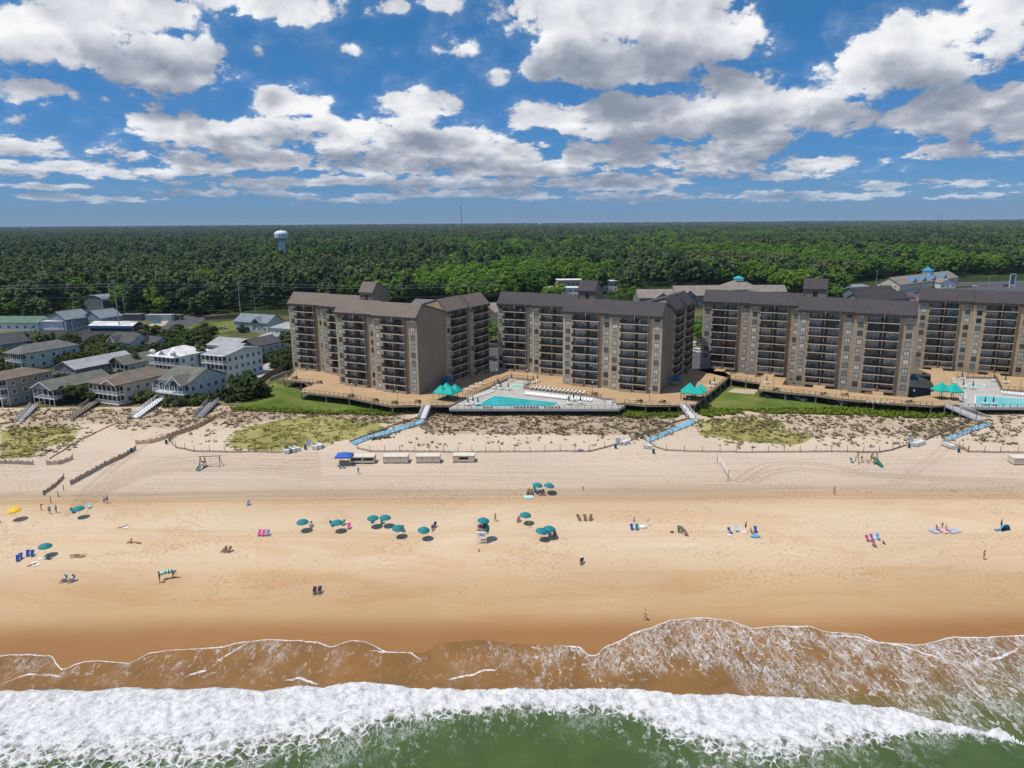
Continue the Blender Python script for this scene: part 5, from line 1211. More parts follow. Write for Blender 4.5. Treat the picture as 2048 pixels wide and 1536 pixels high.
# ---- vehicles
def car_meshes(kind='car'):
    b = MB(); L = 2.25; W = .9
    if kind == 'car': prof = [(-L, .35), (-L, .75), (-L + .15, .92), (-1.05, 1.0), (-.45, 1.42), (.85, 1.46), (1.65, 1.05), (L - .05, .98), (L, .55), (L - .1, .32)]
    else: prof = [(-L, .35), (-L, .9), (-L + .2, 1.08), (-1.25, 1.2), (-.7, 1.78), (1.9, 1.82), (L, 1.25), (L, .5), (L - .1, .34)]
    M = Matrix(((0, 1, 0, 0), (1, 0, 0, 0), (0, 0, 1, 0), (0, 0, 0, 1)))
    MM = Matrix(((1, 0, 0, 0), (0, 1, 0, 0), (0, 0, 1, 0), (0, 0, 0, 1)))
    b.profile(prof, -W, W, 0, MM)
    g = MB(); top = 1.36 if kind == 'car' else 1.68; base = 1.03 if kind == 'car' else 1.22
    if kind == 'car': side = [(-.92, base), (-.42, top), (.80, top + .02), (1.45, base + .06)]
    else: side = [(-1.1, base), (-.66, top), (1.75, top + .02), (2.0, base + .08)]
    g.profile(side, -W - .012, -W + .02, 0, MM); g.profile(side, W - .02, W + .012, 0, MM)
    if kind == 'car': ws = [(-1.03, 1.03, -.47, 1.405), (1.60, 1.09, .90, 1.45)]
    else: ws = [(-1.23, 1.24, -.72, 1.76), (2.215, 1.30, 1.94, 1.80)]
    for y0, z0, y1, z1 in ws:
        s = -.02 if y0 < 0 else .02; q = [(-W + .12, y0 + s, z0), (W - .12, y0 + s, z0), (W - .15, y1 + s, z1), (-W + .15, y1 + s, z1)]
        g.add(q, [(0, 1, 2, 3)])
    w = MB(); w.rod((-.11, 0, 0), (.11, 0, 0), .34, .34, 12)
    l = MB(); l.box(-.22, -.03, -.07, .22, .03, .07)
    return b, g, w, l
M_cglass = glass('car_glass', (.012, .016, .02)); M_tyre = flat('tyre', (.018, .018, .019), .9)
M_car = {n: flat(n + '_car_paint', c, .25, .04, 1, .0, .6) for n, c in dict(white=(.78, .78, .78), silver=(.42, .43, .45), black=(.015, .015, .017), grey=(.12, .125, .13), blue=(.02, .09, .32), red=(.42, .02, .02), skyblue=(.10, .42, .62), dark=(.03, .032, .036)).items()}
M_lampw = flat('headlight_glass', (.6, .6, .58), .2); M_lampr = flat('tail_light_red', (.35, .01, .01), .3)
CARM = {}
for k in ('car', 'suv'):
    b, g, w, l = car_meshes(k); CARM[k] = (b.mesh('body', [M_car['white']]), g.mesh('window', [M_cglass]), w.mesh('wheel', [M_tyre]), l.mesh('headlight', [M_lampw]), l.mesh('tail_light', [M_lampr]))
def car(px, py, rz, col, label, kind='car', z=GZ + .06, group='parked cars'):
    p = P(px, py, z); root = thing('parked_car', label, 'car', p, rz, group); ms = CARM[kind]
    b = link('body', ms[0], root); b.material_slots[0].link = 'OBJECT'; b.material_slots[0].material = M_car[col]; link('window', ms[1], root)
    for x in (-.82, .82):
        for y in (-1.35, 1.35): link('wheel', ms[2], root, (x, y, .34))
        link('headlight', ms[3], root, (x * .75, -2.22, .72)); link('tail_light', ms[4], root, (x * .8, 2.22, .85))
for a in [(14, 660, 1.5, 'white', 'white car parked at the left edge, leftmost in the row', 'suv'), (64, 659, 1.6, 'black', 'black car in the row below the white warehouse', 'car'), (95, 659, 1.6, 'dark', 'dark car in front of the slate blue house, left one', 'suv'), (123, 658.5, 1.4, 'dark', 'dark car in front of the slate blue house, right one', 'car'),
    (314, 647, 1.7, 'skyblue', 'bright blue van on the sandy forecourt', 'suv'), (356, 653, 2.2, 'grey', 'grey car turning at the road junction', 'car'), (360, 659, 2.2, 'white', 'white car behind the grey one at the road junction', 'car'), (447, 658, 1.6, 'silver', 'silver car on the grass by the fence', 'car'),
    (1441, 612, 1.4, 'white', 'white car on the far lot between the blocks, farther one', 'car'), (1431, 623, 1.8, 'white', 'white car on the far lot between the blocks, nearer one', 'suv'), (1397, 706, .6, 'white', 'white van at the left corner of the browner block', 'suv'),
    (1824, 597, .8, 'red', 'red car on the motel lot', 'car'), (1813, 600, .8, 'white', 'white car left of the red one on the motel lot', 'car'), (1834, 587, .5, 'blue', 'blue car on the motel lot behind the red one', 'car'), (1846, 583, .5, 'silver', 'silver car on the motel lot, farthest along the wall', 'suv'), (1952, 574, 1.6, 'white', 'white car on the highway near the tall sign', 'car'), (2012, 573, 1.6, 'grey', 'grey car on the highway below the tall sign', 'suv'),
    (1530, 794, 0.3, 'dark', 'dark car under the deck, leftmost', 'car'), (1566, 796.5, 0.3, 'grey', 'grey car under the deck, second from the left', 'suv'), (1600, 800.5, 0.25, 'silver', 'silver car under the deck with its nose in the sun', 'car'), (1639, 803, 0.3, 'black', 'black car under the deck right of the silver nose', 'suv'), (1659, 805.5, 0.3, 'grey', 'grey car under the deck beside the pale one', 'car'), (1679, 807.5, 0.3, 'silver', 'pale car under the deck beside a wide post', 'suv'), (1739, 811, 0.3, 'black', 'black car under the deck, rightmost', 'car'), (968, 712, .6, 'silver', 'silver car on the lot between the two left blocks', 'car'), (985, 720, .6, 'dark', 'dark car on the lot between the two left blocks', 'car')]:
    car(a[0], a[1], a[2], a[3], a[4], a[5])
# ---- masts, poles, signs, lights
def pole(label, bx, by, h, cat='utility pole', name='utility_pole', arms=(), r=.16, mat=None, group='poles along the road', lamp=False):
    p = P(bx, by, GZ); mb = MB(); mb.rod((0, 0, 0), (0, 0, h), r, r * .6, 7); o = mb.obj(name, mat or M_brownwood, None, p); tag(o, label, cat, group)
    for z, w in arms:
        a = MB(); a.box(-w, -.07, z - .08, w, .07, z + .08); a.obj('crossarm', mat or M_brownwood, o)
    if lamp:
        a = MB(); a.rod((0, 0, h), (lamp, 0, h + .5), .06, .05, 5); a.rod((0, 0, h), (-lamp, 0, h + .5), .06, .05, 5) if lamp > 3 else None; a.obj('arm', mat or M_grey, o)
        a = MB(); a.box(lamp - .4, -.15, h + .42, lamp + .4, .15, h + .6); a.obj('lamp_head', M_grey, o)
    return p
pa = pole('tall grey utility pole beside the white event tent', 240, 662, 26, arms=((24.5, 1.6), (23, 1.2)), r=.3, mat=M_grey)
pb = pole('utility pole right of the arched barn', 251, 633, 14, arms=((13.2, 1.1),), mat=M_grey)
pole('thin utility pole among the houses, behind the low grey-roofed house', 267, 731, 9, arms=((8.5, 1.0),))
pole('utility pole standing among the left pines', 126, 690, 9, arms=((8.5, 1.0),)); pole('slim utility pole beside the teal house', 67, 690, 8.5, arms=((8, .9),))
pc = pole('utility pole with a box near the long pale grey house', 483, 646, 23, arms=((22, 1.2),), r=.25, mat=M_grey); pole('slim pole left of the leftmost condo block', 511, 626, 11, mat=M_grey)
pole('street light curving over the lawn by the tent', 147, 666, 8, 'street light', 'street_light', mat=M_railcap, lamp=2.2, r=.1)
pole('street light behind the right part of the browner block', 1677, 574, 13, 'street light', 'street_light', mat=M_railcap, lamp=1.8, r=.14); pole('street light above the cream motel gable', 1752, 570, 12, 'street light', 'street_light', mat=M_railcap, lamp=1.8, r=.14)
pole('twin-armed street light left of the tall sign', 1976, 577, 9.5, 'street light', 'street_light', mat=M_grey, lamp=6.5, r=.18)
def wires():
    mb = MB()
    def wire(a, b, sag=1.2):
        n = 10; pts = []
        for i in range(n + 1):
            t = i / n; p = a.lerp(b, t); pts.append(p - Vector((0, 0, sag * 4 * t * (1 - t))))
        for p, q in zip(pts[:-1], pts[1:]): mb.rod(p, q, .05, .05, 3, cap=False)
    l = Vector((-420, pa.y + 6, GZ)); r = Vector((P(1000, 640, GZ).x, pa.y + 40, GZ))
    for dx, z in ((-1.5, 24.6), (1.5, 24.6), (-1.1, 23.1), (1.1, 23.1), (0, 18)):
        wire(l + Vector((0, dx, z)), Vector((pa.x, pa.y + dx * .3, GZ + z))); wire(Vector((pa.x, pa.y + dx * .3, GZ + z)), Vector((pc.x, pc.y + dx * .3, GZ + z - 2))); wire(Vector((pc.x, pc.y + dx * .3, GZ + z - 2)), r + Vector((0, dx, z - 4)), 2)
    o = mb.obj('power_line', M_grey); tag(o, 'thin power lines strung between the tall grey poles on the left', 'power line')
wires()
def tall_sign():
    p = P(2023, 577, GZ); root = thing('tall_sign', 'tall white roadside sign with blue panels near the right edge', 'sign', p); root.scale = (.72, .72, .80)
    f = MB(); f.box(-3.2, -.3, 0, -2.5, .3, 14.5); f.box(2.5, -.3, 0, 3.2, .3, 14.5); f.box(-3.2, -.3, 13.8, 3.2, .3, 14.5); f.box(-2.5, -.3, 3.0, 2.5, .3, 3.6); f.obj('frame', M_whitep, root)
    for z0, z1, m in ((9.6, 13.2, M_bluec), (6.8, 9.2, M_car['grey']), (4.2, 6.4, M_bluec)):
        b = MB(); b.box(-2.3, -.2, z0, 2.3, .2, z1); b.obj('panel', m, root)
tall_sign()
def fence_run(label, pts, h, mat, name='board_fence', z=GZ):
    q = [P(*p, z) for p in pts]; o = q[0]; mb = MB()
    for a, b in zip(q[:-1], q[1:]):
        a = a - o; b = b - o; d = (b - a).normalized(); n = Vector((-d.y, d.x, 0)) * .05
        mb.add([a + n, b + n, b - n, a - n] + [v + Vector((0, 0, h)) for v in (a + n, b + n, b - n, a - n)], [(0, 3, 2, 1), (4, 5, 6, 7), (0, 1, 5, 4), (1, 2, 6, 5), (2, 3, 7, 6), (3, 0, 4, 7)])
    tag(mb.obj(name, mat, None, o), label, 'fence', 'board fences on the landward side')
fence_run('brown board fence behind the lawn at the junction', [(410, 640), (490, 636)], 2.2, M_brownwood); fence_run('grey board fence by the lawn left of the event tent', [(133, 668), (180, 656)], 1.8, M_grey)
fence_run('dark board fence running from the condo down to the dune', [(505, 778), (540, 752), (590, 733)], 1.9, M_brownwood); fence_run('pale fence beside the path left of the leftmost deck', [(540, 762), (590, 743)], 1.2, M_grey)
fence_run('low railing fence along the path between the two left blocks', [(966, 697), (1003, 695)], 1.2, M_brownwood)
# far landmarks
def water_tower():
    q = P(566, 515, GZ); p = Vector((q.x * 950 / q.y, 950, GZ)); root = thing('water_tower', 'white and pale blue water tower rising above the woods', 'water tower', (p.x, p.y, GZ)); root.scale = (.44, .44, .92)
    t = MB(); t.lathe([(9.2, 0), (9.2, 33), (10.5, 36), (17, 38.5)], 24); t.obj('shaft', flat('pale_blue_paint', (.42, .60, .70), .5), root)
    t = MB(); t.lathe([(17, 38.5), (19.5, 39.5), (20, 41), (20, 45.5), (18.5, 47.4), (12, 49.3), (0, 50.2)], 28); k = t.obj('tank', flat('tank_white', (.70, .77, .82), .5), root, smooth=False)
    t = MB()
    for i in range(28):
        if i % 2: continue
        a = 2 * math.pi * i / 28; t.box(-1.0, -.1, 41.4, 1.0, .1, 45, 0, Matrix.Rotation(a, 4, 'Z') @ Matrix.Translation((0, -20.05, 0)))
    t.obj('lettering_band', flat('tank_blue_mark', (.10, .20, .28), .5), k)
    t = MB(); t.rod((0, 0, 50), (0, 0, 54), .3, .2); t.obj('aerial', M_grey, root)
water_tower()
def mast(label, px, ytop, ybase, dist, w, name='radio_mast'):
    d = ray(px, ytop); z1 = CAMZ + d[2] / d[1] * dist; x = d[0] / d[1] * dist; mb = MB(); H = z1 - 5
    n = 14
    for s in ((-w, -w), (w, -w), (0, w)): mb.rod((s[0], s[1], 0), (s[0] * .4, s[1] * .4, H), w * .35, w * .3, 4)
    for i in range(n): z = H * i / n; mb.rod((-w, -w, z), (w, -w, z + H / n), w * .22, None, 3); mb.rod((w, -w, z), (0, w, z + H / n), w * .22, None, 3)
    tag(mb.obj(name, flat('mast_steel', (.16, .17, .19), .6), None, (x, dist, 5)), label, 'mast', 'far masts on the horizon')
mast('lattice radio mast on the horizon above the gap of the two left blocks', 922, 411, 452, 5200, 2.6); mast('faint far mast in the right horizon, left of two', 1878, 428, 442, 9000, 3.0); mast('faint far mast in the right horizon, right of two', 1885, 425, 442, 9000, 3.0)
for px, nm, dd in ((1079, 'left of the middle', 8000), (1181, 'right of the middle', 8000)):
    d = ray(px, 448); z1 = CAMZ + d[2] / d[1] * dd; mb = MB(); mb.lathe([(3, 0), (3, z1 - 9), (10, z1 - 4), (10, z1 + 4), (6, z1 + 8), (0, z1 + 9)], 10); tag(mb.obj('water_tower', M_whitep, None, (d[0] / d[1] * dd, dd, 0)), f'tiny white water tower on the horizon {nm}', 'water tower', 'far water towers')

# ================================================================== things on the sand
# ---- umbrellas
def umbrella_meshes():
    c = MB(); n = 16; prof = [(0, 2.32), (.35, 2.26), (.75, 2.08), (1.08, 1.82)]
    for k in range(3):
        (r0, z0), (r1, z1) = prof[k], prof[k + 1]
        for i in range(n):
            a0, a1 = 2 * math.pi * i / n, 2 * math.pi * (i + 1) / n; d0 = .0 if i % 2 else .05; d1 = .05 if i % 2 else .0
            q = [(r0 * math.cos(a0), r0 * math.sin(a0), z0 - d0 * r0), (r0 * math.cos(a1), r0 * math.sin(a1), z0 - d1 * r0), (r1 * math.cos(a1), r1 * math.sin(a1), z1 - d1 * r1), (r1 * math.cos(a0), r1 * math.sin(a0), z1 - d0 * r1)]
            c.add(q, [(0, 1, 2, 3)] if k else [(0, 2, 3)])
    for i in range(n):
        a0, a1 = 2 * math.pi * i / n, 2 * math.pi * (i + 1) / n; r = 1.08
        c.add([(r * math.cos(a0), r * math.sin(a0), 1.80), (r * math.cos(a1), r * math.sin(a1), 1.80), (r * 1.01 * math.cos(a1), r * 1.01 * math.sin(a1), 1.66), (r * 1.01 * math.cos(a0), r * 1.01 * math.sin(a0), 1.66)], [(0, 1, 2, 3)])
    p = MB(); p.rod((0, 0, -.1), (0, 0, 2.42), .028, .022, 6)
    return c.mesh('canopy', [M_tealu], fix=False), p.mesh('pole', [M_white])
ME_umb = umbrella_meshes()
M_yellow = flat('yellow_umbrella_cloth', (.85, .52, .02), .75)
def umbrella(px, py, label, mat=None, tilt=(0, 0), s=1.0):
    g = GS(px, py, 2.0); root = thing('beach_umbrella', label, 'umbrella', g, rnd.uniform(0, 1), 'beach umbrellas on the sand'); root.scale = (s, s, s)
    root.rotation_euler = (tilt[0], tilt[1], rnd.uniform(0, .4))
    c = link('canopy', ME_umb[0], root); link('pole', ME_umb[1], root)
    if mat: c.material_slots[0].link = 'OBJECT'; c.material_slots[0].material = mat
    return g
umbrella(31, 1019, 'bright yellow beach umbrella near the left edge', M_yellow, (.10, -.06), 1.12)
for px, py, lb, tl in [(158, 1015, 'teal beach umbrella beside the two people in blue shirts', (.05, -.05)), (89, 1090, 'teal beach umbrella behind the blue chairs at far left', (.03, .05)), (605, 1041.5, 'teal umbrella next to a person in white, leftmost of the central row', (.05, .0)), (673.6, 1042.5, 'teal umbrella left of the small pink chair', (.05, 0)), (746, 1034, 'left one of the two teal umbrellas standing side by side', (.02, -.02)), (769.5, 1033, 'right one of the two teal umbrellas standing side by side', (.02, .04)), (794, 1053, 'tilted teal umbrella below the touching pair', (.12, .10)), (846, 1057, 'teal umbrella between the touching pair and the lifeguard stand', (.12, .05)),
    (1049, 1027.5, 'teal umbrella with a person sitting on its left side', (.05, .10)), (1072.7, 968, 'left one of the two teal umbrellas highest up the beach', (.05, .14)), (1095.8, 968.3, 'right one of the two teal umbrellas highest up the beach', (.05, .14)), (1081, 1059, 'front teal umbrella of the overlapping pair right of the lifeguard stand', (.10, .08)), (1096.6, 1055, 'rear teal umbrella of the overlapping pair right of the lifeguard stand', (.05, .12))]:
    umbrella(px, py, lb, None, tl)
# ---- beach chairs, towels and small gear
def beach_chair_mesh():
    s = MB()
    q = [(-.28, -.42, .26), (.28, -.42, .26), (.28, .12, .20), (-.28, .12, .20), (.28, .55, .92), (-.28, .55, .92)]
    for d in (0, .03): s.add([(x, y, z + d) for x, y, z in q], [(0, 1, 2, 3), (3, 2, 4, 5)], 0)
    for x in (-.30, .30):
        s.rod((x, -.44, .02), (x, .58, .95), .018, None, 5, 1) if False else None
        s.rod((x, .10, .19), (x, .57, .95), .02, None, 5, 1); s.rod((x, -.44, .27), (x, .14, .20), .02, None, 5, 1); s.rod((x, -.40, .0), (x, .30, .48), .02, None, 5, 1); s.rod((x, .42, .0), (x, -.10, .48), .02, None, 5, 1); s.rod((x, -.25, .48), (x, .34, .50), .024, None, 5, 1)
    return s.mesh('beach_chair', [M_bluec, M_white])
ME_bch = beach_chair_mesh()
CLOTH = {n: flat(n + '_cloth', c, .85, .08) for n, c in dict(blue=(.02, .07, .36), navy=(.012, .02, .08), teal=(.004, .20, .22), pink=(.72, .07, .30), greyblue=(.18, .24, .36), red=(.50, .06, .07), purple=(.20, .12, .42), paleblue=(.42, .66, .74), white=(.78, .78, .77), green=(.10, .20, .05), black=(.014, .014, .018), tan=(.42, .33, .24), brown=(.13, .06, .04), orange=(.55, .20, .08), aqua=(.40, .72, .68), magenta=(.45, .02, .22), lavender=(.55, .50, .62), khaki=(.35, .30, .20), maroon=(.20, .02, .04), skyblue=(.10, .36, .62), charcoal=(.05, .05, .06)).items()}
def chair(px, py, col, label, rz=0.0, s=1.0, group='beach chairs'):
    g = GS(px, py); o = link('beach_chair', ME_bch, None, g, rz); o.scale = (s,) * 3; o.material_slots[0].link = 'OBJECT'; o.material_slots[0].material = CLOTH[col]
    tag(o, label, 'beach chair', group); return o
for a in [(36, 1122, 'blue', 'blue chair at far left, foremost of the blue group', .5), (42, 1118, 'blue', 'blue chair at far left, second in the front pair', .5), (56, 1112, 'blue', 'blue chair at far left, left one of the rear pair', .4), (65, 1112, 'blue', 'blue chair at far left, right one of the rear pair', .4), (94, 1118, 'teal', 'dark teal chair below the umbrella at far left', -1.9), (178, 1016, 'paleblue', 'pale blue lounge chair right of the umbrella with people in blue', .4), (146, 1026, 'teal', 'teal chair at the left foot of the umbrella with people in blue', 1.0),
    (497, 1010, 'greyblue', 'lone grey-blue chair high on the left part of the beach', 0), (519, 1071, 'pink', 'bright pink chair facing the sea', 0), (536, 1071, 'greyblue', 'grey-blue chair beside the bright pink one', 0), (527.5, 1071, 'pink', 'tiny pink and white child seat between two chairs', 0), (698, 1057, 'pink', 'small pink chair right of a teal umbrella', 0), (664, 1052, 'teal', 'teal chair at the left foot of the umbrella by the small pink chair', .8), (686, 1050, 'teal', 'teal chair at the right foot of the umbrella by the small pink chair', -.5),
    (744, 1045, 'teal', 'green-teal chair under the left umbrella of the touching pair', .2), (764, 1047, 'teal', 'green-teal chair under the right umbrella of the touching pair', .2), (1070, 983, 'teal', 'teal chair beneath the left umbrella highest up the beach', .3), (1098, 1068, 'blue', 'blue chair shaded by the rear umbrella of the overlapping pair', -.2), (1088, 1068, 'navy', 'dark chair shaded by the front umbrella of the overlapping pair', -.2),
    (1263.7, 1059, 'blue', 'blue chair left of a dark green one, beside a furled purple umbrella', .1), (1273.6, 1059, 'teal', 'dark green chair beside the furled purple umbrella', -.1), (1460, 1066, 'blue', 'dark blue chair, leftmost of the group around the furled blue umbrella', .5), (1473, 1062, 'paleblue', 'pale aqua chair left of the furled blue umbrella', .1), (1511, 1064, 'blue', 'bright blue chair right of the furled blue umbrella', -.1), (1735, 1082, 'red', 'red chair in the cluster at the right', .1), (1744, 1080, 'purple', 'purple chair in the cluster at the right', .1), (1756, 1079, 'skyblue', 'sky blue chair in the cluster at the right', -.1), (1703.7, 925, 'teal', 'grey-teal chair left of the right-hand swing set', .2), (688, 936, 'teal', 'teal chair in front of the blue canopy, right one', 2.6), (680, 936, 'teal', 'teal chair in front of the blue canopy, left one', 2.6), (869, 1055, 'navy', 'dark chair right of the umbrella near the lifeguard stand', -.3)]:
    chair(*a)
def towel(px, py, w, l, mat, label, rz=0.0):
    g = GS(px, py); mb = MB(); n = 6
    for i in range(n):
        x0, x1 = -w / 2 + w * i / n, -w / 2 + w * (i + 1) / n; z0 = .05 + .02 * math.sin(i * 1.7); z1 = .05 + .02 * math.sin((i + 1) * 1.7)
        mb.add([(x0, -l / 2, z0), (x1, -l / 2, z1), (x1, l / 2, z1), (x0, l / 2, z0), (x0, -l / 2, z0 + .02), (x1, -l / 2, z1 + .02), (x1, l / 2, z1 + .02), (x0, l / 2, z0 + .02)], [(0, 3, 2, 1), (4, 5, 6, 7), (0, 1, 5, 4), (2, 3, 7, 6)])
    o = mb.obj('beach_towel', mat, None, g, rz); tag(o, label, 'towel', 'towels on the sand')
t = NT('blue_striped_towel'); f = t.math('FRACT', t.math('MULTIPLY', t.sepz(t.objco(), 0), 2.2)); M_stripe = t.done(t.mix(t.math('GREATER_THAN', f, .5), (.78, .78, .80), (.04, .06, .30)), .85)
t = NT('rose_striped_towel'); f = t.math('FRACT', t.math('MULTIPLY', t.sepz(t.objco(), 0), 2.2)); M_stripe2 = t.done(t.mix(t.math('GREATER_THAN', f, .5), (.78, .72, .72), (.50, .10, .12)), .85)
towel(1057, 994, 1.9, 1.4, CLOTH['aqua'], 'pale aqua towel below the highest pair of umbrellas', .05)
towel(1872, 1062, 2.2, 1.7, M_stripe, 'blue and white striped towel, left one of the row at the right', .35); towel(1889, 1062, 1.8, 1.7, M_stripe2, 'red and white towel, middle one of the striped row', .35); towel(1905, 1062, 2.4, 1.8, M_stripe, 'blue and white striped towel, right one of the row', .35)
towel(71, 1128, 1.0, 1.9, CLOTH['white'], 'white towel beside a sunbather at far left', .7); towel(81, 1118, .9, .6, CLOTH['white'], 'small white cloth near the dark teal chair', 0); towel(157, 1112, 2.4, 1.3, CLOTH['khaki'], 'khaki blanket under two sunbathers at left', .1); towel(249, 1054, .8, 1.8, CLOTH['white'], 'white towel under the sunbather above the maroon group', 1.0)
def furled(px, py, mat, label, h=2.2, lean=.05):
    g = GS(px, py); m = MB(); m.rod((0, 0, -.1), (lean * h, 0, h), .025, .02, 6, 1); m.rod((lean * h * .35, 0, h * .35), (lean * h * .55, 0, h * .55), .06, .16, 8, 0); m.rod((lean * h * .55, 0, h * .55), (lean * h * .98, 0, h * .98), .16, .03, 8, 0)
    tag(m.obj('furled_umbrella', [mat, M_white], None, g), label, 'umbrella', 'furled beach umbrellas')
furled(1267, 1053, CLOTH['purple'], 'furled purple umbrella between a blue and a green chair'); furled(1490, 1064, CLOTH['navy'], 'furled blue umbrella in a white base'); furled(2001, 1060, CLOTH['navy'], 'furled dark umbrella standing upright near the right edge', 2.3, 0); furled(1293, 1051, CLOTH['lavender'], 'thin pale furled umbrella above a white bag', 1.9, .25)
def blob(name, px, py, mat, label, cat, sc=(.5, .4, .35), group=None, seed=0):
    """soft bag, cooler or rolled thing: a squashed, dented lathe"""
    g = GS(px, py); r = random.Random(seed + int(px)); m = MB(); m.lathe([(0, 0), (.85, .02), (1.0, .25), (.95, .7), (.6, .95), (0, 1.0)], 9)
    m.v = [(x * sc[0] * r.uniform(.88, 1.1), y * sc[1] * r.uniform(.88, 1.1), z * sc[2]) for x, y, z in m.v]
    return tag(m.obj(name, mat, None, g), label, cat, group)
blob('beach_bag', 1286, 1056, CLOTH['white'], 'white bag under the pale furled umbrella', 'bag', (.75, .5, .55)); blob('umbrella_base', 1489, 1065, CLOTH['white'], 'white base of the furled blue umbrella', 'base', (.5, .4, .25)); blob('beach_bag', 1511, 1074, CLOTH['skyblue'], 'turquoise and blue float bag in front of the bright blue chair', 'bag', (.85, .6, .4)); blob('beach_bag', 1344, 1065, CLOTH['brown'], 'small brown bag left of the seated trio', 'bag', (.35, .3, .3)); blob('beach_bag', 1460, 1071, CLOTH['white'], 'white bag in front of the leftmost blue chair', 'bag', (.45, .3, .2)); blob('beach_bag', 1993, 1061, CLOTH['greyblue'], 'grey-blue bag at the foot of the furled dark umbrella', 'bag', (.5, .35, .3)); blob('beach_toy', 1161, 903, CLOTH['purple'], 'purple float leaning on the rope fence', 'float', (.8, .35, .6))
def shelter(px, py, label):
    g = GS(px, py); root = thing('beach_shelter', label, 'beach shelter', g, .3); m = MB(); n = 10
    for i in range(n):
        for j in range(4):
            q = []
            for a, b in ((i, j), (i + 1, j), (i + 1, j + 1), (i, j + 1)):
                A = math.pi * a / n; B = math.pi / 2 * b / 4; q.append((1.15 * math.cos(A), .9 * math.sin(A) * math.cos(B) * .9 + .1, 1.1 * math.sin(A) * math.sin(B) + .02))
            m.add(q, [(0, 1, 2, 3)])
    m.obj('shell', CLOTH['skyblue'], root); m = MB(); m.box(-1.1, -.2, 0, 1.1, .9, .05); m.obj('floor', CLOTH['charcoal'], root)
shelter(2012, 1061, 'small blue pop-up beach shelter near the right edge')

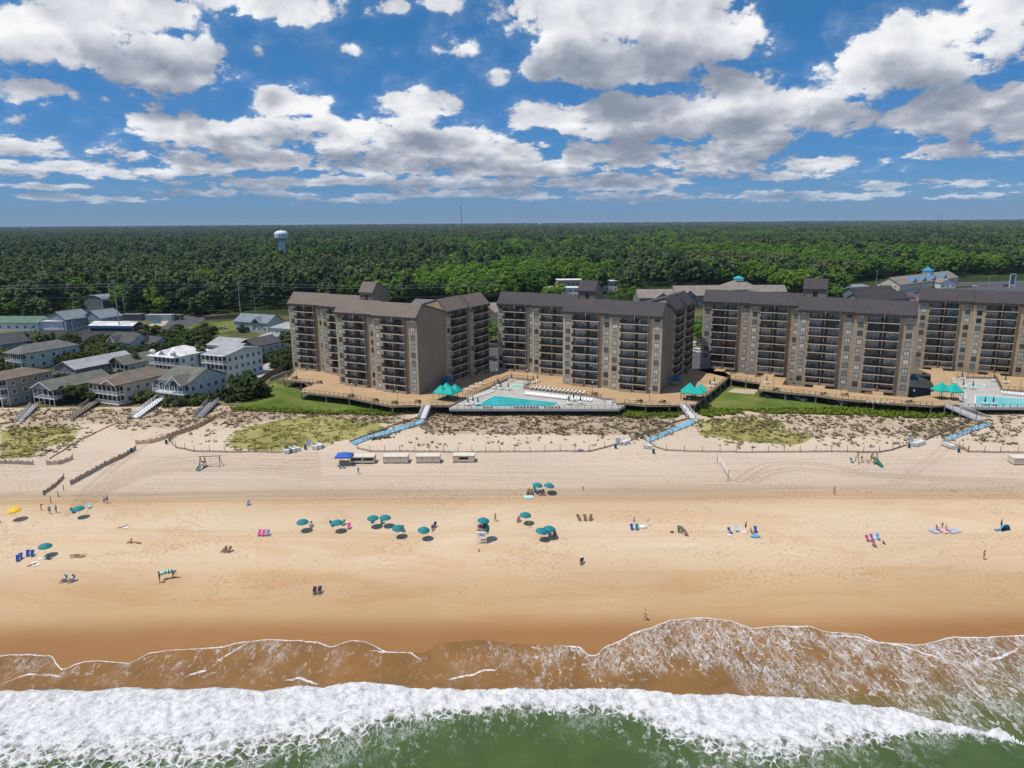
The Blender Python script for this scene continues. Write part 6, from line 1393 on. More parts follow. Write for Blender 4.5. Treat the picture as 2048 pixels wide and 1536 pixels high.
# ---- people: one skinned figure per pose, wearing separate clothes
SK = {'wave': None}
def skin_mesh(name, pts, edges, mat, root_i=0):
    me = bpy.data.meshes.new(name); me.from_pydata([p[:3] for p in pts], edges, []); o = bpy.data.objects.new(name, me); scene.collection.objects.link(o)
    o.modifiers.new('skin', 'SKIN'); sv = me.skin_vertices[0].data
    for i, p in enumerate(pts): sv[i].radius = (p[3], p[3]); sv[i].use_root = (i == root_i)
    sb = o.modifiers.new('sub', 'SUBSURF'); sb.levels = 1; sb.render_levels = 1
    dg = bpy.context.evaluated_depsgraph_get(); res = bpy.data.meshes.new_from_object(o.evaluated_get(dg)); bpy.data.objects.remove(o)
    res.name = name; res.materials.clear(); res.materials.append(mat); res.polygons.foreach_set('use_smooth', [True] * len(res.polygons)); return res
def pose(kind):
    """joints: pelvis, chest, neck, head, shoulders, elbows, hands, hips, knees, ankles, toes; figure looks towards -y"""
    J = dict(pel=(0, 0, .95), che=(0, .02, 1.28), nec=(0, .01, 1.47), hea=(0, -.02, 1.63), top=(0, -.02, 1.74),
             sl=(.19, .02, 1.40), el=(.25, .05, 1.12), hl=(.24, -.05, .88), sr=(-.19, .02, 1.40), er=(-.25, .05, 1.12), hr=(-.24, -.05, .88),
             pl=(.09, 0, .90), kl=(.10, -.02, .50), al=(.10, .04, .09), tl=(.12, -.14, .04), pr=(-.09, 0, .90), kr=(-.10, -.02, .50), ar=(-.10, .04, .09), tr=(-.12, -.14, .04))
    if kind == 'walk': J.update(kl=(.09, -.20, .52), al=(.09, -.22, .10), tl=(.10, -.40, .07), kr=(-.09, .04, .50), ar=(-.09, .32, .16), tr=(-.10, .22, .04), el=(.25, .14, 1.14), hl=(.24, .12, .90), er=(-.25, -.04, 1.13), hr=(-.22, -.24, .98))
    if kind == 'phone': J.update(el=(.30, -.12, 1.30), hl=(.10, -.26, 1.55), er=(-.28, .04, 1.12), hr=(-.24, -.06, .90))
    if kind == 'arms': J.update(el=(.30, -.12, 1.52), hl=(.12, -.18, 1.70), er=(-.30, -.12, 1.52), hr=(-.12, -.18, 1.70))
    if kind == 'sit': J.update(pel=(0, .05, .30), che=(0, .18, .62), nec=(0, .24, .80), hea=(0, .22, .96), top=(0, .22, 1.07), sl=(.19, .20, .74), el=(.27, .06, .52), hl=(.26, -.18, .50), sr=(-.19, .20, .74), er=(-.27, .06, .52), hr=(-.26, -.18, .50), pl=(.09, 0, .29), kl=(.12, -.42, .40), al=(.12, -.72, .10), tl=(.13, -.88, .08), pr=(-.09, 0, .29), kr=(-.12, -.42, .40), ar=(-.12, -.72, .10), tr=(-.13, -.88, .08))
    if kind == 'ground': J.update(pel=(0, .05, .12), che=(0, .14, .46), nec=(0, .16, .64), hea=(0, .12, .80), top=(0, .11, .91), sl=(.19, .14, .58), el=(.26, .08, .34), hl=(.16, -.28, .36), sr=(-.19, .14, .58), er=(-.26, .08, .34), hr=(-.16, -.28, .36), pl=(.09, -.02, .12), kl=(.12, -.38, .42), al=(.12, -.56, .08), tl=(.13, -.72, .05), pr=(-.09, -.02, .12), kr=(-.12, -.38, .42), ar=(-.12, -.56, .08), tr=(-.13, -.72, .05))
    if kind == 'lie': J.update(pel=(0, 0, .13), che=(0, .36, .14), nec=(0, .55, .15), hea=(0, .72, .17), top=(0, .83, .17), sl=(.19, .46, .14), el=(.32, .26, .12), hl=(.26, .0, .08), sr=(-.19, .46, .14), er=(-.32, .26, .12), hr=(-.26, .0, .08), pl=(.09, -.06, .12), kl=(.11, -.46, .14), al=(.11, -.86, .08), tl=(.14, -.94, .16), pr=(-.09, -.06, .12), kr=(-.11, -.46, .14), ar=(-.11, -.86, .08), tr=(-.14, -.94, .16))
    if kind == 'bend': J.update(che=(0, -.24, 1.18), nec=(0, -.38, 1.28), hea=(0, -.52, 1.34), top=(0, -.60, 1.40), sl=(.19, -.32, 1.22), el=(.24, -.38, .96), hl=(.20, -.50, .78), sr=(-.19, -.32, 1.22), er=(-.24, -.38, .96), hr=(-.20, -.50, .78), kl=(.10, -.12, .52), kr=(-.10, .05, .50), ar=(-.10, .26, .12), tr=(-.10, .14, .04))
    if kind == 'swing': J.update(el=(.26, -.10, 1.52), hl=(.26, -.05, 1.76), er=(-.26, -.10, 1.52), hr=(-.26, -.05, 1.76), kl=(.12, -.38, .86), al=(.12, -.50, .48), tl=(.12, -.64, .44), kr=(-.12, -.38, .86), ar=(-.12, -.50, .48), tr=(-.12, -.64, .44))
    return J
SKIN = [flat('skin_light', (.50, .30, .21), .6, .06), flat('skin_tan', (.36, .19, .115), .6, .06), flat('skin_brown', (.19, .09, .05), .6, .06)]
HAIR = [flat('hair_dark', (.025, .016, .012), .7), flat('hair_brown', (.09, .045, .022), .7), flat('hair_fair', (.34, .22, .10), .7)]
PM = {}
def person_meshes(kind):
    if kind in PM: return PM[kind]
    J = pose(kind); R = dict(pel=.15, che=.155, nec=.06, hea=.10, top=.07, sl=.065, el=.045, hl=.035, sr=.065, er=.045, hr=.035, pl=.10, kl=.065, al=.042, tl=.032, pr=.10, kr=.065, ar=.042, tr=.032)
    E = [('pel', 'che'), ('che', 'nec'), ('nec', 'hea'), ('hea', 'top'), ('che', 'sl'), ('sl', 'el'), ('el', 'hl'), ('che', 'sr'), ('sr', 'er'), ('er', 'hr'), ('pel', 'pl'), ('pl', 'kl'), ('kl', 'al'), ('al', 'tl'), ('pel', 'pr'), ('pr', 'kr'), ('kr', 'ar'), ('ar', 'tr')]
    names = list(J); idx = {n: i for i, n in enumerate(names)}
    # hands: four fingers and a thumb, forked from each hand joint
    pts = [(*J[n], R[n]) for n in names]; edges = [(idx[a], idx[b]) for a, b in E]
    for h, e in (('hl', 'el'), ('hr', 'er')):
        H = Vector(J[h]); d = (H - Vector(J[e])).normalized(); sd = d.cross(Vector((0, 1, 0))).normalized()
        for k, L in ((-.036, .075), (-.012, .088), (.012, .082), (.036, .065)):
            i = len(pts); a = H + sd * k + d * .03; b = a + d * L + Vector((0, -.015, 0)); pts += [(*a, .011), (*b, .008)]; edges += [(idx[h], i), (i, i + 1)]
        i = len(pts); a = H - sd * .045; b = a - sd * .025 + d * .05; pts += [(*a, .012), (*b, .010)]; edges += [(idx[h], i), (i, i + 1)]
    def sub(spec, ed):
        n = list(dict.fromkeys(a for a, _ in spec)); return [(*(J[a] if isinstance(a, str) else a), r) for a, r in spec], ed
    lerp = lambda a, b, t: tuple(J[a][i] + (J[b][i] - J[a][i]) * t for i in range(3))
    body = skin_mesh('body', pts, edges, SKIN[0])
    top = skin_mesh('shirt', *sub([('pel', .155), ('che', .172), (lerp('che', 'nec', .6), .09), ('sl', .085), (lerp('sl', 'el', .6), .07), ('sr', .085), (lerp('sr', 'er', .6), .07)], [(0, 1), (1, 2), (1, 3), (3, 4), (1, 5), (5, 6)]), CLOTH['white'])
    bra = skin_mesh('swim_top', *sub([(lerp('pel', 'che', .62), .142), (lerp('pel', 'che', 1.0), .168)], [(0, 1)]), CLOTH['white'])
    sho = skin_mesh('shorts', *sub([(lerp('pel', 'che', .2), .16), ('pel', .168), ('pl', .115), (lerp('pl', 'kl', .6), .095), ('pr', .115), (lerp('pr', 'kr', .6), .095)], [(0, 1), (1, 2), (2, 3), (1, 4), (4, 5)]), CLOTH['navy'], 1)
    swi = skin_mesh('swim_bottom', *sub([(lerp('pel', 'che', .12), .152), ('pel', .165), (lerp('pel', 'pl', .7), .115), (lerp('pel', 'pr', .7), .115)], [(0, 1), (1, 2), (1, 3)]), CLOTH['navy'], 1)
    d = (Vector(J['top']) - Vector(J['hea'])).normalized(); bk = Vector((0, .035, 0)) if kind != 'lie' else Vector((0, 0, -.02))
    c = Vector(J['hea']) + d * .045 + bk
    hair = skin_mesh('hair', [(*(c - d * .03 + bk * .5), .10), (*(c + d * .055), .092)], [(0, 1)], HAIR[0])
    lng = skin_mesh('hair', [(*(c - d * .22 + bk * 1.3), .06), (*(c - d * .06 + bk * .8), .10), (*(c + d * .055), .092)], [(0, 1), (1, 2)], HAIR[0])
    hat = MB(); hat.lathe([(.21, 0), (.20, .012), (.105, .02), (.10, .10), (.06, .13), (0, .135)], 12); hm = hat.mesh('hat', [CLOTH['white']]); 
    # face: nose, eyes, mouth and ears
    f = MB(); hh = Vector(J['hea']); fw = Vector((0, -1, 0)) if kind != 'lie' else Vector((0, 0, 1)); sx = Vector((1, 0, 0))
    f.rod(hh + fw * .085 + d * .01, hh + fw * .118 - d * .015, .012, .016, 5, 0)
    for s in (-1, 1):
        f.rod(hh + fw * .088 + sx * .034 * s + d * .028, hh + fw * .098 + sx * .034 * s + d * .028, .012, .010, 6, 1); f.rod(hh + sx * .095 * s, hh + sx * .108 * s + d * .01, .026, .022, 6, 0)
    f.rod(hh + fw * .088 - d * .045 - sx * .022, hh + fw * .088 - d * .045 + sx * .022, .009, None, 5, 1)
    PM[kind] = (body, top, bra, sho, swi, hair, lng, hm, f.mesh('face', [SKIN[0], HAIR[0]]), J, d); return PM[kind]
def person(px, py, kind, label, rz=0.0, skin=1, top=None, bottom=None, swim=False, hair=0, long=False, hat=None, s=1.0, z=None, at=None, group='people on the beach'):
    if top is None and bottom is None: swim = True
    ms = person_meshes(kind); g = at if at is not None else GS(px, py)
    if z is not None: g = Vector((g.x, g.y, g.z + z))
    root = link('person', ms[0], None, g, rz); root.scale = (s,) * 3; tag(root, label, 'person', group)
    def sm(o, m): o.material_slots[0].link = 'OBJECT'; o.material_slots[0].material = m
    sm(root, SKIN[skin])
    if top: sm(link('swim_top' if swim else 'shirt', ms[2] if swim else ms[1], root), CLOTH[top])
    if bottom: sm(link('swim_bottom' if swim else 'shorts', ms[4] if swim else ms[3], root), CLOTH[bottom])
    sm(link('hair', ms[6] if long else ms[5], root), HAIR[hair]); sm(link('face', ms[8], root), SKIN[skin])
    if hat:
        J = ms[9]; h = link('hat', ms[7], root, Vector(J['top']) - ms[10] * .03); sm(h, CLOTH[hat])
        if kind == 'lie': h.rotation_euler = (-math.pi / 2, 0, 0)
    return root
PI = math.pi
person(1290, 1240, 'walk', 'person in white clothes walking along the wet sand near the surf', PI / 2, 1, 'white', 'white', False, 0, False)
person(1668, 989, 'arms', 'woman in a pale pink swimsuit standing alone with arms raised, right part of the beach', .2, 0, 'lavender', 'lavender', True, 0, True)
person(717, 948, 'walk', 'person in dark clothes walking in front of the cream storage boxes', -1.2, 1, 'navy', 'charcoal', False, 0)
person(990.6, 1043, 'walk', 'woman in a brown swimsuit walking right of the lifeguard stand', -1.4, 1, 'brown', 'brown', True, 1, True)
person(1967, 1119, 'phone', 'woman in a dark red swimsuit raising her hand to her head, far right', 1.3, 1, 'maroon', 'maroon', True, 1, True)
person(100, 1028, 'stand', 'person in a blue shirt standing near the driven tracks, left one of two', 0.4, 1, 'skyblue', 'navy', False, 0); person(113, 1026, 'stand', 'person in a blue shirt standing near the driven tracks, right one of two', -.4, 1, 'skyblue', 'navy', False, 0)
person(209, 1008, 'walk', 'woman in a white top walking on the tracks, left one of a pair', .8, 0, 'white', 'black', False, 0, True); person(215, 1006, 'walk', 'woman in a pale top walking on the tracks, right one of a pair', .8, 1, 'lavender', 'charcoal', False, 1, True)
person(1059, 1055, 'stand', 'child standing left of the overlapping pair of umbrellas', .5, 1, 'brown', 'brown', True, 1, False, None, .75); person(1166, 981, 'stand', 'tiny child alone on the raked sand right of the highest umbrellas', 0, 1, 'charcoal', 'brown', False, 0, False, None, .55)
person(958, 1103, 'ground', 'small child crouching below the lifeguard stand', .5, 1, 'brown', 'charcoal', True, 1, False, None, .6)
person(320, 1165, 'stand', 'person in black carrying one end of the teal roll near the waterline', -1.2, 1, 'black', 'black', False, 0, False, 'charcoal', 1.05); person(347, 1156, 'bend', 'person in dark shorts bending under the other end of the teal roll', PI / 2 + .2, 1, 'charcoal', 'navy', False, 0)
def roll():
    a = GS(322, 1160); b = GS(347, 1155); a.z += 1.15; b.z += 1.2; m = MB(); d = (b - a); n = 8
    for i in range(n): m.rod(a + d * (i / n), a + d * ((i + 1) / n), .30 + .06 * math.sin(i * 1.3), .30 + .06 * math.sin((i + 1) * 1.3), 9, i % 2 if i > 2 else 0)
    m.v = [(x - a.x, y - a.y, z - a.z) for x, y, z in m.v]; tag(m.obj('rolled_canopy', [CLOTH['aqua'], CLOTH['teal']], None, a), 'rolled teal and black canopy carried by two people near the waterline', 'canopy')
roll()
def sitter(px, py, label, skin=1, top=None, bottom='navy', rz=0.0, ch=None, hair=0, long=False, hat=None, swim=True, s=1.0):
    """a person sitting in a low beach chair"""
    if ch: c = chair(px, py, ch, f'{ch} beach chair under the ' + label.replace('person', 'seated person', 1), rz); c['label'] = ' '.join(c['label'].split()[:16])
    person(px, py, 'sit', label, rz, skin, top, bottom, swim, hair, long, hat, s, .03)
for a in [dict(px=129, py=1163, label='person in a white shirt and cap sitting near the lower left, left of two', top='white', bottom='charcoal', swim=False, hat='greyblue', rz=-.5, ch='greyblue'), dict(px=144.5, py=1163, label='person in a white shirt and maroon cap sitting near the lower left, right of two', top='white', bottom='greyblue', swim=False, hat='maroon', rz=-.5, ch='greyblue'),
    dict(px=450, py=1103, label='person in dark trunks sitting lower left, left of an orange pair', bottom='charcoal', rz=-.8, skin=2, ch='orange'), dict(px=458, py=1104, label='person in orange sitting lower left, right of an orange pair', top='orange', bottom='orange', rz=-.8, ch='brown'),
    dict(px=622, py=1053, label='person in a white shirt and hat sitting beside the leftmost central umbrella', top='white', bottom='white', swim=False, hat='white', skin=0, rz=.3, ch='charcoal'), dict(px=629.5, py=1187, label='person in a dark blue chair nearest the surf, left one', top='navy', bottom='navy', swim=False, rz=.1, ch='navy'), dict(px=639.5, py=1186, label='person in a dark blue chair nearest the surf, right one', top='navy', bottom='charcoal', swim=False, rz=.1, ch='navy'),
    dict(px=865, py=1060, label='person in dark clothes sitting right of the umbrella before the lifeguard stand', top='charcoal', bottom='maroon', swim=False, rz=.1), dict(px=806, py=1062, label='person half in the shade of the tilted umbrella', top='lavender', bottom='purple', rz=.4, ch='navy'), dict(px=1037, py=1043, label='sunburnt person sitting left of an umbrella', top='orange', bottom='orange', rz=-.3, ch='tan'), dict(px=1109, py=1069, label='person sitting at the right edge of the overlapping umbrellas', top='brown', bottom='charcoal', rz=.2, ch='brown', skin=2),
    dict(px=1056, py=987, label='person in a dark chair left of the highest umbrellas, left one', top='maroon', bottom='charcoal', rz=-.4, ch='maroon'), dict(px=1063, py=988, label='person in a dark chair left of the highest umbrellas, right one', top='lavender', bottom='brown', rz=-.2, ch='charcoal'), dict(px=1080, py=990, label='person in a pink towel below the highest umbrellas, left one', top='lavender', bottom='lavender', skin=0, rz=.2, ch='lavender'), dict(px=1087, py=989, label='person in white below the highest umbrellas, right one', top='white', bottom='lavender', skin=0, rz=.2, ch='greyblue'),
    dict(px=1158, py=1040, label='person sitting in a row of three, leftmost', top='lavender', bottom='charcoal', rz=.5, ch='charcoal'), dict(px=1170, py=1040, label='person in white sitting in a row of three, middle', top='white', bottom='brown', rz=.1, ch='brown'), dict(px=1181, py=1040, label='tanned person sitting in a row of three, rightmost', top='brown', bottom='brown', rz=-.3, ch='brown', skin=1), dict(px=1163, py=1127, label='lone person in black with a white hat sitting on the lower sand', top='black', bottom='charcoal', hat='white', rz=-.3, ch='charcoal', swim=False),
    dict(px=1358, py=1063, label='person in a patterned shirt in the trio right of centre, leftmost', top='charcoal', bottom='black', rz=-.2, ch='charcoal', swim=False), dict(px=1364, py=1065, label='person in green in the trio right of centre, middle', top='green', bottom='brown', rz=.1, ch='green', swim=False), dict(px=1371, py=1070, label='person in maroon in the trio right of centre, rightmost', top='maroon', bottom='maroon', rz=.4, ch='brown'),
    dict(px=1503, py=1067, label='person in navy between the furled blue umbrella and the bright blue chair', top='navy', bottom='navy', rz=1.2), dict(px=1747, py=1092, label='person in red in front of the purple chair at right', top='maroon', bottom='white', rz=.2, ch='red'), dict(px=1874, py=1061, label='person in maroon on the left striped towel', top='maroon', bottom='maroon', rz=.3), dict(px=1893, py=1062, label='person in rose on the middle striped towel', top='red', bottom='red', rz=.5, skin=0)]:
    sitter(**a)
for a in [(262, 1086, 'ground', 'tanned person sitting up in the maroon group at left', -1.0, 1, 'maroon', 'maroon', True, 0, True), (275, 1086, 'lie', 'person lying on the sand in the maroon group at left', -1.9, 1, 'maroon', 'black', True), (246, 1054, 'lie', 'sunbather in white lying alone above the maroon group', -.9, 0, 'white', 'white', True, 1, True), (66, 1130, 'lie', 'sunbather in maroon beside the white towel at far left', -.7, 1, 'magenta', 'magenta', True), (150, 1111, 'lie', 'sunbather on the khaki blanket, upper one', -1.5, 1, 'charcoal', 'charcoal', True), (160, 1114, 'lie', 'sunbather on the khaki blanket, lower one', -1.5, 1, 'white', 'charcoal', True),
    (1767, 1088, 'ground', 'child in a blue shirt sitting right of the cluster of coloured chairs', .3, 1, 'blue', 'navy', False, 0, False, None, .75), (1884, 1056, 'stand', 'child standing behind the striped towels', 0, 1, 'white', 'white', True, 0, False, None, .7), (1723, 923, 'swing', 'child on the right-hand swing set, hanging on the swing', .3, 1, 'maroon', 'charcoal', False, 0, False, None, .8), (1742, 920, 'stand', 'child climbing the slide ladder of the right-hand swing set', .3, 1, 'brown', 'brown', True, 1, False, None, .85), (1736.5, 928, 'stand', 'toddler standing beneath the right-hand swing set', .3, 1, 'tan', 'black', True, 0, False, None, .6)]:
    person(*a)
person(696, 920, 'stand', 'person in red standing in the shade under the blue canopy', .2, 1, 'red', 'charcoal', False, 0); person(683, 921, 'stand', 'person in white standing in the shade under the blue canopy', .2, 1, 'white', 'navy', False, 0)

# ---- lifeguard stand
def lifeguard():
    g = GS(964, 1083); root = thing('lifeguard_stand', 'white wooden lifeguard stand with two guards in red', 'lifeguard stand', g, .05)
    for x in (-.75, .68):
        for y0, y1 in ((-1.0, -.55), (.9, .6)):
            m = MB(); m.add([(x, y0, 0), (x + .1, y0, 0), (x + .1, y0 + .1, 0), (x, y0 + .1, 0), (x, y1, 2.0), (x + .1, y1, 2.0), (x + .1, y1 + .1, 2.0), (x, y1 + .1, 2.0)], [(0, 3, 2, 1), (4, 5, 6, 7), (0, 1, 5, 4), (1, 2, 6, 5), (2, 3, 7, 6), (3, 0, 4, 7)]); m.obj('leg', M_whitep, root)
    m = MB(); m.box(-.9, -.75, 1.9, .9, .75, 2.0); m.obj('platform', M_whitep, root)
    m = MB(); m.box(-.85, .1, 2.35, .85, .6, 2.42); m.box(-.85, .6, 2.35, .85, .68, 3.1); m.box(-.9, -.1, 2.0, -.84, .68, 2.7); m.box(.84, -.1, 2.0, .9, .68, 2.7); m.obj('bench', M_whitep, root)
    m = MB()
    for z in (.35, .8, 1.25, 1.65): m.add([(-.78, -1.0 + .225 * z - .03, z), (.78, -1.0 + .225 * z - .03, z), (.78, -1.0 + .225 * z - .03, z + .2), (-.78, -1.0 + .225 * z - .03, z + .2), (-.78, -1.0 + .225 * z + .03, z), (.78, -1.0 + .225 * z + .03, z), (.78, -1.0 + .225 * z + .03, z + .2), (-.78, -1.0 + .225 * z + .03, z + .2)], [(0, 3, 2, 1), (4, 5, 6, 7), (0, 1, 5, 4), (1, 2, 6, 5), (2, 3, 7, 6), (3, 0, 4, 7)])
    m.obj('front_slats', M_whitep, root)
    m = MB(); m.box(-.45, -.70, 1.38, .45, -.66, 1.62); o = m.obj('sign_panel', flat('dark_sign_panel', (.08, .10, .13), .6), root)
    person(0, 0, 'sit', 'lifeguard in red sitting on the left of the white stand', 0, 1, 'maroon', 'red', False, 1, False, None, 1.0, None, Vector((g.x - .38, g.y + .2, g.z + 2.12)))
    person(0, 0, 'sit', 'lifeguard in red sitting on the right of the white stand', 0, 1, 'red', 'maroon', False, 0, False, None, 1.0, None, Vector((g.x + .38, g.y + .2, g.z + 2.12)))
    c = thing('beach_umbrella', 'teal umbrella mounted above the lifeguard stand', 'umbrella', (g.x + .1, g.y + .55, g.z + 2.0), 0, 'beach umbrellas on the sand'); c.rotation_euler = (0, .12, 0); link('canopy', ME_umb[0], c); link('pole', ME_umb[1], c)
    c = thing('beach_umbrella', 'second teal umbrella turned on its side against the lifeguard stand', 'umbrella', (g.x - .9, g.y + .4, g.z + 2.0), 0, 'beach umbrellas on the sand'); c.rotation_euler = (0, 1.35, .1); link('canopy', ME_umb[0], c); link('pole', ME_umb[1], c)
lifeguard()
# ---- swing sets
M_tim = flat('swing_timber', (.16, .11, .075), .9); M_slide = flat('green_slide_plastic', (.01, .17, .13), .4)
def swing_set(px, py, label, rz, mir=1):
    g = GS(px, py); root = thing('swing_set', label, 'swing set', g, rz, 'timber swing sets with slides')
    m = MB(); m.rod((-2.5, 0, 2.5), (2.6, 0, 2.5), .09); m.obj('beam', M_tim, root)
    for x in (-2.2, 2.0, -1.2):
        for y in (-1.1, 1.1):
            m = MB(); m.rod((x + (.25 if x > 0 else -.1) * 1, y, 0), (x, 0, 2.5), .08); m.obj('leg', M_tim, root)
    m = MB(); m.rod((-2.2, -.7, .9), (-1.2, -.7, .9), .06); m.rod((-2.2, .7, .9), (-1.2, .7, .9), .06); m.box(-2.2, -.7, 1.15, -1.2, .7, 1.25); m.obj('platform', M_tim, root)
    m = MB(); 
    for i in range(8):
        t0, t1 = i / 8, (i + 1) / 8; f = lambda t: (-1.7 - .5 * t, -.7 - 2.2 * t, 1.3 - 1.15 * t ** .8 - .0)
        a, b = Vector(f(t0)), Vector(f(t1))
        m.add([a + Vector((-.3, 0, 0)), a + Vector((.3, 0, 0)), b + Vector((.3, 0, 0)), b + Vector((-.3, 0, 0)), a + Vector((-.34, 0, .2)), b + Vector((-.34, 0, .2)), a + Vector((.34, 0, .2)), b + Vector((.34, 0, .2))], [(0, 1, 2, 3), (0, 3, 5, 4), (1, 6, 7, 2)])
    m.obj('slide', M_slide, root)
    for x in (0, 1.1):
        m = MB(); m.rod((x - .22, 0, 2.45), (x - .22, 0, .6), .014, None, 4); m.rod((x + .22, 0, 2.45), (x + .22, 0, .6), .014, None, 4); m.box(x - .26, -.1, .55, x + .26, .1, .6); m.obj('swing', M_black, root)
    root.scale = (mir, 1, 1)
swing_set(422, 933, 'empty timber swing set with a green slide on its left', .12); swing_set(1733, 926, 'timber swing set with children and a green slide on its right', -.05, -1)
# ---- volleyball net
def volley():
    a = GS(1434, 926); b = GS(1455.5, 963); root = thing('volleyball_net', 'volleyball net between two posts on the upper beach', 'volleyball net', a); d = b - a
    for p in (a, b): m = MB(); m.rod((0, 0, -.2), (0, 0, 2.6), .06); m.obj('post', M_tim, root, p - a)
    m = MB(); n = Vector((-d.y, d.x, 0)).normalized() * .012
    def strip(z0, z1):
        m.add([-n + Vector((0, 0, z0)), n + Vector((0, 0, z0)), d + n + Vector((0, 0, z0)), d - n + Vector((0, 0, z0)), -n + Vector((0, 0, z1)), n + Vector((0, 0, z1)), d + n + Vector((0, 0, z1)), d - n + Vector((0, 0, z1))], [(0, 3, 2, 1), (4, 5, 6, 7), (0, 1, 5, 4), (1, 2, 6, 5), (2, 3, 7, 6), (3, 0, 4, 7)])
    strip(2.38, 2.47); strip(1.5, 1.54)
    for k in range(1, 4): strip(1.54 + k * .2, 1.55 + k * .2)
    m.obj('net', CLOTH['white'], root)
volley()
# ---- storage boxes, canopy
M_box = flat('cream_storage_panel', (.60, .53, .43), .7, .08); M_boxd = flat('painted_inside_shade', (.035, .030, .03), .9)
def cabana(px0, px1, py, units, opens, label):
    a = GS(px0, py); b = GS(px1, py); L = b.x - a.x; root = thing('storage_box', label, 'storage box', a, math.atan2(b.y - a.y, L), 'cream beach storage boxes in a row'); x = 0.0; H = 1.55; Dp = 2.5; tot = sum(units)
    for w, op in zip(units, opens):
        w = w / tot * L; m = MB(); x1 = x + w - .06
        if op:
            m.box(x, 0, .25, x1, Dp, .75); m.box(x, 0, .75, x + .15, Dp, H); m.box(x1 - .15, 0, .75, x1, Dp, H); m.box(x + .15, Dp - .15, .75, x1 - .15, Dp, H); m.box(x, 0, H, x1, Dp, H + .12); m.box(x + .15, 0, 1.38, x1 - .15, .12, H)
        else: m.box(x, 0, .25, x1, Dp, H + .12)
        k = m.obj('box_unit', M_box, root)
        if op: q = MB(); q.box(x + .15, .6, .75, x1 - .15, .66, 1.40); q.obj('inside_shade_panel', M_boxd, k)  # dark panel stands in for the shade inside the open box
        for lx in (x + .04, x1 - .18):
            for ly in (.06, Dp - .2): q = MB(); q.box(lx, ly, -.15, lx + .14, ly + .14, .25); q.obj('foot', M_box, k)
        r = MB(); r.box(x - .02, -.06, H + .123, x1 + .02, Dp + .06, H + .19); r.obj('lid', flat('pale_box_lid', (.68, .62, .53), .7), k)
        x += w
cabana(701, 749, 928, (1.2, 1.15), (1, 1), 'cream storage box with two open counters beside the blue canopy'); cabana(766, 816, 927.5, (.7, 1.2, .8), (0, 0, 0), 'closed cream storage box, second from the left'); cabana(832, 880, 927, (.75, 1.2, .75), (0, 0, 0), 'closed cream storage box, third from the left'); cabana(905.5, 949, 925.5, (.65, 1.2, .6), (0, 1, 0), 'cream storage box with one dark opening, rightmost of the row'); cabana(2028, 2085, 931, (1.3, 1.2), (0, 0), 'cream storage box cut by the right edge')
def canopy():
    a = GS(672, 933); root = thing('beach_canopy', 'blue square canopy tent left of the storage boxes', 'canopy tent', a, 0); w = 3.3; c = MB()
    c.add([(-.2, -.1, 2.25), (w + .2, -.1, 2.25), (w + .2, w, 2.25), (-.2, w, 2.25), (w / 2, w / 2, 2.95), (-.2, -.1, 1.95), (w + .2, -.1, 1.95), (w + .2, w, 1.95), (-.2, w, 1.95)], [(0, 1, 4), (1, 2, 4), (2, 3, 4), (3, 0, 4), (0, 5, 6, 1), (1, 6, 7, 2), (2, 7, 8, 3), (3, 8, 5, 0)]); m = c.mesh('roof', [flat('bright_blue_canopy', (.02, .11, .48), .7)], fix=False); link('roof', m, root)
    for x in (0, w):
        for y in (0, w - .1): m = MB(); m.rod((x, y, -.1), (x, y, 2.2), .03); m.obj('leg', M_white, root)
    m = MB(); m.box(.4, 1.2, 0, 2.9, 1.9, .78); tag(m.obj('counter_table', CLOTH['tan'], None, a), 'tan counter table under the blue canopy', 'table')
canopy()
# ---- stacked chairs and bins at the beach entrances
def stack_mesh():
    m = MB(); r = random.Random(4)
    for k in range(7):
        z = .12 + k * .13; y = r.uniform(-.05, .05); m.box(-.34, -.75 + y, z, .34, .55 + y, z + .07); m.add([(-.34, .55 + y, z), (.34, .55 + y, z), (.34, .95 + y, z + .5), (-.34, .95 + y, z + .5), (-.34, .5 + y, z + .07), (.34, .5 + y, z + .07), (.34, .9 + y, z + .55), (-.34, .9 + y, z + .55)], [(0, 3, 2, 1), (4, 5, 6, 7), (0, 1, 5, 4), (1, 2, 6, 5), (2, 3, 7, 6), (3, 0, 4, 7)])
    return m.mesh('chair_stack', [M_white])
ME_stack = stack_mesh()
def bin_mesh():
    m = MB(); m.lathe([(0, 0), (.28, 0), (.33, .9), (.36, .92), (.36, 1.0), (.2, 1.12), (0, 1.14)], 12); return m.mesh('trash_barrel', [M_teald])
ME_bin = bin_mesh()
for n, pts, txt in ((4, [(573.5, 907), (586, 904), (595, 902), (638, 897)], 'by the left beach entrance'), (2, [(630, 899), (642, 895)], 'right of the left entrance board'), (3, [(1245, 890), (1250, 888.5), (1254, 887)], 'by the middle entrance, left side'), (2, [(1293, 897), (1299, 898)], 'by the middle entrance, right side'), (4, [(1829, 893), (1834, 891.5), (1839, 890), (1844, 888.5)], 'by the right entrance, left side'), (4, [(1889, 892), (1894, 894), (1899, 896), (1904, 898)], 'by the right entrance, right side')):
    for k, (a, b) in enumerate(pts[:n]):
        o = link('chair_stack', ME_stack, None, GS(a, b), 1.3); tag(o, f'stack of white beach chairs {txt}, {ORD[k]} from the left', 'chair stack', 'stacked white chairs at the beach entrances')
